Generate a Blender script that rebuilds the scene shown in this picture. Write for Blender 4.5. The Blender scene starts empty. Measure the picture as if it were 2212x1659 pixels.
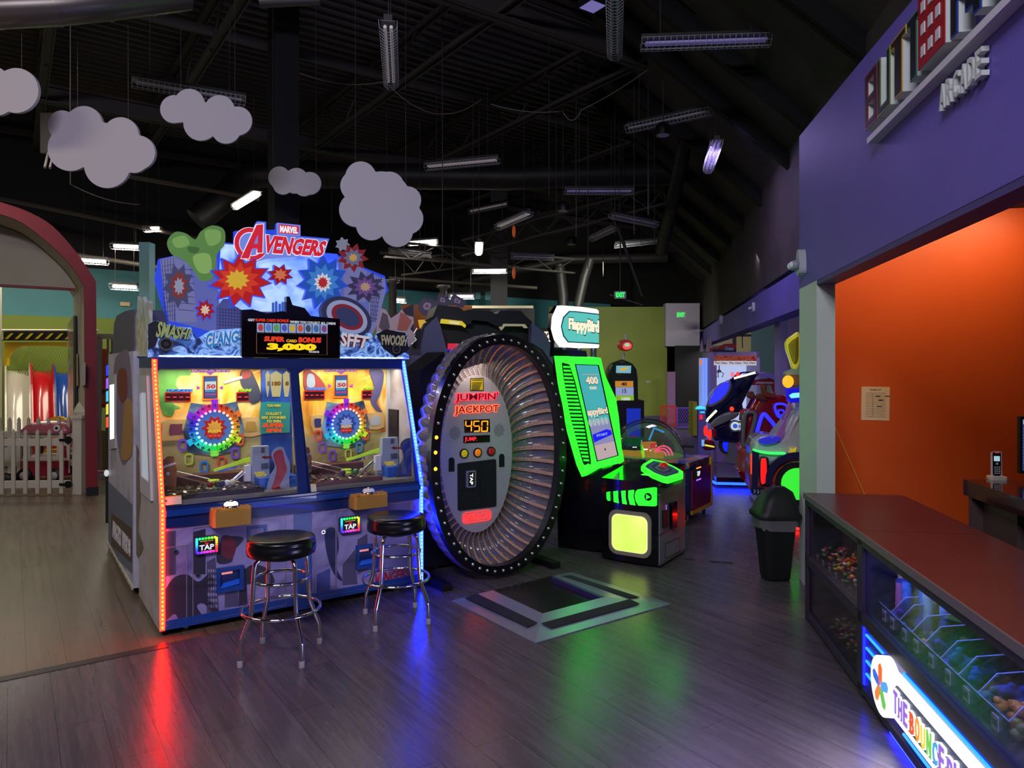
import bpy, math, random
from mathutils import Vector as V, Matrix
random.seed(7)
sc = bpy.context.scene
COL = sc.collection
# ---------------------------------------------------------------- camera
F, CX, HZ, H = 1540.0, 1106.0, 795.0, 1.6      # focal length and horizon of the 2212 x 1659 frame, eye height
cd = bpy.data.cameras.new('camera'); cam = bpy.data.objects.new('camera', cd); COL.objects.link(cam)
cam.location = (0, 0, H); cam.rotation_euler = (math.pi/2, 0, 0)
cd.sensor_width = 36; cd.lens = F*36/2212; cd.shift_y = (HZ-829.5)/2212
cd.clip_start = .05; cd.clip_end = 200
sc.camera = cam
sc.view_settings.view_transform = 'Standard'; sc.view_settings.look = 'None'
sc.view_settings.gamma = 1; sc.view_settings.exposure = 0.0; sc.view_settings.use_curve_mapping = False
# ---------------------------------------------------------------- dim violet fill light added all round the hall
w = bpy.data.worlds.new('world'); sc.world = w; w.use_nodes = True
w.node_tree.nodes['Background'].inputs[0].default_value = (.30, .27, .42, 1)
w.node_tree.nodes['Background'].inputs[1].default_value = .20
sc.cycles.max_bounces = 7; sc.cycles.sample_clamp_indirect = 4; sc.cycles.use_denoising = True
sc.cycles.caustics_reflective = False; sc.cycles.caustics_refractive = False
def lin(c):
    return tuple((x/255/12.92 if x <= 10 else ((x/255+.055)/1.055)**2.4) for x in c)
def area(loc, aim, size, power, col, size_y=None, spread=180):
    l = bpy.data.lights.new('lamp', 'AREA'); l.energy = power; l.color = col; l.size = size
    if size_y: l.shape = 'RECTANGLE'; l.size_y = size_y
    l.spread = math.radians(spread)
    o = bpy.data.objects.new('lamp', l); COL.objects.link(o); o.location = loc
    o.rotation_euler = (V(aim)-V(loc)).to_track_quat('-Z', 'Y').to_euler(); return o
# hall lamps behind the photographer, and area lamps without fixtures further in
area((-1.5, -1.5, 5.0), (-.5, 5, 0), 2.4, 260, (.86, .82, 1), .5)
area((2.2, -2.0, 4.6), (1.5, 6, .5), 2.4, 250, (.80, .76, 1), .5)
area((-5.6, 3.0, 5.0), (-4.2, 5.5, 0), 2.4, 40, (1, .86, .62), .4)
area((-6.0, 7.4, 4.9), (-6.0, 7.6, 0), 1.4, 36, (1, .88, .66), .4)
area((-8.6, 11.6, 3.7), (-8.8, 12.4, 0), 2.2, 85, (1, .92, .72), .8)
area((-3.5, 15.0, 4.1), (-3.5, 15.5, 0), 3.0, 90, (1, .93, .75), .6)
area((2.2, 15.0, 3.9), (2.2, 20.5, 1.2), 1.2, 80, (.95, .95, .8), .6, 110)  # lamp without a fixture, set to brighten the green wall
area((4.3, 7.8, 3.2), (4.2, 8.6, .5), 1.6, 22, (.78, .62, 1), .6)
area((6.2, 16.5, 3.2), (6.0, 19.5, 1.2), 2.4, 110, (1, .93, .86), .8)
area((4.4, 11.0, 3.25), (4.0, 12.5, .5), 1.4, 26, (.85, .72, 1), .5)
area((2.2, 9.0, 4.4), (1.8, 9.5, 0), 1.6, 60, (.55, .42, 1), .6)  # violet lamp added to tint the floor near the rides, no fixture
area((3.0, 4.95, 2.8), (3.0, 5.35, 1.8), 1.6, 38, (1, .66, .36), .2)

# ---------------------------------------------------------------- materials
_M = {}
def nt(m): return m.node_tree.nodes, m.node_tree.links
def mat(name, c, rough=.5, metal=0., em=0., ec=None, spec=.5, coat=0., trans=0., alpha=1., noise=0., nscale=20, bump=0., ior=1.45):
    """a procedural material: colour c (0..255), optional slight mottling and bump"""
    if name in _M: return _M[name]
    m = bpy.data.materials.new(name); m.use_nodes = True; n, l = nt(m); b = n['Principled BSDF']
    c3 = lin(c); b.inputs['Base Color'].default_value = (*c3, 1)
    b.inputs['Roughness'].default_value = rough; b.inputs['Metallic'].default_value = metal
    b.inputs['Specular IOR Level'].default_value = spec; b.inputs['Coat Weight'].default_value = coat
    b.inputs['Transmission Weight'].default_value = trans; b.inputs['IOR'].default_value = ior; b.inputs['Alpha'].default_value = alpha
    if em:
        b.inputs['Emission Color'].default_value = (*lin(ec or c), 1); b.inputs['Emission Strength'].default_value = em
    if noise or bump:
        tc = n.new('ShaderNodeTexCoord'); nz = n.new('ShaderNodeTexNoise'); nz.inputs['Scale'].default_value = nscale; nz.inputs['Detail'].default_value = 4
        l.new(tc.outputs['Object'], nz.inputs['Vector'])
        if noise:
            mx = n.new('ShaderNodeMix'); mx.data_type = 'RGBA'; mx.blend_type = 'MULTIPLY'; mx.inputs[0].default_value = 1
            rp = n.new('ShaderNodeMapRange'); rp.inputs[1].default_value = .3; rp.inputs[2].default_value = .7; rp.inputs[3].default_value = 1-noise; rp.inputs[4].default_value = 1
            l.new(nz.outputs[0], rp.inputs[0]); mx.inputs[6].default_value = (*c3, 1); l.new(rp.outputs[0], mx.inputs[7]); l.new(mx.outputs[2], b.inputs['Base Color'])
        if bump:
            bp = n.new('ShaderNodeBump'); bp.inputs['Strength'].default_value = bump; bp.inputs['Distance'].default_value = .01
            l.new(nz.outputs[0], bp.inputs['Height']); l.new(bp.outputs[0], b.inputs['Normal'])
    _M[name] = m; return m
def paint(c, rough=.45, **k): return mat('paint_%d_%d_%d_%d_%s' % (*c, int(rough*100), '_'.join('%s%g' % (a, b) for a, b in k.items())), c, rough, **k)
def lit(c, s=1., base=None):
    nm = 'lit_%d_%d_%d_%g' % (*c, s)
    return mat(nm, base or tuple(x*.25 for x in c), .4, em=s, ec=c)
def glass(name='clear_glass', tint=(255, 255, 255), op=.06):
    """thin clear sheet: mostly lets light straight through, with a gloss on top"""
    if name in _M: return _M[name]
    m = bpy.data.materials.new(name); m.use_nodes = True; n, l = nt(m); n.remove(n['Principled BSDF'])
    t = n.new('ShaderNodeBsdfTransparent'); t.inputs[0].default_value = (*lin(tint), 1)
    g = n.new('ShaderNodeBsdfGlossy'); g.inputs['Roughness'].default_value = .03
    lw = n.new('ShaderNodeLayerWeight'); lw.inputs[0].default_value = .25
    mr = n.new('ShaderNodeMapRange'); mr.inputs[3].default_value = op; mr.inputs[4].default_value = .6
    mx = n.new('ShaderNodeMixShader'); l.new(lw.outputs['Fresnel'], mr.inputs[0]); l.new(mr.outputs[0], mx.inputs[0]); l.new(t.outputs[0], mx.inputs[1]); l.new(g.outputs[0], mx.inputs[2])
    l.new(mx.outputs[0], n['Material Output'].inputs[0]); _M[name] = m; return m
def rampmat(name, cols, scale=3., rough=.5, stretch=(1, 1, 1), detail=5, dist=0., em=0., spec=.5, contrast=.18, rot=(0, 0, 0), bump=0.):
    """mottled material running through the given colours"""
    if name in _M: return _M[name]
    m = bpy.data.materials.new(name); m.use_nodes = True; n, l = nt(m); b = n['Principled BSDF']
    b.inputs['Roughness'].default_value = rough; b.inputs['Specular IOR Level'].default_value = spec
    tc = n.new('ShaderNodeTexCoord'); mp = n.new('ShaderNodeMapping'); mp.inputs['Scale'].default_value = stretch; mp.inputs['Rotation'].default_value = rot
    nz = n.new('ShaderNodeTexNoise'); nz.inputs['Scale'].default_value = scale; nz.inputs['Detail'].default_value = detail; nz.inputs['Distortion'].default_value = dist
    r = n.new('ShaderNodeValToRGB'); e = r.color_ramp.elements
    k = len(cols)
    for i, c in enumerate(cols):
        p = .5-contrast+2*contrast*i/(k-1)
        x = e[i] if i < 2 else e.new(p); x.position = p; x.color = (*lin(c), 1)
    l.new(tc.outputs['Object'], mp.inputs[0]); l.new(mp.outputs[0], nz.inputs[0]); l.new(nz.outputs[0], r.inputs[0]); l.new(r.outputs[0], b.inputs['Base Color'])
    if em: l.new(r.outputs[0], b.inputs['Emission Color']); b.inputs['Emission Strength'].default_value = em
    if bump:
        bp = n.new('ShaderNodeBump'); bp.inputs['Strength'].default_value = bump; bp.inputs['Distance'].default_value = .01
        l.new(nz.outputs[0], bp.inputs['Height']); l.new(bp.outputs[0], b.inputs['Normal'])
    _M[name] = m; return m
BLACK = paint((14, 14, 17), .45); GLOSSBLACK = mat('gloss_black', (8, 8, 12), .12, coat=.5); DARKMETAL = paint((26, 26, 28), .55)
CHROME = mat('chrome', (225, 225, 230), .07, 1.); STEEL = mat('brushed_steel', (165, 165, 172), .34, 1., noise=.12, nscale=60); WHITE = paint((225, 225, 228), .5)
GLASS = glass()

# ---------------------------------------------------------------- planes and mesh building
class PL:
    """a plane in the place: origin O, unit axes X (to the viewer's right) and Y (up); N points out of it"""
    def __init__(s, O, X, Y=(0, 0, 1)):
        s.O = V(O); s.X = V(X).normalized(); s.Y = V(Y).normalized(); s.N = s.X.cross(s.Y).normalized()
    def pt(s, x, y, n=0.): return s.O+s.X*x+s.Y*y+s.N*n
    def hit(s, px, py, n=0.):
        d = V(((px-CX)/F, 1, -(py-HZ)/F)); c = V((0, 0, H)); o = s.O+s.N*n
        q = c+d*((o-c).dot(s.N)/d.dot(s.N))-o
        return (q.dot(s.X), q.dot(s.Y))
    def hits(s, pts, n=0.): return [s.hit(x, y, n) for x, y in pts]
    def off(s, n): return PL(s.O+s.N*n, s.X, s.Y)
def P(px, py, d): return V(((px-CX)/F*d, d, H-(py-HZ)/F*d))
def G(px, py, z=0.):
    d = F*(H-z)/(py-HZ); return V(((px-CX)/F*d, d, z))
def Z(ox, oy, s):
    """reads coordinates taken off an enlarged crop"""
    return lambda *a: [(ox+a[i]/s, oy+a[i+1]/s) for i in range(0, len(a), 2)]
FLAT = PL((0, 0, 0), (1, 0, 0), (0, 1, 0))
FRONT = PL((0, 0, 0), (1, 0, 0), (0, 0, 1))
_txt = {}
def textmesh(s, bold):
    k = (s, bold)
    if k not in _txt:
        cu = bpy.data.curves.new('t', 'FONT'); cu.body = s; cu.size = 1; cu.extrude = .5; cu.resolution_u = 2; cu.offset = bold
        o = bpy.data.objects.new('t', cu); COL.objects.link(o)
        dg = bpy.context.evaluated_depsgraph_get(); dg.update(); e = o.evaluated_get(dg); me = e.to_mesh()
        vs = [tuple(v.co) for v in me.vertices]; fs = [tuple(p.vertices) for p in me.polygons]
        e.to_mesh_clear(); bpy.data.objects.remove(o); bpy.data.curves.remove(cu)
        x0 = min(v[0] for v in vs); x1 = max(v[0] for v in vs); y0 = min(v[1] for v in vs); y1 = max(v[1] for v in vs)
        _txt[k] = ([((v[0]-x0)/(x1-x0), (v[1]-y0)/(y1-y0), v[2]+.5) for v in vs], fs)
    return _txt[k]
class MB:
    def __init__(s, m=None):
        s.v = []; s.f = []; s.mi = []; s.mats = []; s.cur = 0; s.sm = []; s.smooth = False
        if m: s.m(m)
    def m(s, m):
        if m not in s.mats: s.mats.append(m)
        s.cur = s.mats.index(m); return s
    def add(s, vs, fs, smooth=None):
        b = len(s.v); s.v += [tuple(x) for x in vs]
        for f in fs: s.f.append(tuple(i+b for i in f)); s.mi.append(s.cur); s.sm.append(s.smooth if smooth is None else smooth)
        return s
    def poly(s, pl, pts, n0=-.004, n1=0.):
        a = sum(pts[i][0]*pts[(i+1) % len(pts)][1]-pts[(i+1) % len(pts)][0]*pts[i][1] for i in range(len(pts)))
        if a < 0: pts = pts[::-1]
        k = len(pts); vs = [pl.pt(x, y, n1) for x, y in pts]+[pl.pt(x, y, n0) for x, y in pts]
        return s.add(vs, [tuple(range(k)), tuple(range(2*k-1, k-1, -1))]+[(i, i+k, (i+1) % k+k, (i+1) % k) for i in range(k)])
    def px(s, pl, pts, n0=-.004, n1=0.): return s.poly(pl, pl.hits(pts, n1), n0, n1)
    def ring(s, pl, a, b, n0, n1):
        """frame between two outlines with the same number of corners"""
        k = len(a); vs = [pl.pt(*p, n1) for p in a]+[pl.pt(*p, n1) for p in b]+[pl.pt(*p, n0) for p in a]+[pl.pt(*p, n0) for p in b]
        fs = []
        for i in range(k):
            j = (i+1) % k
            fs += [(i, j, k+j, k+i), (2*k+i, 3*k+i, 3*k+j, 2*k+j), (i, 2*k+i, 2*k+j, j), (k+i, k+j, 3*k+j, 3*k+i)]
        return s.add(vs, fs)
    def box(s, pl, x0, x1, y0, y1, n0, n1): return s.poly(pl, [(x0, y0), (x1, y0), (x1, y1), (x0, y1)], n0, n1)
    def rbox(s, pl, x0, x1, y0, y1, n0, n1, r): return s.poly(pl, rr(x0, x1, y0, y1, r), n0, n1)
    def disc(s, pl, x, y, rx, n0, n1, ry=None, k=24):
        ry = ry or rx
        return s.poly(pl, [(x+rx*math.cos(2*math.pi*i/k), y+ry*math.sin(2*math.pi*i/k)) for i in range(k)], n0, n1)
    def tube(s, path, r, k=8, closed=False):
        path = [V(p) for p in path]; n = len(path); vs = []; prev = None
        rs = r if isinstance(r, (list, tuple)) else [r]*n
        for i, p in enumerate(path):
            if closed: t = path[(i+1) % n]-path[i-1]
            else: t = path[min(i+1, n-1)]-path[max(i-1, 0)]
            t.normalize()
            if prev is None:
                up = V((0, 0, 1)) if abs(t.z) < .9 else V((1, 0, 0)); a = t.cross(up).normalized()
            else:
                a = (prev-t*prev.dot(t)).normalized()
            prev = a; b = t.cross(a)
            vs += [p+(a*math.cos(2*math.pi*j/k)+b*math.sin(2*math.pi*j/k))*rs[i] for j in range(k)]
        fs = []
        for i in range(n if closed else n-1):
            q = (i+1) % n
            for j in range(k): fs.append((i*k+j, i*k+(j+1) % k, q*k+(j+1) % k, q*k+j))
        if not closed: s.add(vs, fs, True); return s.add(vs[:k], [tuple(range(k))[::-1]], False).add(vs[-k:], [tuple(range(k))], False)
        return s.add(vs, fs, True)
    def lathe(s, c, prof, k=24, axis='z', cap=True, sm=True):
        c = V(c); vs = []
        for r, z in prof:
            for j in range(k):
                a = 2*math.pi*j/k; x, y = r*math.cos(a), r*math.sin(a)
                vs.append(c+(V((x, y, z)) if axis == 'z' else V((z, x, y)) if axis == 'x' else V((x, z, y))))
        n = len(prof); fs = [(i*k+j, i*k+(j+1) % k, (i+1)*k+(j+1) % k, (i+1)*k+j) for i in range(n-1) for j in range(k)]
        s.add(vs, fs, sm)
        if cap: s.add(vs[:k], [tuple(range(k))[::-1]], False).add(vs[-k:], [tuple(range(k))], False)
        return s
    def ell(s, c, rx, ry, rz, k=16, h=10, R=None):
        c = V(c); vs = []
        for i in range(h+1):
            t = math.pi*i/h
            for j in range(k):
                a = 2*math.pi*j/k; p = V((rx*math.sin(t)*math.cos(a), ry*math.sin(t)*math.sin(a), rz*math.cos(t)))
                vs.append(c+(R@p if R else p))
        return s.add(vs, [(i*k+j, (i+1)*k+j, (i+1)*k+(j+1) % k, i*k+(j+1) % k) for i in range(h) for j in range(k)], True)
    def loft(s, rings, cap=True, sm=True):
        k = len(rings[0]); vs = [p for r in rings for p in r]; n = len(rings)
        s.add(vs, [(i*k+j, i*k+(j+1) % k, (i+1)*k+(j+1) % k, (i+1)*k+j) for i in range(n-1) for j in range(k)], sm)
        if cap: s.add(rings[0], [tuple(range(k))[::-1]], False).add(rings[-1], [tuple(range(k))], False)
        return s
    def text(s, pl, t, x0, x1, y0, y1, n0=0., n1=.002, bold=.015, shear=0., rise=0.):
        vs, fs = textmesh(t, bold)
        w, h = x1-x0, y1-y0
        return s.add([pl.pt(x0+x*w+shear*y*h, y0+y*h+rise*x, n0+(n1-n0)*z) for x, y, z in vs], fs, False)
    def pxtext(s, pl, t, q, n0=0., n1=.002, bold=.015):
        """text laid into the four-cornered patch q (bl, br, tr, tl as seen in the photo), on the plane"""
        a, b, c, d = [V(p) for p in pl.hits(q, n1)]
        vs, fs = textmesh(t, bold); out = []
        for x, y, z in vs:
            p = (a*(1-x)+b*x)*(1-y)+(d*(1-x)+c*x)*y; out.append(pl.pt(p.x, p.y, n0+(n1-n0)*z))
        return s.add(out, fs, False)
    def done(s, name, parent=None, label=None, origin=None, kind=None):
        me = bpy.data.meshes.new(name); o = bpy.data.objects.new(name, me)
        if parent is not None: org = parent_world(parent)
        elif origin is not None: org = V(origin)
        else:
            org = V((sum(v[0] for v in s.v)/len(s.v), sum(v[1] for v in s.v)/len(s.v), min(v[2] for v in s.v)))
        me.from_pydata([tuple(V(v)-org) for v in s.v], [], s.f)
        for m in s.mats: me.materials.append(m)
        me.polygons.foreach_set('material_index', s.mi); me.polygons.foreach_set('use_smooth', s.sm); me.update()
        COL.objects.link(o)
        if parent is not None: o.parent = parent; _org[o.name] = org
        else: o.location = org; _org[o.name] = org
        if label: o['label'] = label
        if kind: o['kind'] = kind
        return o
_org = {}
def parent_world(p): return _org[p.name]
def rr(x0, x1, y0, y1, r, k=5):
    out = []
    for cx, cy, a0 in ((x1-r, y1-r, 0), (x0+r, y1-r, 90), (x0+r, y0+r, 180), (x1-r, y0+r, 270)):
        for i in range(k+1):
            a = math.radians(a0+90*i/k); out.append((cx+r*math.cos(a), cy+r*math.sin(a)))
    return out
def smoothpoly(pts, n=6):
    """closed Catmull-Rom curve through the points"""
    out = []; k = len(pts)
    for i in range(k):
        a, b, c, d = [V(pts[(i+j-1) % k]) for j in range(4)]
        for q in range(n):
            t = q/n; out.append(tuple(.5*((2*b)+(c-a)*t+(2*a-5*b+4*c-d)*t*t+(3*b-a-3*c+d)*t**3)))
    return out
def inset(pts, f):
    cx = sum(p[0] for p in pts)/len(pts); cy = sum(p[1] for p in pts)/len(pts)
    return [(cx+(x-cx)*f, cy+(y-cy)*f) for x, y in pts]
def thing(name, label, cat, base, group=None):
    o = bpy.data.objects.new(name, None); COL.objects.link(o); o.location = base; o.empty_display_size = .1
    o['label'] = label; o['category'] = cat
    if group: o['group'] = group
    _org[o.name] = V(base); return o
def tag(o, label, cat, group=None):
    o['label'] = label; o['category'] = cat
    if group: o['group'] = group
    return o
def struct(mb, name): return mb.done(name, kind='structure')
def dup(root, loc, rz=0., label=None, group=None):
    r = root.copy(); COL.objects.link(r); r.location = loc; r.rotation_euler = (0, 0, rz)
    if label: r['label'] = label
    if group: r['group'] = group
    for ch in list(root.children):
        c = ch.copy(); COL.objects.link(c); c.parent = r
        for g in ch.children:
            d = g.copy(); COL.objects.link(d); d.parent = c
    return r
# the two grids of the place: u, v follow the machines and the roof; w follows the purple wall
PHI = math.atan2(1.0, 1.424); U = V((math.cos(PHI), math.sin(PHI), 0)); W = V((-math.sin(PHI), math.cos(PHI), 0)); UP = V((0, 0, 1))
WD = V((.1813, .9834, 0)); WR = V((.9834, -.1813, 0))
# ================================================================ floor
def woodmat(name, dark, light, rough):
    m = bpy.data.materials.new(name); m.use_nodes = True; n, l = nt(m); b = n['Principled BSDF']
    tc = n.new('ShaderNodeTexCoord'); mp = n.new('ShaderNodeMapping'); mp.inputs['Rotation'].default_value = (0, 0, -(PHI+math.pi/2))
    br = n.new('ShaderNodeTexBrick'); br.inputs['Scale'].default_value = 1; br.inputs['Brick Width'].default_value = 1.2; br.inputs['Row Height'].default_value = .18
    br.inputs['Mortar Size'].default_value = .0015; br.inputs['Color1'].default_value = (.25, .25, .25, 1); br.inputs['Color2'].default_value = (.75, .75, .75, 1); br.inputs['Mortar'].default_value = (0, 0, 0, 1); br.offset = .37
    m2 = n.new('ShaderNodeMapping'); m2.inputs['Scale'].default_value = (1.0, 17, 1)
    nz = n.new('ShaderNodeTexNoise'); nz.inputs['Scale'].default_value = 1.6; nz.inputs['Detail'].default_value = 7; nz.inputs['Distortion'].default_value = .35; nz.inputs['Roughness'].default_value = .65
    n2 = n.new('ShaderNodeTexNoise'); n2.inputs['Scale'].default_value = .9; n2.inputs['Detail'].default_value = 3
    l.new(tc.outputs['Object'], mp.inputs[0]); l.new(mp.outputs[0], br.inputs[0]); l.new(mp.outputs[0], m2.inputs[0]); l.new(m2.outputs[0], nz.inputs[0]); l.new(mp.outputs[0], n2.inputs[0])
    a = n.new('ShaderNodeMath'); a.operation = 'MULTIPLY_ADD'; a.inputs[1].default_value = .16; l.new(br.outputs['Color'], a.inputs[0]); l.new(nz.outputs[0], a.inputs[2])
    a2 = n.new('ShaderNodeMath'); a2.operation = 'MULTIPLY_ADD'; a2.inputs[1].default_value = .3; l.new(n2.outputs[0], a2.inputs[0]); l.new(a.outputs[0], a2.inputs[2])
    r = n.new('ShaderNodeValToRGB'); r.color_ramp.elements[0].position = .22; r.color_ramp.elements[1].position = 1.08; r.color_ramp.elements[0].color = (*lin(dark), 1); r.color_ramp.elements[1].color = (*lin(light), 1)
    l.new(a2.outputs[0], r.inputs[0])
    mx = n.new('ShaderNodeMix'); mx.data_type = 'RGBA'; mx.inputs[7].default_value = (*lin((34, 29, 33)), 1); l.new(br.outputs['Fac'], mx.inputs[0]); l.new(r.outputs[0], mx.inputs[6]); l.new(mx.outputs[2], b.inputs['Base Color'])
    rm = n.new('ShaderNodeMapRange'); rm.inputs[3].default_value = rough-.06; rm.inputs[4].default_value = rough+.10; l.new(nz.outputs[0], rm.inputs[0]); l.new(rm.outputs[0], b.inputs['Roughness'])
    bp = n.new('ShaderNodeBump'); bp.inputs['Strength'].default_value = .12; bp.inputs['Distance'].default_value = .004; l.new(a.outputs[0], bp.inputs['Height']); l.new(bp.outputs[0], b.inputs['Normal'])
    return m
WOOD = woodmat('grey_wood_plank', (38, 32, 37), (98, 88, 96), .25)
WOOD2 = woodmat('brown_wood_plank', (56, 46, 40), (124, 107, 88), .28)
mb = MB(WOOD).box(FLAT, -22, 14, -7, 34, -.1, 0); struct(mb, 'floor')
FU = PL((-2.08, 4.21, 0), U, W)      # floor plane in machine axes, origin at the coin pusher's front corner
mb = MB(WOOD2).box(FU, -9, .5, -.10, 7.0, .0005, .002); struct(mb, 'floor')
mb = MB(paint((52, 46, 46), .35)).box(FU, -9, .02, -.17, -.10, .0005, .003); struct(mb, 'floor_strip')
# ================================================================ roof: ribbed deck, joists, girders
DECK = mat('black_deck', (70, 65, 64), .6)
IRON = mat('black_iron', (66, 62, 61), .6)
zc = 6.6; mb = MB(DECK); C0 = V((0, 8, zc))
prof = []; x = -24.
while x < 26:
    prof += [(x, 0), (x+.07, .0), (x+.10, .06), (x+.18, .06)]; x += .21
vs = []; fs = []
for i, (b_, dz) in enumerate(prof):
    for a_ in (-30, 16): vs.append(C0+U*a_+W*b_+UP*dz)
for i in range(len(prof)-1): fs.append((2*i, 2*i+1, 2*i+3, 2*i+2))
mb.add(vs, fs); mb.box(PL(C0+UP*.12, U, W), -30, 16, -24, 26, 0, .1); struct(mb, 'ceiling')
def truss(p0, p1, h, r=.03, n=None, nm='roof_beam'):
    p0, p1 = V(p0), V(p1); L = (p1-p0).length; n = n or int(L/.9); mb = MB(IRON); d = (p1-p0).normalized(); s = d.cross(UP).normalized()
    for q in (p0, p0-UP*h):
        pl = PL(q, d, UP); 
        for k in (-1, 1): mb.box(pl, 0, L, -r, r, k*r*2-.008, k*r*2+.008)
        mb.box(pl, 0, L, r-.01, r, -r*2, r*2)
    pts = [p0+(p1-p0)*(i/n)-UP*(h if i % 2 else 0) for i in range(n+1)]
    for a_, b_ in zip(pts, pts[1:]): mb.tube([a_, b_], .016, 4)
    return struct(mb, nm)
for a_ in (-11.5, -9, -6.6, -4.2, -2.4, .2, 2.6, 5., 7.5):
    q = V((0, 8, zc-.12))+U*a_; truss(q-W*12, q+W*22, .62, .028)
for b_ in (-5.5, .6, 7., 13.5):
    q = V((0, 8, zc-.78))+W*b_; mb = MB(IRON); pl = PL(q, U, UP)
    for y0, y1, e in ((0, .025, .09), (.25, .275, .09), (0, .27, .008)): mb.box(pl, -22, 12, y0, y1, -e, e)
    struct(mb, 'roof_beam')
for b_ in (-3, 3.6, 10):
    q = V((0, 8, zc-.55))+W*b_; struct(MB(IRON).box(PL(q, U, UP), -22, 12, 0, .12, -.03, .03), 'roof_beam')
# sloped roof side with rafters above the purple wall
WL = PL((3.23, 8, 0), WD, UP)        # wall plane over the far beam; WL.x runs away from the photographer, N points to the right side
DARKW = rampmat('dark_painted_wall', [(44, 38, 37), (60, 52, 48), (50, 44, 42)], 1.2, .8, bump=.2)
def wpt(t, s, z): return V((3.23, 8, 0))+WD*t+WR*s+UP*z      # s > 0 is behind the wall
mb = MB(DARKW); mb.box(PL(wpt(0, 0, 0), WD, UP), -1.5, 17, 2.78, 4.25, -.001, .1)
struct(mb, 'wall_upper')
mb = MB(DARKW)
vs = [wpt(-10, .02, 4.2), wpt(17, .02, 4.2), wpt(17, -2.6, 6.75), wpt(-10, -2.6, 6.75)]; vs += [v+UP*.12 for v in vs]
mb.add(vs, [(0, 1, 2, 3), (7, 6, 5, 4), (0, 4, 5, 1), (2, 6, 7, 3)]); struct(mb, 'roof_slab')
RAFT = mat('black_rafter', (10, 10, 12), .6, spec=.2)
for t in (-4.4, -2.4, -.6, .62, 2.64, 4.53, 6.48, 8.51, 10.6, 12.8):
    a_ = wpt(t, .0, 4.0); b_ = wpt(t, -2.7, 6.45); d = (b_-a_).normalized(); mb = MB(RAFT); pl = PL(a_, d, WD)
    L = (b_-a_).length; mb.box(pl, 0, L, -.07, .07, -.02, 0); mb.box(pl, 0, L, -.07, .07, -.24, -.22); mb.box(pl, 0, L, -.012, .012, -.24, 0)
    struct(mb, 'roof_beam')
# ================================================================ purple wall with the order hatch
PURP = rampmat('purple_wall_paint', [(94, 82, 168), (102, 90, 178), (97, 85, 171)], .8, .55, bump=.02)
NW = PL((2.18, 5.4, 0), -WD, UP)     # near wall plane: x grows towards the photographer, N points into the hall
top = [(-.02, 3.36), (1.55, 3.27), (2.3, 3.22), (6.2, 3.05)]
mb = MB(PURP); ot = [(-.02, 2.2)]+[(6.2, 2.2)]+top[::-1]
mb.poly(NW, ot, -.12, 0); struct(mb, 'wall_right')
CREAM = rampmat('pale_post_paint', [(198, 214, 200), (208, 222, 208)], 1.5, .5)
mb = MB(CREAM).box(NW, -.02, .53, 0, 2.2, -.12, -.001); struct(mb, 'column_post')
mb = MB(paint((70, 58, 120), .5)).box(NW, .53, 6.2, 2.17, 2.2, -.12, -.002); struct(mb, 'trim_1')
# roof space above the wall is closed by the dark wall going up
mb = MB(DARKW); mb.poly(PL(wpt(0, .0, 0), WD, UP), [(-10, 2.6), (-1.5, 2.6), (-1.5, 4.3), (-10, 4.3)], 0, .1); struct(mb, 'wall_upper')
# orange room behind the hatch
ORANGE = rampmat('orange_wall_paint', [(196, 78, 22), (206, 86, 28), (200, 82, 24)], .9, .45, bump=.03)
OW = PL(wpt(0, 0, 0)*0+V((2.44, 5.6, 0)), WR, UP)
mb = MB(ORANGE).box(OW, .0, 5, 0, 3.0, -.1, 0); struct(mb, 'wall_orange')
mb = MB(paint((40, 34, 40), .8)).box(PL((2.44, 5.6, 2.9), WR, -WD), .0, 5, 0, 7, 0, .1); struct(mb, 'ceiling_booth')
mb = MB(ORANGE).box(PL(V((2.44, 5.6, 0))+WR*3.6, -WD, UP), 0, 7, 0, 3.0, -.1, 0); struct(mb, 'wall_booth')
# far beam over the ride bay
FB = PL((3.23, 8, 0), -WD, UP)
mb = MB(PURP).box(FB, -14.4, 2.2, 2.27, 2.72, -.25, 0); struct(mb, 'wall_beam')
mb = MB(mat('white_ceiling_tile', (200, 196, 200), .7)).box(PL(wpt(0, .25, 3.35), WR, WD), -.02, 5.5, -2.2, 14.4, 0, .05); struct(mb, 'ceiling_bay')
BW = PL((3.2, 21.9, 0), (1, .02, 0), UP)
def bx(mb, m, x0, x1, y0, y1, n0=0, n1=.01, pl=BW):
    a = pl.hit(x0, y1); b = pl.hit(x1, y0); mb.m(m).box(pl, a[0], b[0], max(a[1], 0), b[1], n0, n1)
mb = MB(paint((112, 100, 150), .6)).box(BW, 2.62, 8., 0, 3.4, -.1, 0); struct(mb, 'wall_bay')
mb = MB(); bx(mb, paint((176, 166, 140), .6), 1512, 1582, 690, 800); bx(mb, paint((186, 176, 128), .6), 1590, 1622, 660, 790); bx(mb, paint((84, 118, 128), .5), 1622, 1684, 660, 860); struct(mb, 'wall_panel')
mb = MB(paint((24, 22, 28), .5)); bx(mb, mb.mats[0], 1582, 1590, 700, 790, .01, .03); bx(mb, mb.mats[0], 1582, 1622, 722, 727, .01, .03); struct(mb, 'door_1')
mb = MB(paint((140, 124, 176), .5)); q = V((3.94, 10.5, 0)); mb.box(PL(q, (1, 0, 0)), 0, .12, 0, 3.33, -.2, 0); struct(mb, 'column_bay')
mb = MB(paint((118, 100, 158), .6)); mb.box(PL((4.35, 8.2, 0), (.42, .91, 0)), -2, 15, 0, 3.35, -.1, 0); struct(mb, 'wall_side')
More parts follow.
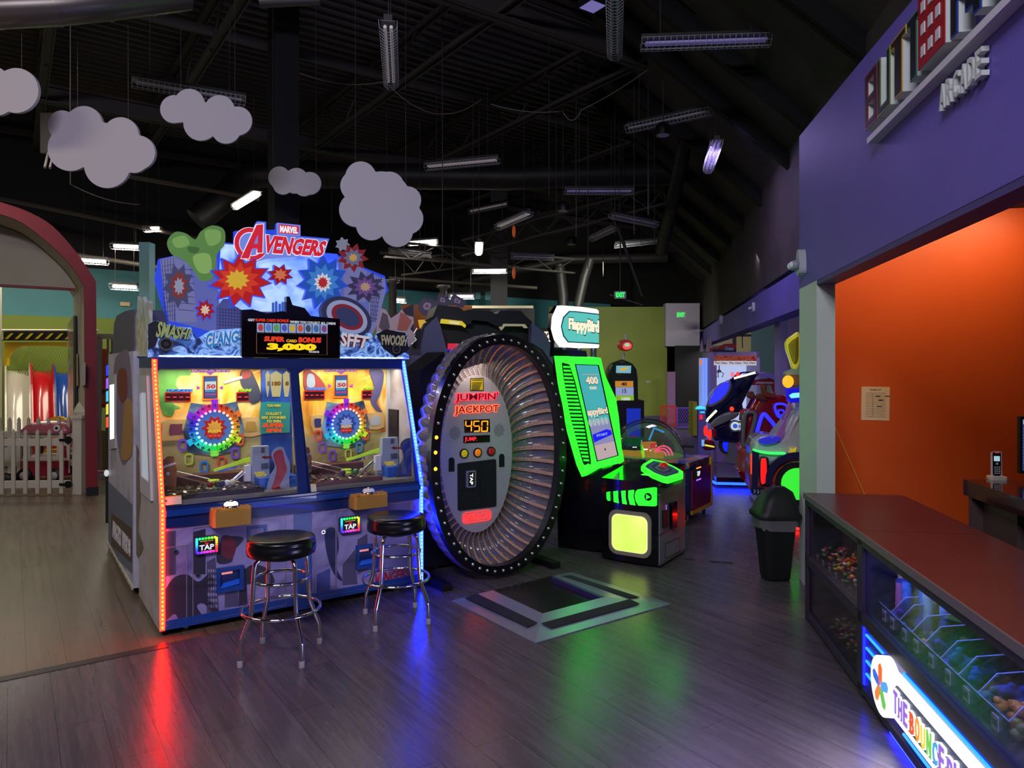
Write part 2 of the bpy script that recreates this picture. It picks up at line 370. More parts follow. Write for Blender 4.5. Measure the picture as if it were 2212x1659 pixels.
# ================================================================ far end: green wall, white soffit, dark passage
GW = PL((0, 21.2, 0), (1, 0, 0), UP)
OLIVE = rampmat('olive_wall_paint', [(104, 116, 34), (116, 128, 40), (110, 122, 38)], .5, .6)
mb = MB(OLIVE); a = GW.hit(1150, 663); b = GW.hit(1441, 912); mb.box(GW, a[0], b[0], 0, 3.42, -.2, 0); struct(mb, 'wall_back')
mb = MB(paint((70, 72, 100), .6)).box(GW, a[0], b[0], 0, .18, 0, .012); struct(mb, 'baseboard_back')
SW = PL((0, 21.0, 0), (1, 0, 0), UP); a = SW.hit(1438, 655); b = SW.hit(1510, 748)
mb = MB(paint((168, 160, 178), .6)).box(SW, a[0], b[0]+.02, b[1], a[1], -.35, 0); struct(mb, 'wall_soffit')
mb = MB(paint((10, 10, 14), .8)).box(PL((0, 24.5, 0), (1, 0, 0)), -8, 9, 0, 7, -.1, 0); struct(mb, 'wall_dark')
mb = MB(paint((126, 92, 134), .6)); pl = PL((0, 20.6, 0), (1, 0, 0)); a = pl.hit(1441, 803); b = pl.hit(1459, 900); mb.box(pl, a[0], b[0], 0, a[1], -.05, 0); struct(mb, 'door_2')
mb = MB(BLACK); mb.box(pl, b[0]+.02, 6.4, 0, 2.25, -.2, -.1); struct(mb, 'wall_passage')
mb = MB(paint((150, 150, 120), .4)); pl = GW; a = pl.hit(1395, 822); b = pl.hit(1405, 828); mb.box(pl, a[0], b[0], b[1], a[1], 0, .02); tag(mb.done('wall_switch'), 'small pale switch plate on the olive green wall', 'light switch')
# ================================================================ back wall of the play hall: teal above lime
BK = PL((-9.15, 14, 0), U, UP)
mb = MB(rampmat('teal_wall_paint', [(54, 112, 120), (66, 128, 136)], .6, .6)).box(BK, -8, 15, 2.62, 3.62, -.2, 0); struct(mb, 'wall_left')
mb = MB(rampmat('lime_wall_paint', [(96, 112, 26), (108, 124, 32)], .6, .6)).box(BK, -8, 15, 0, 2.62, -.2, 0); struct(mb, 'wall_left')
mb = MB(paint((20, 19, 20), .8)).box(BK, -8, 16, 3.62, 6.8, -.3, -.1); struct(mb, 'wall_left')
mb = MB(paint((168, 96, 38), .6)); pl = PL((0, 13.8, 0), (1, .25, 0)); a = pl.hit(890, 640); b = pl.hit(1152, 900)
mb.box(pl, pl.hit(868, 700)[0], pl.hit(1020, 700)[0], 0, pl.hit(900, 658)[1], -.1, 0); struct(mb, 'wall_partition')
pl = PL((0, 12.4, 0), (1, -.1, 0)); a = pl.hit(835, 690); b = pl.hit(893, 655)
mb = MB(paint((92, 84, 110), .6)); mb.px(pl, [(835, 690), (893, 655), (893, 1000), (835, 1000)], -.08, 0); struct(mb, 'wall_partition')
# arch
AW = PL((-5.2, 8.96, 0), U, UP)
REDP = rampmat('red_arch_paint', [(120, 20, 34), (134, 26, 40)], 1, .5); CRM = rampmat('cream_arch_paint', [(176, 170, 150), (190, 184, 164)], .8, .7)
outp = [(0, 436), (58, 456), (112, 487), (165, 545), (207.5, 607.6), (212, 1066)]; inp = [(0, 462), (49, 482), (107, 527), (152, 572), (181, 616), (186, 1066)]
def smoothopen(pts, n=4):
    q = [tuple(2*V(pts[0])-V(pts[1]))]+list(pts)+[tuple(2*V(pts[-1])-V(pts[-2]))]; out = []
    for i in range(1, len(q)-2):
        a_, b_, c_, d_ = [V(q[i+j-1]) for j in range(4)]
        for k_ in range(n): t = k_/n; out.append(tuple(.5*((2*b_)+(c_-a_)*t+(2*a_-5*b_+4*c_-d_)*t*t+(3*b_-a_-3*c_+d_)*t**3)))
    return out+[tuple(pts[-1])]
o2 = AW.hits(smoothopen(outp[:5])+outp[5:]); i2 = AW.hits(smoothopen(inp[:5])+inp[5:])
def ground(p): return (p[0], 0.)
o2[-1] = ground(o2[-1]); i2[-1] = ground(i2[-1])
cx = o2[0][0]-.35
o2 = [(cx*2-x, y) for x, y in o2[::-1]]+[(cx, o2[0][1]+.06)]+o2; i2 = [(cx*2-x, y) for x, y in i2[::-1]]+[(cx, i2[0][1]+.06)]+i2
def strip(mb, pl, a, b, n0, n1):
    k = len(a); vs = [pl.pt(*p, n1) for p in a]+[pl.pt(*p, n1) for p in b]+[pl.pt(*p, n0) for p in a]+[pl.pt(*p, n0) for p in b]
    fs = []
    for i in range(k-1): fs += [(i, k+i, k+i+1, i+1), (2*k+i, 2*k+i+1, 3*k+i+1, 3*k+i), (i, i+1, 2*k+i+1, 2*k+i), (k+i, 3*k+i, 3*k+i+1, k+i+1)]
    fs += [(0, 2*k, 3*k, k), (k-1, 2*k-1, 4*k-1, 3*k-1)]
    mb.add(vs, fs)
struct_arch = MB(REDP); strip(struct_arch, AW, o2, i2, -.06, 0); struct(struct_arch, 'wall_arch')
rv = MB(CRM); i3 = [(x+.01 if x > cx else x-.01, y+.01) for x, y in i2]; strip(rv, AW, [(x+.09 if x > cx else x-.09, y+.05) for x, y in i3], i3, -2.0, -.06); struct(rv, 'wall_arch')
# half-round infill panel over the opening
ty = AW.hit(150, 622, -.9)[1]; pts = [p for p in i2 if p[1] > ty]; pts = [(pts[0][0], ty)]+pts+[(pts[-1][0], ty)]
mb = MB(CRM); mb.poly(AW, pts, -1.0, -.9); struct(mb, 'wall_arch')
mb = MB(REDP).box(AW, pts[0][0], pts[-1][0], ty-.03, ty, -1.0, -.895); struct(mb, 'trim_2')
mb = MB(paint((28, 26, 28), .5)); x1 = o2[-1][0]; mb.box(AW, i2[-1][0], x1+.004, 0, .11, -.065, .012); struct(mb, 'baseboard_arch')
# building column in the middle and pale blue post
pl = PL((0, 9.3, 0), U); mb = MB(paint((22, 21, 26), .7)); c = P(620, 795, 9.3); q = PL((c.x, c.y, 0), U); mb.box(q, -.16, .16, 0, zc, -.3, 0); struct(mb, 'column_steel')
c = P(312, 795, 12.0); q = PL((c.x, c.y, 0), (1, 0, 0)); mb = MB(paint((140, 196, 212), .5)); mb.box(q, -.09, .08, 0, 3.72, -.2, 0); struct(mb, 'column_blue')
for x, d in ((848, 15), (958, 16)):
    c = P(x, 795, d); mb = MB(STEEL).lathe((c.x, c.y, 0), [(.085, 0), (.085, 3.4), (.16, 3.4), (.16, 3.45)], 16); struct(mb, 'column_pipe')
c = P(1076, 795, 17); struct(MB(paint((34, 34, 38), .6)).box(PL((c.x, c.y, 0), (1, 0, 0)), -.18, .22, 0, 6, -.3, 0), 'column_grey')
pl = PL((0, 16.5, 0), (1, 0, 0)); a = pl.hit(1000, 663)
mb = MB(paint((180, 176, 150), .5)).box(pl, a[0], pl.hit(1152, 663)[0], a[1]-.03, a[1]+.03, -.05, 0); struct(mb, 'roof_beam')
mb = MB(paint((16, 15, 18), .6)).box(PL((0, 19, 0), (1, 0, 0)), -3.2, .6, 0, 3.2, -.1, 0); struct(mb, 'wall_black')
mb = MB(paint((80, 130, 140), .6)); pl = PL((0, 18.8, 0), (1, 0, 0))
for x0, x1, y0, y1 in ((1027, 1038, 632, 646), (1048, 1066, 630, 648), (1084, 1094, 625, 651)): a = pl.hit(x0, y1); b = pl.hit(x1, y0); mb.box(pl, a[0], b[0], a[1], b[1], 0, .02)
struct(mb, 'window_1')
# ================================================================ twin-window coin pusher
import colorsys
F0 = V((-2.08, 4.21, 0)); LW = 1.742
FL = PL(F0, U, UP); TL = PL(F0+UP*.77, U, W*.30+UP*.895); SL = PL(F0, -W, UP)
BLUE = mat('blue_cabinet_paint', (20, 66, 150), .35, coat=.2); DBLUE = mat('dark_blue_cabinet_paint', (16, 40, 104), .4, coat=.2)
SIDEW = rampmat('pale_printed_side', [(150, 138, 132), (188, 180, 182), (170, 160, 150)], 2.4, .35, (1, 1, 1.2))
pusher = thing('coin_pusher_machine', 'wide two-window coin pusher cabinet with red lit edge and tall blue comic topper', 'arcade machine', F0+U*.87+W*.4)
def side_poly(): return [(0, .04), (0, .77), (-.30, 1.6), (-.84, 1.6), (-.84, .04)]
mb = MB(SIDEW); mb.poly(SL, side_poly(), -.03, 0)
mb.m(paint((190, 188, 190), .4)); win = [(-.1, .82), (-.335, 1.56), (-.39, 1.56), (-.39, .90), (-.3, .82)]
fr = SL.hits([(303, 812), (322, 812), (331, 1082), (308, 1062)]); mb.ring(SL, [(x, y) for x, y in fr], inset(fr, .72), 0, .015)
mb.m(lit((196, 204, 214), .55)).poly(SL, inset(fr, .72), 0, .004)
mb.m(paint((120, 104, 86), .5)).poly(SL, smoothpoly(SL.hits([(291, 960), (300, 990), (305, 1060), (300, 1140), (310, 1180), (296, 1200), (291, 1120)])), 0, .003)
mb.done('side_panel', pusher)
mb = MB(SIDEW); mb.poly(PL(F0+U*LW, -W, UP), side_poly(), 0, .03); mb.done('side_panel', pusher)
mb = MB(DBLUE).box(FL, .03, LW-.03, .04, .10, -.82, -.01); mb.m(BLUE).box(FL, 0, LW, .045, .10, -.03, .004)
mb.m(DBLUE).box(FL, .03, LW-.03, .65, .772, -.06, .012); mb.m(BLUE).box(FL, .03, LW-.03, .72, .755, .012, .03)
mb.m(DARKMETAL).box(FL, .03, LW-.03, .1, 1.6, -.84, -.80); mb.m(DBLUE).box(FL, .03, LW-.03, 1.60, 1.665, -.84, -.27); mb.m(mat('cabinet_lining', (120, 116, 104), .5)).box(FL, .03, LW-.03, .76, .80, -.80, -.03)
mb.done('cabinet_body', pusher)
# lower front: lilac printed city with doors
ART = rampmat('lilac_printed_front', [(96, 84, 146), (156, 146, 200), (128, 120, 178), (178, 172, 214)], 1.6, .35, (1, 1, 1.4), dist=1.2)
mb = MB(ART).box(FL, .02, LW-.01, .10, .65, -.05, 0)
z1 = Z(340, 1070, 3.749)
DK = paint((52, 46, 66), .45); MD = paint((84, 78, 112), .45)
for q, m_ in (((60, 290, 150, 285, 150, 640, 60, 660), MD), ((285, 300, 390, 270, 390, 640, 285, 640), DK), ((400, 540, 470, 500, 500, 960, 400, 980), MD), ((545, 800, 650, 690, 660, 900, 545, 910), MD), ((660, 560, 720, 600, 730, 880, 660, 900), DK),
              ((1620, 360, 1700, 310, 1710, 600, 1620, 640), MD), ((1500, 560, 1600, 440, 1620, 720, 1500, 730), MD), ((1290, 640, 1400, 590, 1400, 800, 1290, 790), paint((70, 80, 150), .5))):
    mb.m(m_).px(FL, z1(*q), -.001, .001)
mb.m(DK)      # dark printed swirl across the lower doors
for q in ((30, 860, 120, 680, 240, 640, 330, 700, 420, 640, 460, 720, 400, 800, 470, 900, 560, 1000, 480, 990, 380, 880, 320, 900, 370, 1010, 200, 1030, 140, 960, 60, 1010), (700, 620, 780, 560, 900, 600, 950, 700, 880, 720, 800, 700, 720, 720), (480, 540, 520, 340, 600, 330, 700, 350, 620, 450, 600, 540)):
    mb.px(FL, smoothpoly(z1(*q), 4), -.001, .0018)
mb.m(paint((110, 40, 60), .5)).px(FL, smoothpoly(z1(520, 470, 540, 350, 600, 340, 640, 400, 600, 520), 4), -.001, .0025)
mb.m(paint((40, 46, 92), .5)).px(FL, smoothpoly(z1(1360, 290, 1440, 270, 1470, 420, 1440, 560, 1500, 690, 1430, 640, 1370, 460), 4), -.001, .0025)
mb.m(paint((188, 28, 50), .4)); mb.pxtext(FL, 'AVENGERS', z1(1700, 760, 2040, 660, 2040, 590, 1720, 640), 0, .003, .03)
mb.m(paint((60, 54, 84), .5))
for i in range(9): mb.px(FL, z1(60+i*9, 300, 64+i*9, 300, 64+i*9, 640, 60+i*9, 640), -.001, .0018)
mb.m(paint((158, 154, 190), .5))
for i in range(7):
    for j in range(4): mb.px(FL, z1(410+j*20, 600+i*48, 422+j*20, 598+i*48, 422+j*20, 622+i*48, 410+j*20, 624+i*48), 0, .0018)
mb.m(BLUE).px(FL, z1(1108, 155, 1250, 135, 1250, 910, 1108, 940), -.01, .006)
mb.done('front_panel', pusher)
def outline(mb, pl, pts, w, n0, n1):
    q = pl.hits(pts, n1); c = (sum(p[0] for p in q)/len(q), sum(p[1] for p in q)/len(q))
    mb.ring(pl, q, [(x-math.copysign(w, x-c[0]), y-math.copysign(w, y-c[1])) for x, y in q], n0, n1)
for q in ((60, 425, 240, 400, 240, 1030, 60, 1060), (285, 262, 1042, 170, 1042, 890, 285, 1030), (1272, 268, 1446, 245, 1446, 800, 1272, 830), (1450, 125, 2060, 45, 2060, 690, 1450, 800)):
    mb = MB(paint((150, 128, 150), .3)); outline(mb, FL, z1(*q), .004, 0, .004); mb.done('door', pusher)
for x, y in ((145, 453), (325, 642), (1340, 296)):
    mb = MB(CHROME); p = FL.hit(*z1(x, y)[0]); mb.disc(FL, *p, .014, 0, .012).m(BLACK).disc(FL, *p, .007, .012, .013); mb.done('lock', pusher)
mb = MB(BLUE); outline(mb, FL, z1(730, 255, 888, 236, 888, 415, 730, 436), .018, 0, .008); mb.done('ticket_frame', pusher)
for q, iq in (((475, 590, 695, 560, 695, 755, 475, 790), (505, 618, 660, 592, 662, 716, 505, 760)), ((1605, 405, 1775, 385, 1775, 575, 1605, 598), (1625, 435, 1750, 420, 1752, 548, 1625, 572))):
    mb = MB(BLUE); mb.ring(FL, FL.hits(z1(*q)), FL.hits(z1(*iq)), 0, .022); mb.m(DBLUE).px(FL, z1(*iq), 0, .003)
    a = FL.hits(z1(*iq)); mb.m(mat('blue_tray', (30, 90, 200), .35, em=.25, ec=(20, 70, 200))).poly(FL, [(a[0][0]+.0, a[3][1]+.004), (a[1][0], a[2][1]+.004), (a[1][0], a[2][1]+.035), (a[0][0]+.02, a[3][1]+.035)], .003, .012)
    mb.m(lit((255, 150, 150), .8)).box(FL, a[0][0]+.01, a[1][0]-.04, a[0][1]-.02, a[0][1]-.008, .003, .008); mb.done('ticket_chute', pusher)
for q in ((294, 335, 485, 315, 488, 455, 297, 474), (1466, 176, 1628, 158, 1630, 286, 1470, 303)):
    c = FL.hits(z1(*q)); x0, x1 = c[0][0], c[1][0]; y0, y1 = (c[2][1]+c[3][1])/2, (c[0][1]+c[1][1])/2
    rd = MB(mat('reader_shell', (60, 60, 90), .3)).rbox(FL, x0, x1, y0, y1, 0, .03, .014); ro = rd.done('card_reader', pusher)
    sm_ = MB(BLACK).rbox(FL, x0+.022, x1-.022, y0+.02, y1-.02, .03, .032, .006); cx_ = (x0+x1)/2; cy_ = (y0+y1)/2
    sm_.m(lit((235, 235, 240), 1.)).text(FL, 'TAP', cx_-.042, cx_+.042, cy_-.028, cy_+.004, .032, .033, .03)
    sm_.m(lit((235, 190, 40), 1.)).text(FL, 'TAP CARD TO PLAY', cx_-.038, cx_+.038, cy_+.022, cy_+.03, .032, .033, .0).text(FL, 'YOUR REWARDS', cx_-.035, cx_+.035, cy_-.04, cy_-.034, .032, .033, .0)
    sm_.m(lit((200, 30, 30), 1.)).box(FL, cx_-.01, cx_+.01, cy_+.004, cy_+.016, .032, .033)
    sm_.done('screen', ro)
    ld = MB(); k = 26
    for i in range(k):
        t = i/k*4; sgn = t % 1
        x, y = [(x0+.011+sgn*(x1-x0-.022), y1-.011), (x1-.011, y1-.011-sgn*(y1-y0-.022)), (x1-.011-sgn*(x1-x0-.022), y0+.011), (x0+.011, y0+.011+sgn*(y1-y0-.022))][int(t)]
        c_ = colorsys.hsv_to_rgb((.45-i/k) % 1, .85, 1); ld.m(lit(tuple(int(255*v/1) for v in c_), 2.)).disc(FL, x, y, .0075, .03, .034, k=8)
    ld.done('light_ring', ro)
# button boxes
for i, (q, on) in enumerate((((452, 118, 770, 90, 770, 240, 452, 255), 1), ((1598, 0, 1870, -20, 1870, 95, 1598, 110), 0))):
    c = FL.hits(z1(*q), .12); x0, x1 = c[0][0], c[1][0]; zt = (c[0][1]+c[1][1])/2; zb = (c[2][1]+c[3][1])/2
    OC = mat('ochre_box', (186, 138, 70), .4); mb = MB(OC); fl_ = PL(F0+UP*zb, U, -W*-1)
    top_ = PL(F0+UP*zb, U, W); mb.poly(top_, [(x0, 0), (x0, -.11), (x0+.012, -.13), (x1-.012, -.13), (x1, -.11), (x1, 0)], 0, zt-zb-.01)
    mb.m(rampmat('gold_printed_top', [(150, 70, 20), (220, 160, 50), (190, 120, 40)], 30, .3)).poly(top_, [(x0+.004, 0), (x0+.004, -.108), (x0+.014, -.126), (x1-.014, -.126), (x1-.004, -.108), (x1-.004, 0)], zt-zb-.01, zt-zb)
    bo = mb.done('control_box', pusher)
    cc = F0+U*((x0+x1)/2)-W*.068+UP*zt
    MB(CHROME).lathe(cc, [(.05, 0), (.05, .008), (.044, .012)], 24).m(lit((255, 240, 200), 1.9) if on else mat('frosted_button', (200, 196, 200), .25, em=.15)).lathe(cc, [(.042, .008), (.040, .022), (.03, .03), (.016, .032), (.0, .032)], 24, cap=False).m(CHROME).ell(cc+UP*.032, .016, .016, .01).done('push_button', bo)
for x in (.16, LW-.16):
    for y in (.1, .7):
        mb = MB(paint((190, 186, 180), .4)); c = F0+U*x+W*y+UP*.028; mb.lathe(c-W*.0, [(.0, -.012), (.028, -.012), (.028, .012), (.0, .012)], 16, axis='x', cap=False).m(CHROME).box(PL(c, U, UP), -.02, .02, .018, .034, -.015, .015); mb.done('caster', pusher)
# light strips on the front edges
def strip_led(x, m0, m1, off):
    mb = MB(m0); mb.box(FL, x-.013, x+.013, .05, .77, 0, .012); mb.box(TL, x-.013, x+.013, 0, .93, 0, .012); mb.m(m1)
    for i in range(28): mb.box(FL, x-.005, x+.005, .06+i*.0255, .073+i*.0255, .012, .0135)
    for i in range(36): mb.box(TL, x-.005, x+.005, .008+i*.0258, .021+i*.0258, .012, .0135)
    return mb.done('light_strip', pusher)
strip_led(.013, mat('red_light', (200, 20, 10), .4, em=55., ec=(255, 12, 5)), lit((255, 150, 40), 3.5), 0)
strip_led(LW-.013, mat('blue_light', (10, 20, 220), .4, em=60., ec=(10, 26, 255)), lit((120, 190, 255), 3.5), 0)
# window frames and glass on the leaning front
z5 = Z(330, 780, 5.185); z6 = Z(640, 780, 5.531)
ap1 = TL.hits(z5(55, 115, 95, 78, 1490, 85, 1535, 125, 1628, 1480, 127, 1632)); ap2 = TL.hits(z6(28, 150, 100, 88, 1275, 92, 1310, 125, 1425, 1440, 132, 1570))
TOPY = .945
for ap, x0, x1 in ((ap1, .028, .905), (ap2, .909, LW-.028)):
    b_ = .004; zb = min(p[1] for p in ap); ap[4] = (ap[4][0], zb); ap[5] = (ap[5][0], zb); ap[1] = (ap[1][0], ap[2][1])
    out = [(x0, ap[0][1]), (x0, TOPY), (x1, TOPY), (x1, ap[3][1]), (x1, b_), (x0, b_)]
    MB(DBLUE).ring(TL, out, ap, -.02, .006).done('window_frame', pusher)
    MB(GLASS).poly(TL, ap, -.012, -.008).done('window_pane', pusher)
# playfield: printed yellow board with wheel and counters
BP = PL(F0+W*.50, U, UP)
YEL = rampmat('yellow_comic_board', [(226, 120, 22), (250, 190, 56), (255, 226, 140), (240, 160, 40)], 3.2, .5, (1, 1, .6), dist=1.4)
OLV = rampmat('tan_comic_board', [(168, 150, 84), (214, 200, 130), (190, 174, 104)], 3, .5, dist=1.)
for ux, uw in ((.46, .75), (1.33, .72)):      # the machine's own tube lamps under its roof, shining down on the boards
    a_ = area(F0+U*ux+W*.36+UP*1.596, F0+U*ux+W*.361+UP*.6, uw, 4.6, (1, .95, .86), .07); a_.rotation_euler = (0, 0, PHI)
def field(zz, S, cxw, tickets, tokens, name, ex):
    mb = MB(YEL); (x0, _), (x1, _) = BP.hit(*zz(*ex[0])[0]), BP.hit(*zz(*ex[1])[0])
    yb = BP.hit(*zz(600, 870)[0])[1]
    mb.box(BP, x0, x1, yb, 1.60, -.01, 0).m(OLV).box(BP, x0, x1, .80, yb, -.01, 0)
    r = lambda q: BP.hits(zz(*q), .004)
    mb.m(paint((255, 214, 120), .5))
    for i in range(9):
        a = BP.hit(*zz(cxw, 300)[0]); an = .35+i*.32; mb.poly(BP, [(a[0]+.12*math.cos(an), a[1]+.12*math.sin(an)), (a[0]+.42*math.cos(an), a[1]+.42*math.sin(an)), (a[0]+.42*math.cos(an+.05), a[1]+.42*math.sin(an+.05))], 0, .001)
    po = mb.done(name, pusher)
    # bonus banner, reel window, counters
    mb = MB(paint((150, 60, 170), .4)); b_ = ex[2]; mb.poly(BP, r((b_[0], 88, b_[1], 82, b_[1], 122, b_[0], 126)), 0, .006); c = (b_[0]+b_[1])/2; mb.poly(BP, r((c-45, 126, c+45, 124, c, 160)), 0, .006)
    mb.m(paint((225, 200, 235), .4)).pxtext(BP, 'BONUS SPIN', zz(b_[0]+10, 118, b_[1]-10, 116, b_[1]-10, 88, b_[0]+10, 90), .006, .008, .02)
    mb.m(paint((150, 50, 160), .4)).poly(BP, r((c-150, 275, c-112, 297, c-150, 318)), 0, .005).poly(BP, r((c+140, 275, c+102, 297, c+140, 318)), 0, .005); mb.done('banner', po)
    mb = MB(paint((230, 110, 30), .4)); mb.poly(BP, r((c-88, 165, c+85, 160, c+85, 440, c-88, 440)), 0, .006); mb.m(paint((70, 14, 24), .3)).poly(BP, r((c-76, 172, c+74, 168, c+74, 414, c-76, 416)), 0, .008)
    mb.m(mat('reel_blue', (30, 50, 90), .3, em=.35, ec=(60, 110, 170))).poly(BP, r((c-68, 180, c+66, 176, c+66, 410, c-68, 412)), 0, .009); mb.m(lit((210, 236, 236), .8)).poly(BP, r((c-64, 230, c+62, 226, c+62, 320, c-64, 322)), 0, .010)
    mb.m(lit((215, 40, 40), .9)).pxtext(BP, '50', zz(c-48, 310, c+58, 308, c+60, 258, c-40, 260), .010, .012, .05)
    mb.m(lit((120, 200, 235), .8)).pxtext(BP, 'BONUS', zz(c-55, 345, c+50, 343, c+50, 325, c-55, 327), .010, .012, .03); mb.m(lit((220, 60, 140), .8)).poly(BP, r((c-60, 368, c+60, 362, c+60, 378, c-60, 382)), .009, .011); mb.done('reel', po)
    for (tx, ty, tw, th, s_, nn, col) in ((tickets[0], tickets[1], tickets[2], 100, 'TICKETS', 4, (60, 120, 220)), (tokens[0], tokens[1], tokens[2], 100, 'TOKENS', 2, (150, 190, 40))):
        mb = MB(paint((210, 40, 24), .4)).poly(BP, r((tx, ty, tx+tw, ty-3, tx+tw, ty+th-3, tx, ty+th)), 0, .008); mb.m(paint((44, 6, 14), .3)).poly(BP, r((tx+9, ty+9, tx+tw-9, ty+6, tx+tw-9, ty+th-12, tx+9, ty+th-9)), 0, .010)
        mb.m(lit((255, 60, 50), 1.6))
        for i in range(nn): u_ = tx+tw*(i+.5)/nn; mb.poly(BP, r((u_-tw/nn*.28, ty+47, u_+tw/nn*.28, ty+46, u_+tw/nn*.28, ty+56, u_-tw/nn*.28, ty+57)), .010, .012)
        mb.m(paint(col, .4)).pxtext(BP, s_, zz(tx+10, ty-6, tx+tw+20, ty-8, tx+tw+30, ty-40, tx+24, ty-38), .002, .012, .05); mb.done('counter_display', po)
    # lamp wheel
    C = BP.hit(*zz(cxw, 745)[0]); R = abs(BP.hit(*zz(cxw, 745-S*1.10)[0], .02)[1]-C[1])
    mb = MB(rampmat('wheel_shield', [(20, 28, 40), (70, 96, 120), (150, 190, 200)], 6, .4)); A = lambda a, q: (C[0]+R*q*math.sin(math.radians(a)), C[1]+R*q*math.cos(math.radians(a)))
    mb.poly(BP, [A(a, q) for a, q in ((-22, 1.04), (-40, 1.38), (-55, 1.2), (-75, 1.12), (-95, 1.2), (-115, 1.2), (-135, 1.38), (-150, 1.2), (180, 1.16), (150, 1.2), (135, 1.38), (115, 1.2), (95, 1.2), (75, 1.12), (55, 1.2), (40, 1.38), (22, 1.04))][::-1], 0, .02); wo = mb.done('wheel', po)
    mb = MB(mat('wheel_glow', (60, 90, 150), .5, em=.5, ec=(60, 110, 190))).disc(BP, *C, R*.66, .02, .024, k=40); k = 24
    for i in range(k):
        a = 360*i/k; hue = (a*.42 if a < 90 else 38+(a-90)*1.05 if a < 180 else 132+(a-180)*1.05 if a < 270 else 226+(a-270)*1.45)/360
        if i == 0: hue = .77
        c_ = tuple(int(255*v) for v in colorsys.hsv_to_rgb(hue, .85, .95)); big = 1.18 if i in (0, 4, 8, 12, 16, 20) else 1.
        mb.m(lit(c_, .85)).poly(BP, [A(a-6.6, .70), A(a-6.6, big), A(a+6.6, big), A(a+6.6, .70)], .02, .03)
        c2 = tuple(int(255*v) for v in colorsys.hsv_to_rgb(hue, .35, 1.)); q = A(a, .70); mb.m(lit(c2, 1.8)).disc(BP, *q, R*.055, .03, .036, k=10)
        q = A(a, .92); s_ = ['15', '4', '8', '4', '10', '4', '8', '4', '5', '4', '8', '4', '', '4', '8', '4', '5', '4', '8', '4', '10', '4', '8', '4'][i]
        if s_: mb.m(paint(tuple(int(v*.28) for v in c_), .5)).text(BP, s_, q[0]-R*.07, q[0]+R*.07, q[1]-R*.07, q[1]+R*.07, .03, .032, .03)
    q = A(180, 1.05); mb.m(lit((190, 230, 60), .8)).text(BP, 'CARD', q[0]-R*.17, q[0]+R*.17, q[1]+R*.02, q[1]+R*.10, .03, .033, .04).text(BP, 'DROP', q[0]-R*.17, q[0]+R*.17, q[1]-R*.09, q[1]-R*.01, .03, .033, .04)
    mb.m(paint((200, 60, 30), .4)).box(BP, C[0]-R*.28, C[0]+R*.28, C[1]-R*.42, C[1]-R*.22, .024, .03).m(lit((255, 80, 60), 1.5))
    for i in (-1, 0, 1): mb.box(BP, C[0]+i*R*.16-R*.05, C[0]+i*R*.16+R*.05, C[1]-R*.34, C[1]-R*.31, .03, .032)
    mb.m(lit((255, 210, 60), .8)).text(BP, 'PLAYS', C[0]-R*.26, C[0]+R*.26, C[1]-R*.19, C[1]-R*.08, .024, .03, .04)
    mb.m(paint((176, 30, 30) if ex[3] else (40, 70, 160), .4)).poly(BP, [A(18*i, .52 if i % 2 else .36) for i in range(20)][::-1], .024, .026).m(paint((224, 170, 60) if ex[3] else (150, 170, 220), .4)).poly(BP, [A(18*i, .34 if i % 2 else .22) for i in range(20)][::-1], .026, .028)
    mb.done('lamp_ring', wo)
    # parchment scraps, ovals and hexagon key shapes, ramp, targets
    PARCH = rampmat('parchment', [(206, 160, 90), (232, 196, 126)], 6, .6)
    for q, cc in (ex[4], ex[5]):
        mb = MB(PARCH).poly(BP, r(q), 0, .012).m(paint(cc, .5)).poly(BP, inset(smoothpoly(r(q), 3), .5), .012, .014); mb.done('parchment_card', po)
    for (x, y, cc) in ex[6]:
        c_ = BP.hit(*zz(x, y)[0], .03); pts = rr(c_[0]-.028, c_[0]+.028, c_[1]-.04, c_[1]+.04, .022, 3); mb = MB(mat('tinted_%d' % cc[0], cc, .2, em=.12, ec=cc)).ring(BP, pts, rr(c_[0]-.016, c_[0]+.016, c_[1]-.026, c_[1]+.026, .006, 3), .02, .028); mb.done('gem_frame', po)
    return po, C, R
z5l = lambda *a: z5(*a); z6l = lambda *a: z6(*a)
fieldA = field(z5l, 245, 683, (135, 352, 290), (935, 350, 145), 'playfield', ((40, 500), (1215, 500), (430, 860), 1,
    ((110, 680, 170, 650, 280, 655, 390, 650, 380, 720, 395, 800, 380, 880, 200, 890, 100, 890), (120, 60, 80)), ((990, 640, 1060, 625, 1180, 625, 1215, 700, 1225, 820, 1100, 850, 970, 840, 985, 740), (190, 150, 60)), ((335, 940, (120, 80, 200)), (405, 1100, (170, 190, 70)), (925, 1030, (120, 220, 80)), (975, 880, (220, 90, 70)), (575, 1185, (40, 120, 210)), (770, 1130, (200, 80, 60)))))
fieldB = field(z6l, 228, 583, (92, 355, 245), (782, 352, 120), 'playfield', ((-120, 500), (1075, 500), (345, 725), 0,
    ((175, 650, 240, 638, 330, 650, 320, 740, 330, 830, 200, 850, 170, 760), (60, 60, 110)), ((840, 625, 940, 610, 1040, 612, 1045, 790, 960, 820, 830, 815), (190, 190, 190)), ((265, 890, (220, 80, 60)), (315, 1030, (120, 200, 120)), (830, 880, (220, 80, 60)), (755, 1030, (60, 140, 200)), (435, 1130, (110, 70, 190)), (625, 1110, (190, 190, 90)))))
BOARDG = rampmat('green_cut_board', [(70, 130, 50), (120, 190, 80), (96, 160, 64)], 5, .5)
mb = MB(BOARDG); mb.px(BP, smoothpoly(z5(70, 90, 200, 80, 400, 95, 420, 160, 300, 170, 260, 260, 290, 330, 200, 380, 220, 470, 310, 520, 250, 545, 220, 615, 130, 600, 80, 480, 60, 300), 4), 0, .003); mb.done('cut_board', fieldA[0])
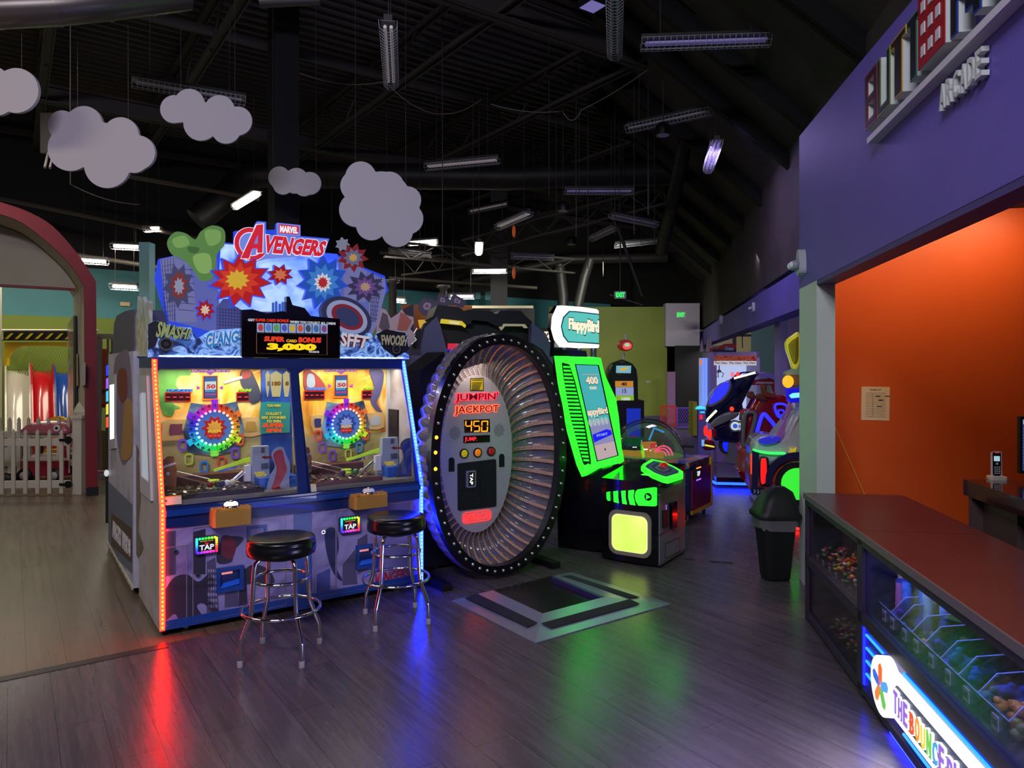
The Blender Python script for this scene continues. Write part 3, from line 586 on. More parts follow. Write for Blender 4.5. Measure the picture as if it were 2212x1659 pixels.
mb = MB(paint((60, 62, 76), .5)); mb.px(BP, smoothpoly(z5(990, 120, 1090, 100, 1150, 200, 1200, 330, 1200, 430, 1100, 470, 1060, 360, 990, 260), 4), 0, .01).m(paint((150, 60, 50), .5)).px(BP, smoothpoly(z5(1000, 110, 1080, 90, 1100, 170, 1010, 200), 4), 0, .012).m(paint((190, 200, 200), .4)).px(BP, z5(795, 235, 1000, 165, 1005, 195, 800, 255), 0, .012); mb.done('cut_board', fieldA[0])
mb = MB(paint((150, 60, 50), .5)); mb.px(BP, smoothpoly(z6(100, 100, 200, 130, 300, 220, 350, 330, 220, 340, 100, 330), 4), 0, .01).m(paint((150, 160, 170), .4)).px(BP, smoothpoly(z6(140, 160, 210, 170, 220, 300, 130, 300), 4), 0, .012); mb.done('cut_board', fieldB[0])
mb = MB(paint((84, 80, 120), .5)); mb.px(BP, smoothpoly(z6(880, 110, 1030, 110, 1040, 250, 1000, 400, 960, 500, 1030, 610, 960, 590, 890, 470, 930, 300), 4), 0, .01); mb.done('cut_board', fieldB[0])
# middle printed column with the spinning-prize reels
mb = MB(rampmat('space_blue_print', [(14, 26, 74), (40, 84, 170), (24, 50, 120)], 3, .4)); a = BP.hits(z5(1222, 80, 1560, 80), .03); mb.box(BP, a[0][0], a[1][0], .8, 1.6, 0, .03)
rE = lambda *q: z5(*q)
for x0, x1 in ((1262, 1312), (1318, 1448), (1458, 1540)):
    mb.m(lit((240, 226, 160), .55)).px(BP, z5(x0, 150, (x0+x1)/2, 110, x1, 150, x1-8, 300, x1-22, 400, x0+22, 400, x0+6, 300), .03, .034)
mb.m(paint((90, 60, 10), .4)).pxtext(BP, '180', z5(1335, 278, 1435, 276, 1435, 225, 1335, 228), .034, .038, .05).pxtext(BP, '8', z5(1485, 278, 1525, 276, 1525, 225, 1485, 228), .034, .038, .05).pxtext(BP, '1', z5(1285, 278, 1305, 276, 1305, 225, 1285, 228), .034, .038, .05)
mb.m(mat('teal_card', (40, 120, 110), .4, em=.2, ec=(60, 170, 150))).px(BP, z5(1215, 470, 1300, 455, 1540, 465, 1535, 800, 1210, 815, 1200, 600), .03, .045)
mb.m(lit((240, 210, 60), .8))
for i, s_ in enumerate(('YOU WIN', 'COLLECT', 'SIX STONES', 'TO WIN')): y = (515, 605, 648, 690)[i]; w_ = (150, 180, 270, 160)[i]; mb.pxtext(BP, s_, z5(1355-w_/2, y, 1355+w_/2, y-2, 1355+w_/2, y-32, 1355-w_/2, y-30), .045, .049, .03)
mb.m(lit((235, 80, 30), .9)).pxtext(BP, 'SUPER', z5(1230, 745, 1470, 742, 1475, 692, 1235, 696), .045, .05, .06).pxtext(BP, 'SPIN', z5(1270, 800, 1440, 797, 1445, 752, 1275, 755), .045, .05, .06)
mb.done('prize_column', pusher)
mb = MB(mat('inner_white_post', (190, 192, 190), .4)); a = BP.hits(z6(1085, 90, 1160, 90), .02); mb.box(BP, a[0][0], a[1][0], .8, 1.6, 0, .02); a = BP.hits(z6(1165, 90, 1400, 90)); mb.m(mat('grey_side_print', (112, 106, 108), .15)).box(BP, a[0][0], LW-.04, .8, 1.58, 0, .01); mb.done('inner_post', pusher)
# ramps, green target rings, chutes and side boards in front of the printed boards
BP2 = PL(F0+W*.34, U, UP); BP3 = PL(F0+W*.24, U, UP)
LG = mat('lime_plastic', (170, 220, 40), .3, em=.25, ec=(180, 230, 40))
for zz, dx, s in ((z5, 0, 1), (z6, -85, 1.0)):
    q = (lambda zz, dx: (lambda *a: zz(*[v+(dx if i % 2 == 0 else -40 if zz is z6 else 0) for i, v in enumerate(a)])))(zz, dx)
    mb = MB(LG).px(BP2, q(680, 1215, 1060, 1085, 1210, 1045, 1215, 1062, 1060, 1125, 690, 1240), 0, .01).m(lit((235, 215, 110), .4)).px(BP2, q(1050, 1130, 1225, 1078, 1225, 1105, 1052, 1152), 0, .02).m(CHROME).px(BP2, q(700, 1235, 1050, 1150, 1050, 1180, 760, 1240), 0, .012); mb.done('coin_ramp', pusher)
    mb = MB(LG); c = BP3.hit(*q(683, 1335)[0]); r_ = .036
    for i in range(3): p = BP3.pt(c[0], c[1]-i*.021); mb.lathe(p, [(r_*.55, -.003), (r_, -.003), (r_, .003), (r_*.55, .003), (r_*.55, -.003)], 24, cap=False)
    for a in range(4): p = BP3.pt(c[0]+r_*.7*math.cos(a*1.57+.7), c[1], r_*.7*math.sin(a*1.57+.7)); mb.tube([p, p-UP*.043], .002, 6)
    mb.done('target_ring', pusher)
    mb = MB(CHROME)
    for a, b in (((265, 1238), (640, 1325)), ((265, 1285), (620, 1375)), ((820, 1405), (1010, 1240)), ((845, 1410), (1035, 1245)), ((830, 1385), (1005, 1225))): mb.tube([BP3.pt(*BP3.hit(*q(*a)[0])), BP3.pt(*BP3.hit(*q(*b)[0]))], .004, 6)
    mb.done('guide_rails', pusher)
    mb = MB(mat('pale_grey_chute', (158, 170, 186), .4)).px(BP3, q(1120, 960, 1300, 950, 1310, 1370, 1100, 1390), -.05, 0).m(paint((90, 96, 110), .4)).px(BP3, q(1215, 970, 1255, 968, 1255, 1025, 1215, 1028), 0, .003).px(BP3, q(1215, 1150, 1295, 1140, 1295, 1205, 1215, 1212), 0, .003).m(paint((225, 228, 235), .3)).px(BP3, q(1035, 1175, 1100, 1165, 1100, 1345, 1035, 1350), -.03, .01)
    mb.m(lit((225, 200, 40), .6)).pxtext(BP3, 'CARD', q(1140, 1268, 1255, 1262, 1255, 1238, 1140, 1242), 0, .004, .04).pxtext(BP3, 'DROP', q(1160, 1298, 1280, 1290, 1280, 1266, 1160, 1270), 0, .004, .04)
    mb.m(paint((34, 36, 44), .5)).px(BP3, q(1150, 1320, 1200, 1310, 1260, 1340, 1210, 1370, 1140, 1375), 0, .004); mb.done('card_chute', pusher)
    mb = MB(mat('gold_column_print', (160, 104, 30), .35, noise=.4, nscale=30)).px(BP3, q(115, 1110, 170, 1065, 235, 1070, 270, 1200, 262, 1465, 118, 1495), 0, .008).m(paint((225, 226, 232), .3))
    for i in range(5): c = BP3.hit(*q(122+i*30, 1185-i*10)[0], .008); mb.disc(BP3, *c, .0085, .008, .014, k=6)
    c = BP3.hit(*q(170, 1260)[0], .008); mb.disc(BP3, *c, .011, .008, .014, k=6); mb.done('gold_column', pusher)
    red = zz is z5; BP4 = PL(F0+W*.12, U, UP)
    mb = MB(paint((150, 160, 196) if red else (60, 66, 110), .4)).px(BP4, smoothpoly(q(1330, 1050, 1380, 975, 1460, 965, 1490, 1040, 1540, 1160, 1530, 1300, 1510, 1480, 1290, 1485, 1310, 1300, 1370, 1180), 4), 0, .005).m(paint((170, 20, 26) if red else (36, 60, 160), .35)).px(BP4, smoothpoly(q(1350, 1060, 1400, 1000, 1455, 1010, 1480, 1130, 1500, 1230, 1420, 1400, 1480, 1450, 1330, 1465, 1370, 1320, 1390, 1200), 4), .005, .008)
    mb.m(paint((120, 20, 24), .4)).px(BP4, q(1215, 1078, 1260, 1055, 1260, 1068, 1350, 1062, 1350, 1095, 1262, 1092, 1262, 1102), .0, .004); mb.done('cut_board', pusher)
    mb = MB(mat('blue_ledge', (26, 92, 190), .3)); a = BP4.hits(q(1195, 1440, 1630, 1400, 1630, 1500, 1200, 1520)); mb.box(BP4, a[0][0], a[1][0], .80, .875, -.2, -.02); mb.done('coin_ledge', pusher)
    a = TL.hits(q(122, 1520, 320, 1520, 320, 1600, 122, 1620), -.006); mb = MB(paint((214, 206, 180), .5)).box(TL, a[0][0], a[1][0], a[3][1], a[0][1], -.007, -.004).m(paint((220, 160, 30), .5)).box(TL, a[0][0], a[1][0], a[0][1]-.006, a[0][1], -.004, -.003).m(paint((90, 90, 96), .5)).disc(TL, a[0][0]+.012, (a[0][1]+a[3][1])/2, .007, -.004, -.003); mb.done('notice_sticker', pusher)
# coins: a loose heap nobody could count
mb = MB(mat('coin_metal', (150, 140, 120), .3, .9)); rnd = random.Random(3)
mb.m(mat('coin_bed', (58, 48, 40), .4, .3, noise=.6, nscale=120, bump=.9)); 
for x0, x1 in ((.06, .62), (.93, 1.45)): mb.box(FL, x0, x1, .80, .83, -.48, -.05); mb.m(rampmat('brown_pusher_deck', [(50, 26, 18), (104, 60, 44), (70, 40, 30)], 6, .4)).box(FL, x0+.02, x1-.02, .83, .90, -.48, -.34)
mb.m(mat('coin_metal', (150, 140, 120), .3, .9))
for i in range(420):
    x = rnd.uniform(.07, .6) if i % 2 else rnd.uniform(.94, 1.44); y = rnd.uniform(.06, .33); c = F0+U*x+W*y+UP*(.832+rnd.uniform(0, .012))
    n = V((rnd.uniform(-.5, .5), rnd.uniform(-.5, .5), 1)).normalized(); t = n.orthogonal().normalized(); mb.disc(PL(c, t, n.cross(t)), 0, 0, .011, -.001, .001, k=9)
mb.done('coins', pusher, kind='stuff')
for i, (px, py, cc, nm) in enumerate(((454, 1072, (120, 20, 34), 'dark red'), (480, 1071, (30, 34, 60), 'dark navy'), (502, 1066, (196, 190, 160), 'cream'), (490, 1083, (215, 220, 225), 'white'), (470, 1060, (60, 50, 44), 'brown'), (740, 1050, (80, 30, 70), 'plum'), (768, 1045, (40, 120, 50), 'green'), (782, 1039, (150, 140, 110), 'tan'))):
    q = PL(F0+W*.12, U, UP); p = q.hit(px, py); mb = MB(mat('ball_%s' % nm.replace(' ', '_'), cc, .15, coat=.6)).ell(q.pt(p[0], .868), .022, .022, .022); tag(mb.done('prize_ball'), '%s glossy ball lying on the coins behind the %s window of the coin pusher' % (nm, 'red-edged' if i < 5 else 'blue-edged'), 'ball', 'balls among the coins')
# ---------------------------------------------------------------- lit comic topper
zt = Z(320, 470, 3.814)
TP = PL(F0+W*.40+UP*0, U, UP)
topper = MB(DBLUE); a = TP.hit(322, 772); b = TP.hit(886, 780)
topper.box(FL, .0, LW, 1.60, 1.668, -.84, -.29); topper.done('top_rail', pusher)
SKY = rampmat('backlit_blue_sky', [(52, 84, 226), (120, 160, 250), (176, 206, 255), (80, 120, 245)], 2.6, .4, em=.85, contrast=.16); EDGE = lit((40, 70, 220), .9)
mb = MB(EDGE); mb.px(TP, zt(90, 340, 230, 310, 640, 205, 715, 215, 715, 110, 870, 95, 905, 28, 975, 35, 975, 100, 1060, 100, 1065, 42, 1255, 62, 1255, 150, 1495, 172, 1450, 290, 1570, 310, 1800, 420, 1950, 480, 1980, 600, 1900, 700, 1850, 960, 1860, 1080, 170, 1080, 170, 850, 100, 660, 60, 500), -.05, 0)
mb.m(SKY).px(TP, zt(600, 215, 1560, 300, 1600, 960, 560, 960), 0, .004); bo = mb.done('topper_board', pusher)
# skyline prints
LILAC = lit((134, 136, 200), .55); LIL2 = lit((92, 98, 178), .5); LIL3 = lit((112, 120, 206), .55); LINE = paint((40, 46, 90), .5)
mb = MB(LIL3).px(TP, zt(105, 360, 240, 325, 560, 240, 600, 960, 185, 850, 150, 640), .0025, .005).m(LILAC)
for q in ((100, 345, 225, 315, 235, 560, 210, 860, 170, 850, 130, 640), (230, 330, 330, 380, 380, 600, 400, 860, 230, 860)): mb.px(TP, zt(*q), .003, .007)
mb.m(LINE)
for i in range(5): mb.px(TP, zt(110+i*24, 345-i*5, 113+i*24, 345-i*5, 150+i*18, 850, 146+i*18, 850), .004, .0085)
for i in range(12): mb.px(TP, zt(120, 400+i*38, 225, 380+i*38, 225, 383+i*38, 120, 403+i*38), .004, .0085)
for i in range(7): mb.px(TP, zt(250, 420+i*56, 380, 430+i*56, 380, 434+i*56, 250, 424+i*56), .004, .0085)
mb.done('skyline_print', bo)
mb = MB(LIL3).px(TP, zt(1560, 320, 1790, 430, 1935, 500, 1955, 600, 1890, 720, 1850, 960, 1600, 960), .0025, .005).m(LILAC)
for q in ((1820, 470, 1950, 500, 1960, 600, 1880, 900, 1850, 955, 1820, 900), (1600, 330, 1700, 380, 1800, 440, 1790, 700, 1620, 660)): mb.px(TP, zt(*q), .003, .007)
mb.m(LINE)
for i in range(5): mb.px(TP, zt(1840+i*20, 490, 1843+i*20, 490, 1835+i*10, 860, 1831+i*10, 860), .004, .0085)
for i in range(10): mb.px(TP, zt(1830, 520+i*34, 1935-i*5, 530+i*34, 1935-i*5, 533+i*34, 1830, 523+i*34), .004, .0085)
mb.done('skyline_print', bo)
mb = MB(LIL2).px(TP, zt(560, 740, 620, 670, 690, 670, 700, 720, 770, 760, 790, 775, 1140, 775, 1140, 920, 560, 920), .003, .0065).m(lit((70, 110, 220), .6))
for x, h in ((1020, 700), (1045, 690), (1075, 710), (1100, 695)): mb.px(TP, zt(x, h, x+20, h, x+20, 780, x, 780), .003, .007)
mb.m(LINE)
for i in range(6): mb.px(TP, zt(575, 750+i*26, 765, 765+i*26, 765, 768+i*26, 575, 753+i*26), .004, .0085)
for i in range(7): mb.px(TP, zt(590+i*24, 745, 593+i*24, 745, 593+i*24, 915, 590+i*24, 915), .004, .0085)
mb.done('skyline_print', bo)
def cut(name, outer, col, cols2=(), lift=.03, em=.62, edge=True):
    mb = MB(); o_ = smoothpoly(zt(*outer), 5)
    if edge: mb.m(EDGE).poly(TP, [(x, y) for x, y in inset(TP.hits(o_, lift), 1.05)], 0, lift)
    mb.m(lit(col, em)).px(TP, o_, lift, lift+.004)
    for c_, q in cols2: mb.m(lit(c_, em)).px(TP, smoothpoly(zt(*q), 4), lift+.004, lift+.006)
    return mb.done(name, pusher)
# plain coloured cut-outs: bursts, clouds and blocks, no figures
def burst(cx, cy, rx, ry, n, f=.62, ph=0.):
    return [(cx+(rx if i % 2 == 0 else rx*f)*math.cos(ph+math.pi*i/n), cy+(ry if i % 2 == 0 else ry*f)*math.sin(ph+math.pi*i/n)) for i in range(2*n)]
def zb(pts): return [zt(*p)[0] for p in pts]
def bcut(name, c, lift, layers, edge=True, em=.62):
    mb = MB(); k = 0.
    for (cx, cy, rx, ry, n, f, ph, col) in layers:
        q = zb(burst(cx, cy, rx, ry, n, f, ph))
        if k == 0. and edge: mb.m(EDGE).poly(TP, inset(TP.hits(q, lift), 1.07), 0, lift)
        mb.m(lit(col, em)).px(TP, q, lift+k-(.0 if k else lift), lift+k+.003); k += .003
    return mb.done(name, pusher)
def cut(name, outer, col, cols2=(), lift=.03, em=.62, edge=True):
    mb = MB(); o_ = smoothpoly(zt(*outer), 5)
    if edge: mb.m(EDGE).poly(TP, inset(TP.hits(o_, lift), 1.05), 0, lift)
    mb.m(lit(col, em)).px(TP, o_, 0, lift+.004)
    for c_, q in cols2: mb.m(lit(c_, em)).px(TP, smoothpoly(zt(*q), 4), lift+.004, lift+.006)
    return mb.done(name, pusher)
cut('green_cloud', (160, 200, 220, 120, 310, 130, 390, 180, 440, 110, 530, 65, 625, 100, 630, 220, 570, 300, 550, 420, 530, 500, 440, 520, 390, 450, 300, 350, 200, 300), (108, 160, 84),
    (((148, 196, 108), (200, 180, 300, 150, 340, 220, 240, 250)), ((148, 196, 108), (470, 110, 590, 110, 590, 200, 500, 230)), ((160, 206, 116), (370, 320, 500, 300, 520, 440, 420, 450)), ((78, 122, 62), (330, 240, 420, 250, 400, 290, 340, 285))), .018, .52, False)
bcut('comic_burst', None, .02, ((250, 560, 130, 190, 9, .66, .2, (80, 84, 128)), (255, 560, 84, 130, 9, .66, .3, (150, 62, 56)), (255, 565, 46, 76, 9, .66, .3, (176, 180, 210))), False, .5)
bcut('comic_burst', None, .05, ((760, 520, 250, 215, 11, .66, .1, (206, 30, 34)), (745, 515, 180, 150, 11, .66, .25, (236, 66, 40)), (735, 512, 104, 88, 11, .68, .1, (244, 196, 60))))
bcut('comic_burst', None, .045, ((1090, 470, 105, 86, 8, .6, .3, (176, 24, 34)), (1090, 470, 60, 50, 8, .6, .1, (236, 130, 90))))
bcut('comic_burst', None, .04, ((470, 760, 84, 90, 8, .6, .2, (176, 24, 34)), (470, 760, 42, 46, 8, .6, .1, (244, 214, 190))))
bcut('comic_burst', None, .045, ((1440, 530, 200, 215, 11, .68, .15, (40, 92, 200)), (1440, 530, 140, 150, 11, .68, .3, (70, 140, 230)), (1440, 535, 76, 84, 11, .68, .1, (232, 234, 244)), (1440, 535, 44, 50, 11, .68, .2, (200, 44, 50))))
bcut('comic_burst', None, .016, ((1690, 330, 130, 120, 9, .64, .1, (146, 44, 52)), (1690, 330, 84, 78, 9, .64, .3, (120, 126, 168)), (1690, 330, 40, 36, 9, .64, .1, (226, 180, 100))), False, .5)
bcut('comic_burst', None, .018, ((1790, 570, 165, 130, 10, .62, .1, (70, 62, 104)), (1790, 570, 105, 84, 10, .62, .25, (122, 86, 164)), (1790, 570, 50, 42, 10, .62, .1, (206, 170, 140))), False, .5)
bcut('comic_burst', None, .014, ((1605, 220, 60, 60, 7, .66, .1, (150, 156, 184)),), False, .5)
C = TP.hit(*zt(1640, 820)[0], .07); mb = MB()
for r_, c_, n_ in ((.215, (48, 50, 84), 0), (.175, (150, 158, 200), .004), (.135, (128, 36, 50), .008), (.10, (52, 58, 100), .012)):
    k = r_*.86; pts = [(C[0]+k*math.cos(t*math.pi/24)*1.03-.02*math.sin(t*math.pi/24), C[1]+k*math.sin(t*math.pi/24)*.80-.12*k*math.cos(t*math.pi/24)) for t in range(48)]; mb.m(lit(c_, .7)).poly(TP, pts, .0 if n_ == 0 else .07+n_-.004, .07+n_)
mb.done('round_board', pusher)
# logo
mb = MB(); LB = lit((120, 140, 235), .8)
mb.m(LB).px(TP, zt(720, 350, 715, 230, 740, 130, 870, 100, 905, 35, 965, 38, 970, 140, 1250, 160, 1490, 178, 1450, 310, 1120, 330, 980, 340, 860, 370, 760, 360), .02, .04)
RD = lit((214, 34, 60), .85); WHITEL = lit((245, 240, 250), .9)
C = TP.hit(*zt(845, 220)[0], .04); k = 36
for R0, R1, m_, n_ in ((.112, .074, WHITEL, .046), (.108, .079, RD, .050)):
    A1 = [(C[0]+R0*math.cos(math.radians(62+t*7.6)), C[1]+R0*1.03*math.sin(math.radians(62+t*7.6))) for t in range(k)]; A2 = [(C[0]+R1*math.cos(math.radians(62+t*7.6)), C[1]+R1*1.03*math.sin(math.radians(62+t*7.6))) for t in range(k)]
    mb.m(m_); strip(mb, TP, A1, A2, .04, n_)
for e, m_, n_ in ((6, WHITEL, .054), (0, RD, .058)):
    mb.m(m_).px(TP, zt(765-e, 335+e, 895-e, 60-e, 948+e, 55-e, 942+e, 288+e, 900-e, 290+e, 902, 250, 860, 252, 830+e, 337+e), .04, n_)
mb.m(LB).px(TP, zt(872, 215, 905, 140, 903, 215), .058, .060)
mb.m(WHITEL).pxtext(TP, 'VENGERS', zt(936, 296, 1440, 328, 1486, 190, 970, 134), .04, .052, .07)
mb.m(RD).pxtext(TP, 'VENGERS', zt(942, 290, 1436, 320, 1478, 194, 974, 140), .052, .058, .045)
mb.m(LB).px(TP, zt(1065, 42, 1255, 62, 1255, 152, 1065, 140), .02, .04).m(RD).px(TP, zt(1080, 55, 1242, 72, 1240, 140, 1078, 128), .04, .044).m(WHITEL).pxtext(TP, 'MARVEL', zt(1086, 122, 1234, 132, 1236, 80, 1088, 64), .044, .048, .05)
mb.done('logo_sign', pusher)
# rubble strip with sound words and lower light line
ROCK = rampmat('blue_rubble_print', [(26, 36, 76), (70, 110, 190), (150, 196, 245), (60, 92, 170)], 9, .5, (1, 1, 1.4), em=.5, dist=1.6, contrast=.14)
TF = PL(F0+W*.31, U, UP)
mb = MB(ROCK); yb = 1.668
def lower(q, n0, n1): pts = TF.hits(zt(*q), n1); mb.poly(TF, [(x, max(y, yb)) for x, y in pts], n0, n1)
lower((0, 880, 60, 845, 200, 900, 350, 900, 400, 1000, 520, 930, 770, 910, 775, 1250, 0, 1250), -.03, 0); mb.m(paint((26, 28, 40), .5)); lower((0, 880, 60, 845, 110, 870, 90, 960, 60, 1060, 0, 1090), 0, .006); mb.done('rubble_strip', pusher)
mb = MB(ROCK); lower((1580, 935, 1700, 960, 1840, 950, 1860, 1010, 1900, 940, 2050, 930, 2140, 960, 2150, 1250, 1580, 1250), -.03, 0)
mb.m(paint((26, 28, 40), .5))
for q in ((1880, 960, 1960, 920, 2120, 950, 2150, 1090, 2040, 1150, 1940, 1080),): lower(q, 0, .006)
mb.done('rubble_strip', pusher)
mb = MB(lit((225, 238, 255), 2.2)); x = [TF.hit(*zt(v, 1150)[0])[0] for v in (90, 775, 1580, 2100)]; mb.box(TF, x[0], x[1], yb+.004, yb+.012, 0, .008); mb.done('light_strip', pusher); MB(lit((225, 238, 255), 2.2)).box(TF, x[2], x[3], yb+.004, yb+.012, 0, .008).done('light_strip', pusher)
for s_, q, c_, e_ in (('SMASH!', (60, 985, 330, 1005, 360, 920, 90, 850), (150, 160, 110), (20, 24, 24)), ('CLANG', (470, 1080, 735, 1030, 745, 930, 480, 950), (40, 130, 220), (225, 235, 250)), ('SFFT', (1590, 1060, 1790, 1080, 1830, 980, 1590, 945), (214, 206, 220), (120, 30, 50)), ('FWOOSH', (1930, 1050, 2120, 1060, 2145, 970, 1920, 965), (140, 132, 120), (24, 24, 30))):
    mb = MB(lit(e_, .6) if sum(e_) > 300 else paint(e_, .5)).pxtext(TF, s_, zt(*q), .0, .018, .10).m(lit(c_, .7)).pxtext(TF, s_, zt(*q), .018, .024, .03); mb.done('sound_word', pusher)
for x, y, r_ in ((148, 1042, .042), (2045, 1085, .034)):
    c = TF.hit(*zt(x, y)[0], .03); mb = MB(BLACK).disc(TF, *c, r_, 0, .03).m(mat('speaker_rim', (90, 90, 96), .3)).ring(TF, [(c[0]+r_*math.cos(t*.2618), c[1]+r_*math.sin(t*.2618)) for t in range(24)], [(c[0]+r_*.75*math.cos(t*.2618), c[1]+r_*.75*math.sin(t*.2618)) for t in range(24)], .03, .036).m(mat('speaker_dome', (60, 60, 66), .3)).disc(TF, *c, r_*.35, .03, .036); mb.done('speaker', pusher)
# black bonus display
BD = PL(F0+W*.27, U, UP); mb = MB(GLOSSBLACK); pts = BD.hits(zt(770, 760, 860, 755, 980, 790, 1110, 770, 1140, 780, 1140, 650, 1165, 650, 1190, 720, 1290, 745, 1340, 810, 1580, 835, 1580, 1160, 770, 1150)); pts = [(x, max(y, 1.669)) for x, y in pts]; mb.poly(BD, pts, -.05, 0)
bd = mb.done('bonus_display', pusher)
mb = MB(lit((215, 215, 225), .8)).pxtext(BD, 'GET', zt(822, 852, 880, 855, 880, 835, 822, 832), 0, .003, .03).pxtext(BD, 'WHEN YOU COLLECT ALL CARDS', zt(1168, 868, 1545, 884, 1545, 864, 1168, 848), 0, .003, .03)
mb.m(lit((225, 50, 30), .9)).pxtext(BD, 'SUPER CARD BONUS', zt(884, 855, 1158, 864, 1160, 838, 884, 832), 0, .003, .04)
mb.m(paint((170, 120, 80), .4)); q = BD.hits(zt(890, 950, 1475, 965, 1475, 1132, 890, 1118)); mb.ring(BD, q, inset(q, .985), 0, .004)
mb.m(lit((226, 60, 30), .9)).pxtext(BD, 'SUPER', zt(955, 1020, 1125, 1025, 1130, 982, 960, 976), 0, .004, .06).pxtext(BD, 'BONUS', zt(1238, 1030, 1425, 1034, 1430, 988, 1242, 984), 0, .004, .06); mb.m(lit((230, 170, 40), .9)).pxtext(BD, 'CARD', zt(1138, 1026, 1226, 1030, 1228, 1006, 1140, 1002), 0, .004, .04)
mb.m(lit((250, 214, 20), 1.)).pxtext(BD, '3,000', zt(975, 1100, 1385, 1108, 1390, 1040, 985, 1032), 0, .006, .07); mb.m(lit((220, 220, 220), .7)).pxtext(BD, 'TICKETS', zt(1325, 1113, 1410, 1115, 1410, 1100, 1325, 1098), 0, .007, .02); mb.done('screen', bd)
cols = [(206, 60, 60), (90, 130, 220), (90, 170, 80), (80, 90, 200), (220, 180, 60), (220, 90, 50), (70, 74, 100), (70, 110, 170), (140, 70, 130)]
for i, c_ in enumerate(cols):
    x = 897+i*65.5; y = 868+i*1.3; mb = MB(lit((150, 175, 225), .7)).px(BD, zt(x, y, x+58, y+1, x+58, y+78, x, y+76), 0, .004).m(lit(c_, .7)).px(BD, smoothpoly(zt(x+14, y+18, x+30, y+8, x+46, y+22, x+50, y+48, x+36, y+68, x+18, y+60, x+8, y+40), 3), .004, .006); mb.done('bonus_card', bd)
# clear ragged sign standing on the side and the second topper behind on the right
mb = MB(rampmat('clear_printed_flame', [(150, 130, 110), (200, 200, 190), (170, 150, 130)], 8, .2)); mb.px(PL(F0+W*.84, -W, UP), [(287, 770), (291, 690), (296, 670), (297, 640), (303, 652), (309, 641), (313, 655), (322, 650), (322, 770)], -.02, 0); mb.done('clear_side_sign', pusher)
# ================================================================ bar stools
CUSH = mat('black_vinyl', (12, 12, 15), .28, coat=.25, bump=.08, nscale=14)
def make_stool():
    t = thing('bar_stool', 'stool', 'stool', (0, 0, 0))
    MB(CUSH).lathe((0, 0, 0), [(0, .562), (.165, .562), (.183, .572), (.188, .60), (.187, .628), (.182, .636), (.186, .642), (.18, .657), (.15, .664), (0, .668)], 40, cap=False).done('seat', t)
    MB(BLACK).lathe((0, 0, 0), [(0, .535), (.07, .535), (.12, .563), (0, .563)], 24, cap=False).done('swivel_plate', t)
    for k in range(4):
        a = math.pi/4*0+k*math.pi/2+.62; d = V((math.cos(a), math.sin(a), 0))
        p = [d*.085+UP*.556, d*.125+UP*.553, d*.150+UP*.535, d*.157+UP*.50, d*.172+UP*.275, d*.178+UP*.255, d*.226+UP*.135, d*.232+UP*.115, d*.235+UP*.018]
        lg = MB(CHROME).tube(p, .0125, 10).done('leg', t); MB(paint((150, 146, 150), .4)).lathe(d*.235, [(.016, 0), (.016, .03), (.0135, .034)], 12).done('foot_cap', lg)
    for r, z in ((.150, .43), (.21, .262)):
        MB(CHROME).tube([(r*math.cos(i*math.pi/24), r*math.sin(i*math.pi/24), z) for i in range(48)], .0095, 8, True).done('foot_ring', t)
    return t
s1 = make_stool(); c = G(608, 1414); s1.location = c; s1.rotation_euler = (0, 0, .15)
tag(s1, 'black round bar stool with chrome legs standing nearest the red-lit edge of the coin pusher', 'stool', 'bar stools at the coin pusher')
c = G(856, 1336); dup(s1, c, .55, 'black round bar stool with chrome legs standing by the blue-lit edge of the coin pusher')
# ================================================================ ribbed jump wheel
JO = V((-.067, 5.41, 0)); JP = PL(JO, U, UP); JB = PL(JO+W*.36, U, UP)
jack = thing('jump_wheel_game', 'tall oval jump game with a ribbed clear tube around a brushed steel face', 'arcade machine', JO+W*.3)
def ov(rx, rz, t, e=2.15): c, s = math.cos(t), math.sin(t); return (rx*math.copysign(abs(c)**(2/e), c), rz*math.copysign(abs(s)**(2/e), s))
CZ = .94
n = 96; A1 = [ov(.62, .915, 2*math.pi*i/n) for i in range(n)]; A2 = [ov(.548, .838, 2*math.pi*i/n) for i in range(n)]
A1 = [(x, y+CZ) for x, y in A1]; A2 = [(x, y+CZ) for x, y in A2]
ro = MB(mat('black_ring', (13, 13, 18), .3, coat=.2)).ring(JP, A1, A2, -.07, 0).done('front_ring', jack)
k = 54
for i in range(k):
    t = 2*math.pi*(i+.5)/k; x, y = ov(.585, .877, t, 2.1); on = 165 < math.degrees(t) < 190
    mb = MB(lit((255, 176, 40), 3.) if on else CHROME); p = JP.pt(x, y+CZ, .0); mb.ell(p, .014, .012, .014, 10, 6); mb.done('ring_bulb', ro)
# clear ribbed tube between ring and face
rib = mat('clear_ribbed_plastic', (124, 122, 134), .12, spec=.9, alpha=.55)
NR = 58; path = [(0, .03), (-.03, .08), (-.04, .14), (.0, .21), (.10, .28), (.24, .34), (.42, .38), (.62, .40), (.82, .40), (1, .37)]
def rp(t, f, dep, bump=0.):
    a = ov(.60, .893, t); b = ov(.335, .628, t, 2.05); x = a[0]+(b[0]-a[0])*f; z = a[1]+CZ+(b[1]+.915-a[1]-CZ)*f
    l = math.hypot(x, z-CZ); return JP.pt(x+x/l*bump, z+(z-CZ)/l*bump, -dep)
M = NR*6; vs = []; fs = []
for j, (f, dep) in enumerate(path):
    for i in range(M): vs.append(rp(2*math.pi*i/M, f, dep+.016*abs(math.sin(math.pi*i/6)), .022*abs(math.sin(math.pi*i/6))*(1-f)))
for j in range(len(path)-1):
    for i in range(M): fs.append((j*M+i, j*M+(i+1) % M, (j+1)*M+(i+1) % M, (j+1)*M+i))
MB(rib).add(vs, fs, True).done('ribbed_tube', jack)
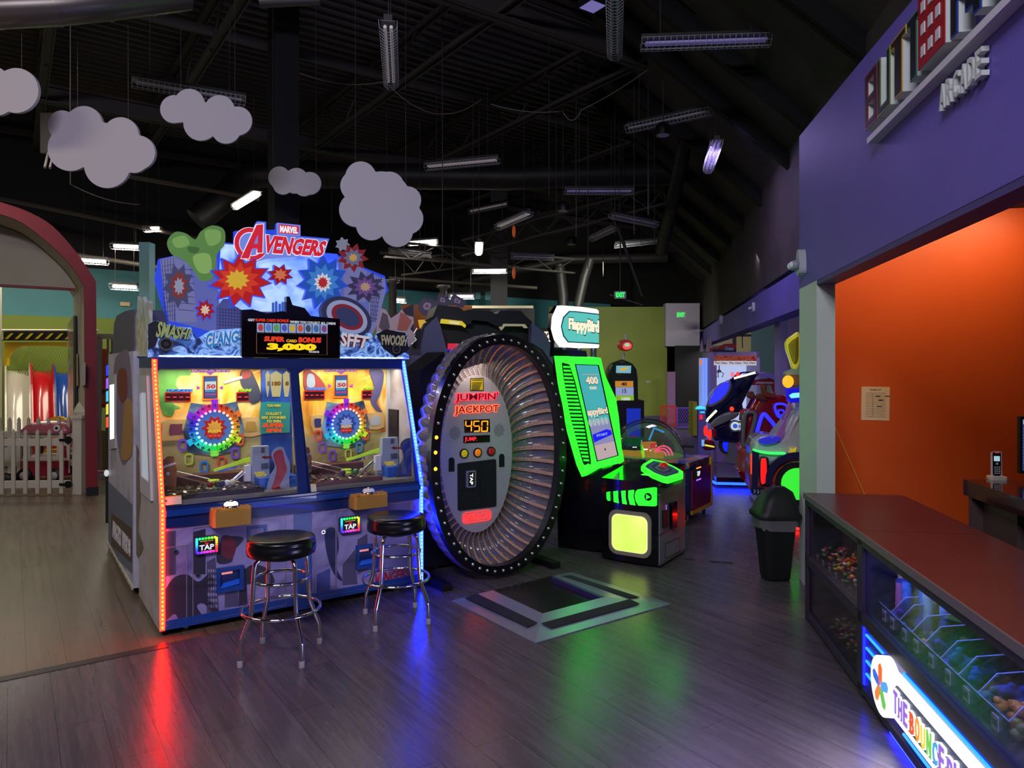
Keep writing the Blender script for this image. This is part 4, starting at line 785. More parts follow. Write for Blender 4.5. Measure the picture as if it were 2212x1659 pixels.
mb = MB(mat('tan_led_tape', (150, 130, 112), .4, em=.06, ec=(255, 170, 110))); dots = mat('led_chip', (40, 34, 40), .3); red = lit((255, 90, 40), .9)
for i in range(NR):
    t = 2*math.pi*i/NR; e = .015
    for j in range(len(path)-1):
        (f0, d0), (f1, d1) = path[j], path[j+1]
        q = [rp(t-e, f0, d0-.012), rp(t+e, f0, d0-.012), rp(t+e, f1, d1-.012), rp(t-e, f1, d1-.012)]; mb.m(_M['tan_led_tape']).add(q, [(0, 1, 2, 3)])
        if j > 2:
            for g in (.2, .5, .8):
                fm, dm = f0+(f1-f0)*g, d0+(d1-d0)*g; u_ = .10*(f1-f0) if f1 > f0 else .01; w_ = e*.42
                mb.m(red if (i in (7, 8, 9, 12) and j < 7) else dots).add([rp(t-w_, fm-u_, dm-.0135), rp(t+w_, fm-u_, dm-.0135), rp(t+w_, fm+u_, dm-.0135), rp(t-w_, fm+u_, dm-.0135)], [(0, 1, 2, 3)])
mb.done('light_tape', jack)
# housing behind
mb = MB(mat('black_housing', (10, 10, 16), .4)).box(JP, -.64, .60, .03, 1.28, -1.0, -.50); mb.px(PL(JO+W*.52, U, UP), [(908, 800), (960, 760), (970, 1000), (945, 1235), (908, 1180)], -.3, 0); mb.done('housing', jack)
mb = MB(BLACK)
for x in (-.5, .5): mb.box(JP, x-.04, x+.04, 0, .05, -.9, .02)
mb.done('base_rail', jack)
# steel face
z3 = Z(880, 620, 3.456); z4 = Z(880, 1000, 3.456)
pt_ = [ov(.335, .628, 2*math.pi*i/80, 2.05) for i in range(80)]; pf = MB(mat('satin_steel_face', (204, 200, 206), .40, .5, noise=.1, nscale=50)).poly(JB, [(x, y+.915) for x, y in pt_], -.06, 0).done('face_plate', jack)
mb = MB(paint((190, 170, 30), .4)).px(JB, z3(470, 680, 570, 678, 570, 775, 470, 775), 0, .002).m(BLACK)
outline(mb, JB, z3(470, 680, 570, 678, 570, 775, 470, 775), .006, .002, .003)
mb.pxtext(JB, 'WARNING', z3(480, 702, 560, 700, 560, 686, 480, 688), .002, .003, .03)
for i in range(6): mb.px(JB, z3(482, 712+i*10, 558-i*4, 711+i*10, 558-i*4, 716+i*10, 482, 717+i*10), .002, .003)
mb.done('warning_sticker', pf)
for s_, q, c_ in (("JUMPIN'", (356, 868, 680, 858, 682, 785, 358, 792), (255, 30, 50)), ('JACKPOT', (350, 966, 686, 950, 688, 876, 352, 884), (255, 70, 40))):
    MB(lit(c_, 4.)).pxtext(JB, s_, z3(*q), .0, .008, .055).m(lit((120, 14, 20), .35)).pxtext(JB, s_, z3(q[0]+4, q[1]-4, q[2]-4, q[3]-4, q[4]-4, q[5]+4, q[6]+4, q[7]+4), .008, .010, .008).done('neon_word', pf)
mb = MB(mat('smoked_display', (20, 12, 8), .15)).px(JB, z3(425, 992, 615, 986, 617, 1082, 428, 1088), 0, .004)
SEG = {'4': 'fgbc', '5': 'afgcd', '0': 'abcdef'}
for i, ch in enumerate('450'):
    x = 432+i*60; L = {'a': (x+8, 998, x+46, 997, x+44, 1006, x+10, 1007), 'd': (x+8, 1073, x+44, 1071, x+46, 1081, x+6, 1083), 'g': (x+8, 1035, x+45, 1033, x+45, 1042, x+8, 1044), 'f': (x+2, 1000, x+10, 1000, x+8, 1036, x, 1036), 'b': (x+44, 998, x+52, 998, x+51, 1034, x+43, 1034), 'e': (x, 1044, x+8, 1044, x+6, 1080, x-2, 1080), 'c': (x+43, 1042, x+51, 1042, x+49, 1078, x+41, 1078)}
    for s_ in 'abcdefg':
        if ch == '5' and s_ in 'a' and False: continue
        mb.m(lit((255, 150, 30), 1.6) if s_ in SEG[ch] else mat('dim_segment', (60, 36, 20), .3)).px(JB, z3(*L[s_]), .004, .006)
mb.done('score_display', pf)
mb = MB(mat('smoked_display', (20, 12, 8), .15)).px(JB, z3(420, 1112, 617, 1104, 617, 1158, 420, 1166), 0, .004).m(lit((255, 40, 60), 1.3)).pxtext(JB, 'JUMP.', z3(428, 1160, 522, 1157, 522, 1118, 428, 1121), .004, .006, .01).done('message_display', pf)
for x, y in ((355, 1090), (684, 1070)):
    c = JB.hit(*z3(x, y)[0]); mb = MB(BLACK)
    for i in range(-5, 6):
        for j in range(-5, 6):
            if i*i+j*j < 28: mb.disc(JB, c[0]+i*.0098, c[1]+j*.0098, .003, -.001, .001, k=6)
    mb.done('speaker_grille', pf)
for x, y, c_ in ((420, 1243, (190, 180, 20)), (521, 1236, (240, 130, 20)), (622, 1227, (150, 16, 20))):
    c = JB.hit(*z3(x, y)[0]); mb = MB(BLACK).disc(JB, *c, .039, 0, .012).m(mat('lens_%d' % c_[0], c_, .15, em=.35, ec=c_, coat=.5)).ell(JB.pt(*c, .01), .03, .012, .03, R=Matrix.Rotation(PHI, 3, 'Z')); mb.done('round_button', pf)
for q in ((310, 1380, 352, 1378, 352, 1290, 345, 1276, 330, 1272, 315, 1278, 310, 1292), (686, 1345, 725, 1343, 725, 1262, 718, 1248, 704, 1245, 692, 1250, 686, 1262)): MB(BLACK).px(JB, z3(*q), 0, .004).done('card_slot', pf)
mb = MB(mat('black_panel', (20, 20, 24), .5)).px(JB, z4(378, 12, 390, 4, 655, -28, 663, -20, 665, 318, 655, 326, 390, 358, 380, 350), 0, .012); dr = mb.done('coin_door', pf)
mb = MB(BLACK)
for q in ((543, -10, 549, -12, 549, 335, 543, 336), (385, 208, 543, 198, 543, 204, 385, 214)): mb.px(JB, z4(*q), .012, .014)
mb.done('door_seam', dr)
for x, y in ((602, 25), (524, 110), (522, 262)): MB(CHROME).disc(JB, *JB.hit(*z4(x, y)[0]), .008, .012, .02).done('lock', dr)
mb = MB(mat('reader_grey', (150, 150, 160), .3, .4)).rbox(JB, *[f(JB.hit(*z4(x, y)[0])[i] for x, y in ((430, 178), (498, 52))) for i in (0,) for f in (min, max)], JB.hit(*z4(464, 180)[0])[1], JB.hit(*z4(464, 55)[0])[1], .012, .03, .012).m(BLACK).rbox(JB, JB.hit(*z4(441, 60)[0])[0], JB.hit(*z4(487, 60)[0])[0], JB.hit(*z4(464, 168)[0])[1], JB.hit(*z4(464, 66)[0])[1], .03, .032, .005)
c = JB.hit(*z4(464, 117)[0]); rot = PL(JB.pt(c[0], c[1]), -UP, U); mb.m(lit((240, 240, 230), 1.2)).text(rot, 'TAP', -.045, .045, -.016, .012, .032, .034, .03); mb.done('card_reader', dr)
mb = MB(); q = JB.hits(z4(425, 440, 612, 416, 612, 362, 425, 386)); x0, x1 = q[0][0], q[1][0]; y0, y1 = (q[0][1]+q[1][1])/2, (q[2][1]+q[3][1])/2
O1 = rr(x0-.014, x1+.014, y0-.014, y1+.014, .03); O2 = rr(x0-.009, x1+.009, y0-.009, y1+.009, .026); mb.m(lit((255, 36, 36), 2.6)).ring(JB, O1, O2, 0, .008).text(JB, 'namco', x0+.006, x1-.006, y0+.002, y1-.002, 0, .010, .0); mb.done('neon_logo', pf)
area(JP.pt(-.05, 1.6, -.25), JP.pt(.2, .6, -.3), .3, 1.6, (1, .8, .7)); 
# ================================================================ steel jump pad on the floor
pad = thing('jump_pad', 'low U-shaped steel platform with black grip strips lying before the oval jump game', 'jump pad', G(1156, 1388))
PF = lambda z: PL((0, 0, z), (1, 0, 0), (0, 1, 0))
def slab(mb, outer, z0s):
    """sloping plate: picture corners with their own heights"""
    tp = [G(x, y, z) for (x, y), z in zip(outer, z0s)]; bt = [V((p.x, p.y, .001)) for p in tp]; k = len(tp)
    return mb.add(tp+bt, [tuple(range(k)), tuple(range(2*k-1, k-1, -1))]+[(i, i+k, (i+1) % k+k, (i+1) % k) for i in range(k)])
PADS = mat('dull_steel_plate', (150, 156, 176), .30, .45, noise=.12, nscale=9)
a, b, c, d = (975, 1297), (1156, 1388), (1450, 1304), (1236, 1236); ia, ib, ic, id_ = (1065, 1275), (1172, 1325), (1306, 1289), (1193, 1244)
for q, hs in (((a, b, ib, ia), (.006, .006, .035, .035)), ((b, c, ic, ib), (.006, .006, .035, .035)), ((c, d, id_, ic), (.006, .006, .035, .035))): slab(MB(PADS), q, hs).done('ramp_plate', pad)
mb = MB(paint((34, 32, 40), .8)); 
for q in (((430, 1005), (520, 975), (970, 1190), (895, 1222)), ((1000, 1195), (1660, 1015), (1735, 1050), (1075, 1232)), ((1145, 842), (1220, 837), (1735, 1000), (1660, 1005))):
    pts = [(880+x/3.456, 1000+y/3.456) for x, y in q]; hz = (.0245, .033, .033, .024) if q[0][0] == 430 else (.030, .030, .021, .021) if q[0][0] == 1000 else (.0265, .022, .021, .0295)
    m2 = MB(mat('black_grip_tape', (30, 28, 36), .85, bump=.3, nscale=300)); tp = [G(x, y, z+.002) for (x, y), z in zip(pts, hz)]; m2.add(tp+[p-UP*.003 for p in tp], [(0, 1, 2, 3), (7, 6, 5, 4), (0, 4, 5, 1), (1, 5, 6, 2), (2, 6, 7, 3), (3, 7, 4, 0)]); m2.done('grip_strip', pad)
slab(MB(mat('dark_polished_sheet', (44, 40, 40), .22, .3)), (ia, ib, ic, id_), (.004,)*4).done('centre_sheet', pad)
slab(MB(mat('purple_edge', (52, 40, 84), .4)), (id_, ic, (1300, 1291), (1190, 1247)), (.036,)*4).done('inner_lip', pad)
# ================================================================ green screen game
E1 = V((.55, .835, 0)).normalized(); E2 = V((-E1.y, E1.x, 0)); B0 = V((1.168, 5.69, 0))
bird = thing('video_game_cabinet', 'tall glowing green video game with a leaning screen and white-edged turquoise header', 'arcade machine', B0+E2*.4+E1*.3)
LFc = PL(B0, -E2, UP); RFc = PL(B0, E1, UP)
plan = [(0, 0)]+[(-.50*t, .022*math.sin(math.pi*t)) for t in (.15, .3, .45, .6, .75, .9)]+[(-.50, 0), (-.50, -.62), (0, -.62)]
def pp(x, n, z): return LFc.pt(x, 0, n)+UP*z
mb = MB(mat('gloss_black_side', (10, 10, 14), .18, coat=.4)); k = len(plan)
tz = lambda n: .683-.13*max(-n, 0)*-1*.9
vs = [pp(x, n, 0.02) for x, n in plan]+[pp(x, n, .683+max(-n, 0)*.13) for x, n in plan]
mb.add(vs, [tuple(range(k))[::-1], tuple(range(k, 2*k))]+[(i, (i+1) % k, (i+1) % k+k, i+k) for i in range(k)]); 
mb.poly(LFc, LFc.hits([(1318, 1048), (1312, 1190), (1206, 1188), (1194, 790), (1200, 756), (1228, 756), (1262, 940), (1300, 1010)], -.16), -.5, -.16)
mb.done('body', bird)
zc = Z(1290, 980, 5.926)
GRN = mat('green_glowing_plastic', (60, 200, 50), .3, em=4., ec=(24, 236, 22), coat=.3); GRN2 = lit((30, 240, 36), 2.6)
for q in ((118, 495, 155, 486, 160, 605, 135, 600, 120, 575), (205, 484, 262, 478, 262, 560, 272, 634, 212, 618), (305, 478, 362, 473, 360, 560, 380, 650, 322, 640), (398, 472, 470, 464, 462, 560, 488, 662, 418, 652, 396, 560), (515, 460, 740, 430, 758, 440, 757, 665, 735, 674, 525, 664, 490, 600, 480, 540, 490, 490)):
    mb = MB(GRN2).px(LFc, zc(*q), .015, .026)
    if q[0] == 515:
        c = LFc.hit(*zc(652, 553)[0], .026); mb.m(BLACK).disc(LFc, *c, .032, .026, .028).m(GRN2).poly(LFc, [(c[0]-.015, c[1]+.019), (c[0]-.015, c[1]-.019), (c[0]+.022, c[1])], .028, .030)
    mb.done('side_light', bird)
q = LFc.hits(zc(150, 1290, 690, 1330, 690, 790, 155, 712), .022); x0, x1 = q[0][0], q[1][0]; y0, y1 = (q[0][1]+q[1][1])/2, (q[2][1]+q[3][1])/2+.01
mb = MB(paint((140, 130, 112), .4)).rbox(LFc, x0, x1, y0, y1, .005, .026, .07).m(lit((250, 250, 190), .9)).rbox(LFc, x0+.028, x1-.028, y0+.032, y1-.032, .026, .029, .055).m(rampmat('backlit_lime_panel', [(176, 214, 70), (206, 232, 110)], 4, .4, em=1.25)).rbox(LFc, x0+.033, x1-.033, y0+.037, y1-.037, .029, .031, .05)
mb.done('light_panel', bird)
mb = MB(mat('silver_pinstripe', (150, 146, 160), .35, .2)); mb.box(RFc, .012, .60, .03, .69, -.01, .006); mb.m(paint((84, 80, 94), .4))
for i in range(34):
    y = -.5+i*.036
    mb.poly(RFc, [(.012+max(0, -(y-.03)), max(y, .03)), (.012+max(0, -(y-.03))+.0, max(y, .03)+.008), (min(.60, .69-y), min(y+.588+.008, .69)), (min(.60, .69-y), min(y+.588, .69))] , .006, .0075) if y+.5 < .64+.5 and min(.60, .69-y) > .012+max(0, -(y-.03)) else None
mb.m(STEEL).box(RFc, 0, .61, .02, .035, 0, .012).box(RFc, 0, .61, .265, .275, 0, .01).box(RFc, 0, .61, .585, .592, 0, .01); mb.done('front_grille_panel', bird)
a = RFc.hits(zc(820, 725, 880, 715, 880, 930, 820, 950)); mb = MB(BLACK).poly(RFc, a, .006, .02); mb.done('coin_slot', bird)
a = RFc.hits(zc(912, 625, 975, 600, 975, 935, 912, 960)); mb = MB(GLOSSBLACK).poly(RFc, a, .006, .035); mb.m(lit((190, 110, 255), 1.5)); x = a[1][0]+.03
for i in range(14): mb.disc(RFc, x+.012*math.sin(i/13*math.pi), a[1][1]-.01-i*.0095, .004, .006, .012, k=6)
for i in range(14): mb.disc(RFc, a[0][0]-.07, a[1][1]-.01-i*.0095, .003, .006, .012, k=6)
mb.done('card_reader', bird)
a = RFc.hits(zc(870, 1140, 1060, 1060, 1060, 1250, 870, 1350)); mb = MB(BLACK); outline(mb, RFc, zc(870, 1150, 1060, 1070, 1060, 1250, 870, 1350), .004, .006, .008); mb.m(CHROME).disc(RFc, *RFc.hit(*zc(990, 1190)[0]), .008, .006, .014); mb.done('service_door', bird)
# control pad
PZ = PL((0, 0, .80), (1, 0, 0), (0, 1, 0)); pad_o = PZ.hits(zc(562, 165, 590, 130, 700, 70, 860, 105, 1010, 175, 1098, 228, 1098, 262, 905, 322, 840, 310, 700, 255)); pad_i = [(x, y) for x, y in inset(pad_o, .80)]
mb = MB(GRN).poly(PZ, pad_o, -.035, 0).m(paint((40, 90, 110), .3)).poly(PZ, pad_i, 0, .003); 
for i in range(4): q = inset(pad_i, .8-.18*i); mb.m(paint(((70, 130, 140), (30, 50, 70), (110, 150, 150), (30, 60, 80))[i], .3)).poly(PZ, q, .003, .004+.001*i)
po = mb.done('control_pad', bird)
c = PZ.hit(*zc(850, 170)[0]); MB(mat('red_dome_button', (190, 20, 24), .15, em=.25, ec=(220, 20, 20), coat=.5)).lathe((c[0], c[1], .80), [(.035, .0), (.035, .012), (.028, .028), (.012, .036), (0, .037)], 20, cap=False).done('push_button', po)
mb = MB(GLOSSBLACK); ctr = V((sum(p[0] for p in pad_o)/len(pad_o), sum(p[1] for p in pad_o)/len(pad_o), 0)); mb.box(PL(ctr, E1, E2), -.17, .17, -.10, .12, .68, .765); mb.done('pad_plinth', bird)
c = LFc.hit(1342, 1022, -.35); mb = MB(BLACK); pc = B0+E2*.36+E1*.42+UP*(.683+.42*.13+.004)
for i in range(-3, 4):
    for j in range(-3, 4):
        if i*i+j*j < 11: mb.lathe(pc+E1*i*.018+E2*j*.018+UP*i*.0023, [(.006, 0), (.006, .003)], 6)
mb.done('speaker_grille', bird)
# leaning screen in its glowing frame
SO = V((.729, 6.1, .80)); SY = (E2*.2154+UP*.836).normalized(); SC = PL(SO, E1, SY); SS = PL(SO, SC.N, SY)
zs = Z(1180, 630, 3.859)
side = SS.hits(zs(82, 537, 160, 538, 228, 548, 240, 600, 425, 1418, 432, 1470, 312, 1540, 268, 1440, 190, 1170, 112, 760))
side = [(min(x, .03), y) for x, y in side]
mb = MB(GRN).poly(SS, side, -.53, .035); 
fo = SC.hits(zs(214, 552, 395, 556, 450, 590, 500, 720, 580, 890, 605, 1050, 632, 1350, 628, 1395, 600, 1432, 432, 1475), .04)
mb.poly(SC, fo, .02, .04); mb.done('glowing_frame', bird)
mb = MB(lit((6, 70, 10), .25)); mb.poly(SS, smoothpoly(SS.hits(zs(130, 605, 155, 597, 190, 606, 205, 640, 290, 920, 372, 1400, 350, 1432, 318, 1445, 300, 1410, 250, 1230, 200, 1040, 160, 820), .036), 3), .034, .037); 
for i in range(26):
    f_ = i/25; y = 628+f_*778; xl = 136+f_*50+f_*f_*118; xr = 192+f_*146+18*math.sin(f_*math.pi)+f_*14; mb.m(GRN2).px(SS, zs(xl+4, y-8, xr-4, y-6, xr, y+8, xl+8, y+6), .037, .050)
mb.done('side_louvres', bird)
sq = zs(240, 602, 440, 610, 605, 1368, 425, 1418); sh = SC.hits(sq, .045); w_ = lambda fx, fy: tuple((V(sh[0])*(1-fx)+V(sh[1])*fx)*(1-fy)+(V(sh[3])*(1-fx)+V(sh[2])*fx)*fy)
mb = MB(BLACK).poly(SC, sh, .04, .045)
def sp(m_, q, n): mb.m(m_).poly(SC, [w_(*p) for p in q], .045, .045+n)
mb.m(BLACK)
TQ = lit((74, 186, 190), .85); sp(TQ, ((.03, .01), (.93, .01), (.93, .62), (.03, .62)), .001); sp(lit((150, 150, 200), .8), ((.03, .60), (.93, .60), (.93, .99), (.03, .99)), .0012); sp(lit((200, 176, 180), .85), ((.03, .84), (.93, .84), (.93, .99), (.03, .99)), .0016)
for fx in (.08, .25, .42, .6, .78): mb.m(lit((180, 200, 200), .8)).disc(SC, *w_(fx, .61), .035, .045, .0465, k=14)
sp(lit((20, 30, 235), 1.), ((.05, .73), (.70, .70), (.88, .72), (.90, .765), (.70, .775), (.04, .81)), .002)
def st(t_, m_, x0, x1, y0, y1, n, b_=.03):
    a, b_2, c, d = [V(w_(*p)) for p in ((x0, y1), (x1, y1), (x1, y0), (x0, y0))]; vv, ff = textmesh(t_, b_); mb.m(m_).add([SC.pt(*((a*(1-x)+b_2*x)*(1-y)+(d*(1-x)+c*x)*y), .045+n*(.5+z/2)) for x, y, z in vv], ff, False)
CR = lit((240, 228, 200), .9); DKT = paint((30, 60, 80), .4)
st('400', DKT, .26, .80, .125, .225, .002, .08); st('400', CR, .27, .79, .13, .218, .0035, .05); st('TICKETS', CR, .36, .66, .24, .27, .003); st('HIT THE PIPES TO WIN', lit((225, 170, 160), .8), .2, .86, .105, .115, .002); st('appyBird', DKT, .03, .93, .46, .57, .002, .08); st('appyBird', CR, .035, .925, .465, .56, .0035, .045)
st('START', lit((150, 170, 250), .9), .2, .7, .735, .76, .004); mb.m(DKT).disc(SC, *w_(.44, .90), .012, .045, .048, k=6); mb.done('screen', bird)
# header
MQ = PL((.3825, 6.2, 0), E1, UP); zq = Z(1180, 630, 3.859)
mb = MB(GLOSSBLACK).px(PL(MQ.O, MQ.X, UP), zq(78, 300, 110, 118, 200, 120, 120, 540, 60, 540), -.10, -.06)
mb.px(MQ, zq(130, 115, 435, 150, 440, 470, 150, 460, 100, 420, 75, 300, 85, 180), -.13, -.05); mb.done('header_shell', bird)
WH = lit((240, 252, 250), 1.8); mo = MQ.hits(zq(130, 115, 300, 128, 420, 146, 437, 160, 440, 300, 440, 462, 430, 470, 300, 470, 150, 460, 105, 400, 80, 310, 88, 210)); mb = MB(WH).poly(MQ, mo, -.05, .0)
mi = MQ.hits(zq(190, 160, 250, 162, 439, 184, 440, 300, 440, 440, 300, 430, 180, 424, 140, 372, 122, 290, 140, 212), .002)
mb.m(lit((40, 90, 110), .5)).poly(MQ, mi, 0, .002); mi2 = MQ.hits(zq(196, 170, 250, 172, 438, 194, 439, 300, 438, 428, 300, 420, 186, 414, 150, 366, 132, 290, 150, 218), .003); mb.m(lit((96, 206, 196), .9)).poly(MQ, mi2, .002, .004)
mb.m(lit((60, 84, 90), .4)).pxtext(MQ, 'FlappyBird', zq(184, 350, 445, 385, 445, 232, 184, 212), .004, .006, .09).m(lit((250, 244, 214), 1.)).pxtext(MQ, 'FlappyBird', zq(188, 340, 441, 375, 441, 240, 188, 218), .006, .009, .05); mb.done('header_light', bird)
mb = MB(mat('chrome_peg', (160, 170, 190), .15, .9)); 
for x in (1215, 1250, 1282):
    p = MQ.pt(*MQ.hit(x, 764, -.1), -.1); mb.lathe(V((p.x, p.y, 1.66)), [(.03, 0), (.03, .14)], 12)
mb.done('header_posts', bird)
# ================================================================ bubble dome game
D0 = V((1.86, 7.46, 0)); DL = PL(D0, -E2, UP); DR = PL(D0, E1, UP)
dome = thing('dome_game', 'bubble dome table game with a magenta side panel behind the green video game', 'arcade machine', D0+E2*.45+E1*.35)
mb = MB(mat('navy_shell', (30, 34, 90), .3)).box(DL, -.9, 0, .06, .60, -.7, 0).m(rampmat('comic_print_deck', [(24, 40, 110), (60, 90, 180), (230, 150, 40), (40, 60, 140)], 7, .3, dist=1)).box(DL, -.9, 0, .54, .61, -.7, .03); mb.m(paint((120, 28, 72), .35)).box(DR, .03, .66, .10, .52, 0, .02).m(paint((216, 180, 40), .35)).box(DR, .02, .68, .06, .10, 0, .025).box(DR, .64, .68, .08, .6, 0, .024); mb.done('body', dome)
DC = D0+E2*.62+E1*.36+UP*.61
mb = MB(glass('bubble_plastic', (225, 230, 250), .16)); pr = [(.42*math.cos(t*math.pi/24), .42*math.sin(t*math.pi/24)) for t in range(13)]; mb.lathe(DC, pr, 36, cap=False); mb.done('bubble', dome)
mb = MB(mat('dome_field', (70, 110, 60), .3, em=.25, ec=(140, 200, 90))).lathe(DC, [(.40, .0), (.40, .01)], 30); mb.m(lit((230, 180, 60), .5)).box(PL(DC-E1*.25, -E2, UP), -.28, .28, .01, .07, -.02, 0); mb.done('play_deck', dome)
mb = MB(mat('green_block', (30, 110, 70), .4, em=.15, ec=(30, 140, 80))).box(PL(DC-E1*.12+E2*.17, -E2, UP), -.06, .13, .11, .2, -.12, 0).m(lit((160, 40, 50), .6)).disc(PL(DC-E1*.06+E2*.17+UP*.2, E1, E2), 0, -.02, .03, 0, .01).m(mat('green_post', (30, 90, 60), .4)).lathe(DC-E1*.06+E2*.13, [(.015, 0), (.015, .12)], 8); mb.done('ball_gate', dome)
mb = MB(lit((236, 150, 60), .6)).box(PL(DC-E1*.12-E2*.12, (U*.9).normalized(), (UP*.9-U*.2)), -.07, .08, .05, .17, -.08, 0).m(lit((230, 60, 60), .8)).box(PL(DC-E1*.12-E2*.12, U, UP), -.05, .05, .1, .15, -.0, .006); mb.done('bonus_block', dome)
mb = MB(lit((255, 90, 110), 1.3))
for r_, o_ in ((.05, 0), (.075, .03), (.10, .06)): mb.tube([DC-E1*(.18-o_)-E2*.24+(-E2*math.cos(t*.3)*r_+UP*(abs(math.sin(t*.3))*r_+.03)) for t in range(11)], .009, 8)
mb.done('neon_loops', dome)
mb = MB(lit((70, 170, 230), .9)).tube([DC+E2*.03+E1*.12+UP*.16, DC-E2*.03+E1*.12+UP*.30, DC-E2*.15+E1*.12+UP*.26], .012, 6); mb.done('blue_arm', dome)
MB(BLACK).tube([DC-E2*.38+E1*.1+UP*.12, DC-E2*.5+E1*.1+UP*.12], .015, 8).done('handle', dome)
a = DR.hits([(1476, 1030), (1487, 1026), (1490, 1052), (1478, 1056)]); mb = MB(BLACK).box(DR, .06, .20, .42, .55, .02, .05).m(lit((255, 150, 60), 1.5)).box(DR, .06, .20, .54, .552, .05, .055).m(lit((190, 90, 255), 1.4)).box(DR, .06, .20, .415, .427, .05, .055).m(lit((235, 235, 245), 1.)).text(DR, 'TAP', .085, .175, .46, .51, .05, .053); mb.done('card_reader', dome)
for x in (.06, .6):
    for y in (-.05, -.8): mb = MB(STEEL).lathe(DR.pt(x, 0, 0)+E2*-y, [(.02, 0), (.02, .06)], 8); mb.done('foot', dome)
# ================================================================ swing-lid bin
BN = paint((14, 14, 18), .5); C = V((2.0, 5.42, 0))
binn = thing('trash_can', 'black plastic swing-lid trash can with a white liner beside the pale post', 'trash can', C)
def rrr(rx, ry, z, r=.06, sh=0.): return [C+V((x+sh, y, z)) for x, y in rr(-rx, rx, -ry, ry, r, 4)]
mb = MB(BN); mb.loft([rrr(.095, .085, 0), rrr(.10, .09, .02), rrr(.135, .12, .44), rrr(.140, .125, .48)], sm=False); mb.done('body', binn)
mb = MB(mat('milky_liner', (120, 116, 122), .45, alpha=.6, bump=.5, nscale=25)); rnd = random.Random(4)
mb.loft([[p+V((rnd.uniform(-.004, .006), 0, rnd.uniform(-.02, .012))) for p in rrr(.15, .135, .40)], rrr(.148, .132, .44), rrr(.15, .134, .49)], cap=False); mb.done('liner', binn)
mb = MB(BN); mb.loft([rrr(.165, .15, .475, .07), rrr(.168, .152, .50, .07), rrr(.150, .14, .525, .07), rrr(.13, .12, .60, .07, .01), rrr(.10, .09, .665, .06, .02), rrr(.05, .04, .70, .03, .02)]); mb.m(GLOSSBLACK).poly(PL(C+V((-.02, -.14, 0)), (1, 0, 0), (0, .25, 1)), smoothpoly([(-.11, .53), (-.08, .60), (0, .64), (.10, .62), (.06, .58), (-.02, .55)], 4), 0, .012)
mb.done('swing_lid', binn)
# ================================================================ prize counter with glass front
CD = V((-.158, -.987, 0)).normalized(); C0 = V((1.87, 4.55, 0)); CP = PL(C0, CD, UP); CR_ = -CP.N
PLUMT = rampmat('plum_laminate', [(58, 20, 40), (70, 25, 46)], 2, .28, bump=.02); PLUMF = mat('dark_plum_frame', (52, 42, 62), .4); EDGEM = mat('worn_edge_band', (110, 104, 110), .4)
zk = Z(1720, 1020, 2.596); S1 = 1.074; S2 = 4.6
def counter(s0, s1, lbl, zlow, solid):
    t = thing('display_counter', lbl, 'counter', CP.pt((s0+s1)/2, 0, -.29), 'prize counter units')
    mb = MB(PLUMT).box(CP, s0+.002, s1-.002, .775, .805, -.58, .004); mb.m(EDGEM).box(CP, s0+.002, s1-.002, .772, .806, .004, .012); mb.done('worktop', t)
    mb = MB(PLUMF)
    for x in (s0, s1-.035): mb.box(CP, x, x+.035, 0, .775, -.05, 0)
    mb.box(CP, s0, s1, .735, .775, -.04, 0).box(CP, s0, s1, .36, .415, -.04, 0).box(CP, s0, s1, .025, .06, -.04, 0).box(CP, s0, s1, 0, .025, -.08, -.04); mb.done('front_frame', t)
    mb = MB(mat('dark_cabinet_inside', (34, 28, 48), .5)).box(CP, s0, s1, .0, .775, -.58, -.56).box(CP, s0, s1, .385, .40, -.56, -.04).box(CP, s0, s1, .03, .05, -.56, -.04).box(CP, s0, s0+.012, .0, .775, -.56, -.05).box(CP, s1-.012, s1, .0, .775, -.56, -.05); mb.done('shelves', t)
    MB(GLASS).box(CP, s0+.035, s1-.035, .415, .735, -.022, -.018).done('glass_front', t)
    if not solid: MB(GLASS).box(CP, s0+.035, s1-.035, .06, .36, -.022, -.018).done('glass_front', t)
    return t
cA = counter(0, S1, 'short plum counter unit by the pale post with two glazed shelves of wrapped sweets', .06, False)
cB = counter(S1, S2, 'long plum counter unit with a glowing blue sign panel and prize bins behind glass', .37, True)
mb = MB(mat('violet_sign_panel', (66, 54, 150), .35)).box(CP, S1+.035, S2-.035, .06, .36, -.03, -.012); mb.done('sign_panel', cB)
mb = MB(mat('blue_edge_light', (10, 10, 200), .4, em=8., ec=(10, 20, 255))).box(CP, S1+.04, S1+.052, .07, .35, -.012, -.004); mb.done('edge_light', cB)
NEO = lit((30, 110, 255), 3.6)
for i, (x0, x1) in enumerate(((.05, .27), (.05, .21), (.05, .20), (.05, .24))):
    z = .325-i*.062; MB(NEO).tube([CP.pt(S1+.035+x0, z, -.006), CP.pt(S1+.035+x1, z, -.006)], .006, 8).done('neon_bar', cB)
for z in (.335, .085): MB(NEO).tube([CP.pt(1.62, z+.0, -.006), CP.pt(3.6, z, -.006)], .006, 8).done('neon_bar', cB)
MB(mat('toe_kick_glow', (10, 10, 220), .4, em=45., ec=(12, 20, 255))).box(CP, 1.45, S2-.05, .006, .02, -.03, -.01).done('toe_kick_light', cB)
mb = MB(WHITE); WSG = lit((246, 246, 255), 1.9); mb = MB(WSG).rbox(CP, 1.5, 2.42, .135, .315, -.012, .02, .05); mb.m(WSG).disc(CP, 1.471, .217, .125, -.012, .034, k=40)
so = mb.done('light_sign', cB)
mb = MB(lit((90, 100, 130), .5)).rbox(CP, 1.60, 2.40, .16, .29, .02, .022, .04); mb.done('sign_backing', so)
cols = [(150, 110, 220)]*3+[(240, 90, 40), (250, 160, 40), (240, 220, 60), (120, 210, 80), (70, 170, 230), (150, 110, 220)]+[(150, 110, 220)]*5
x = 1.615
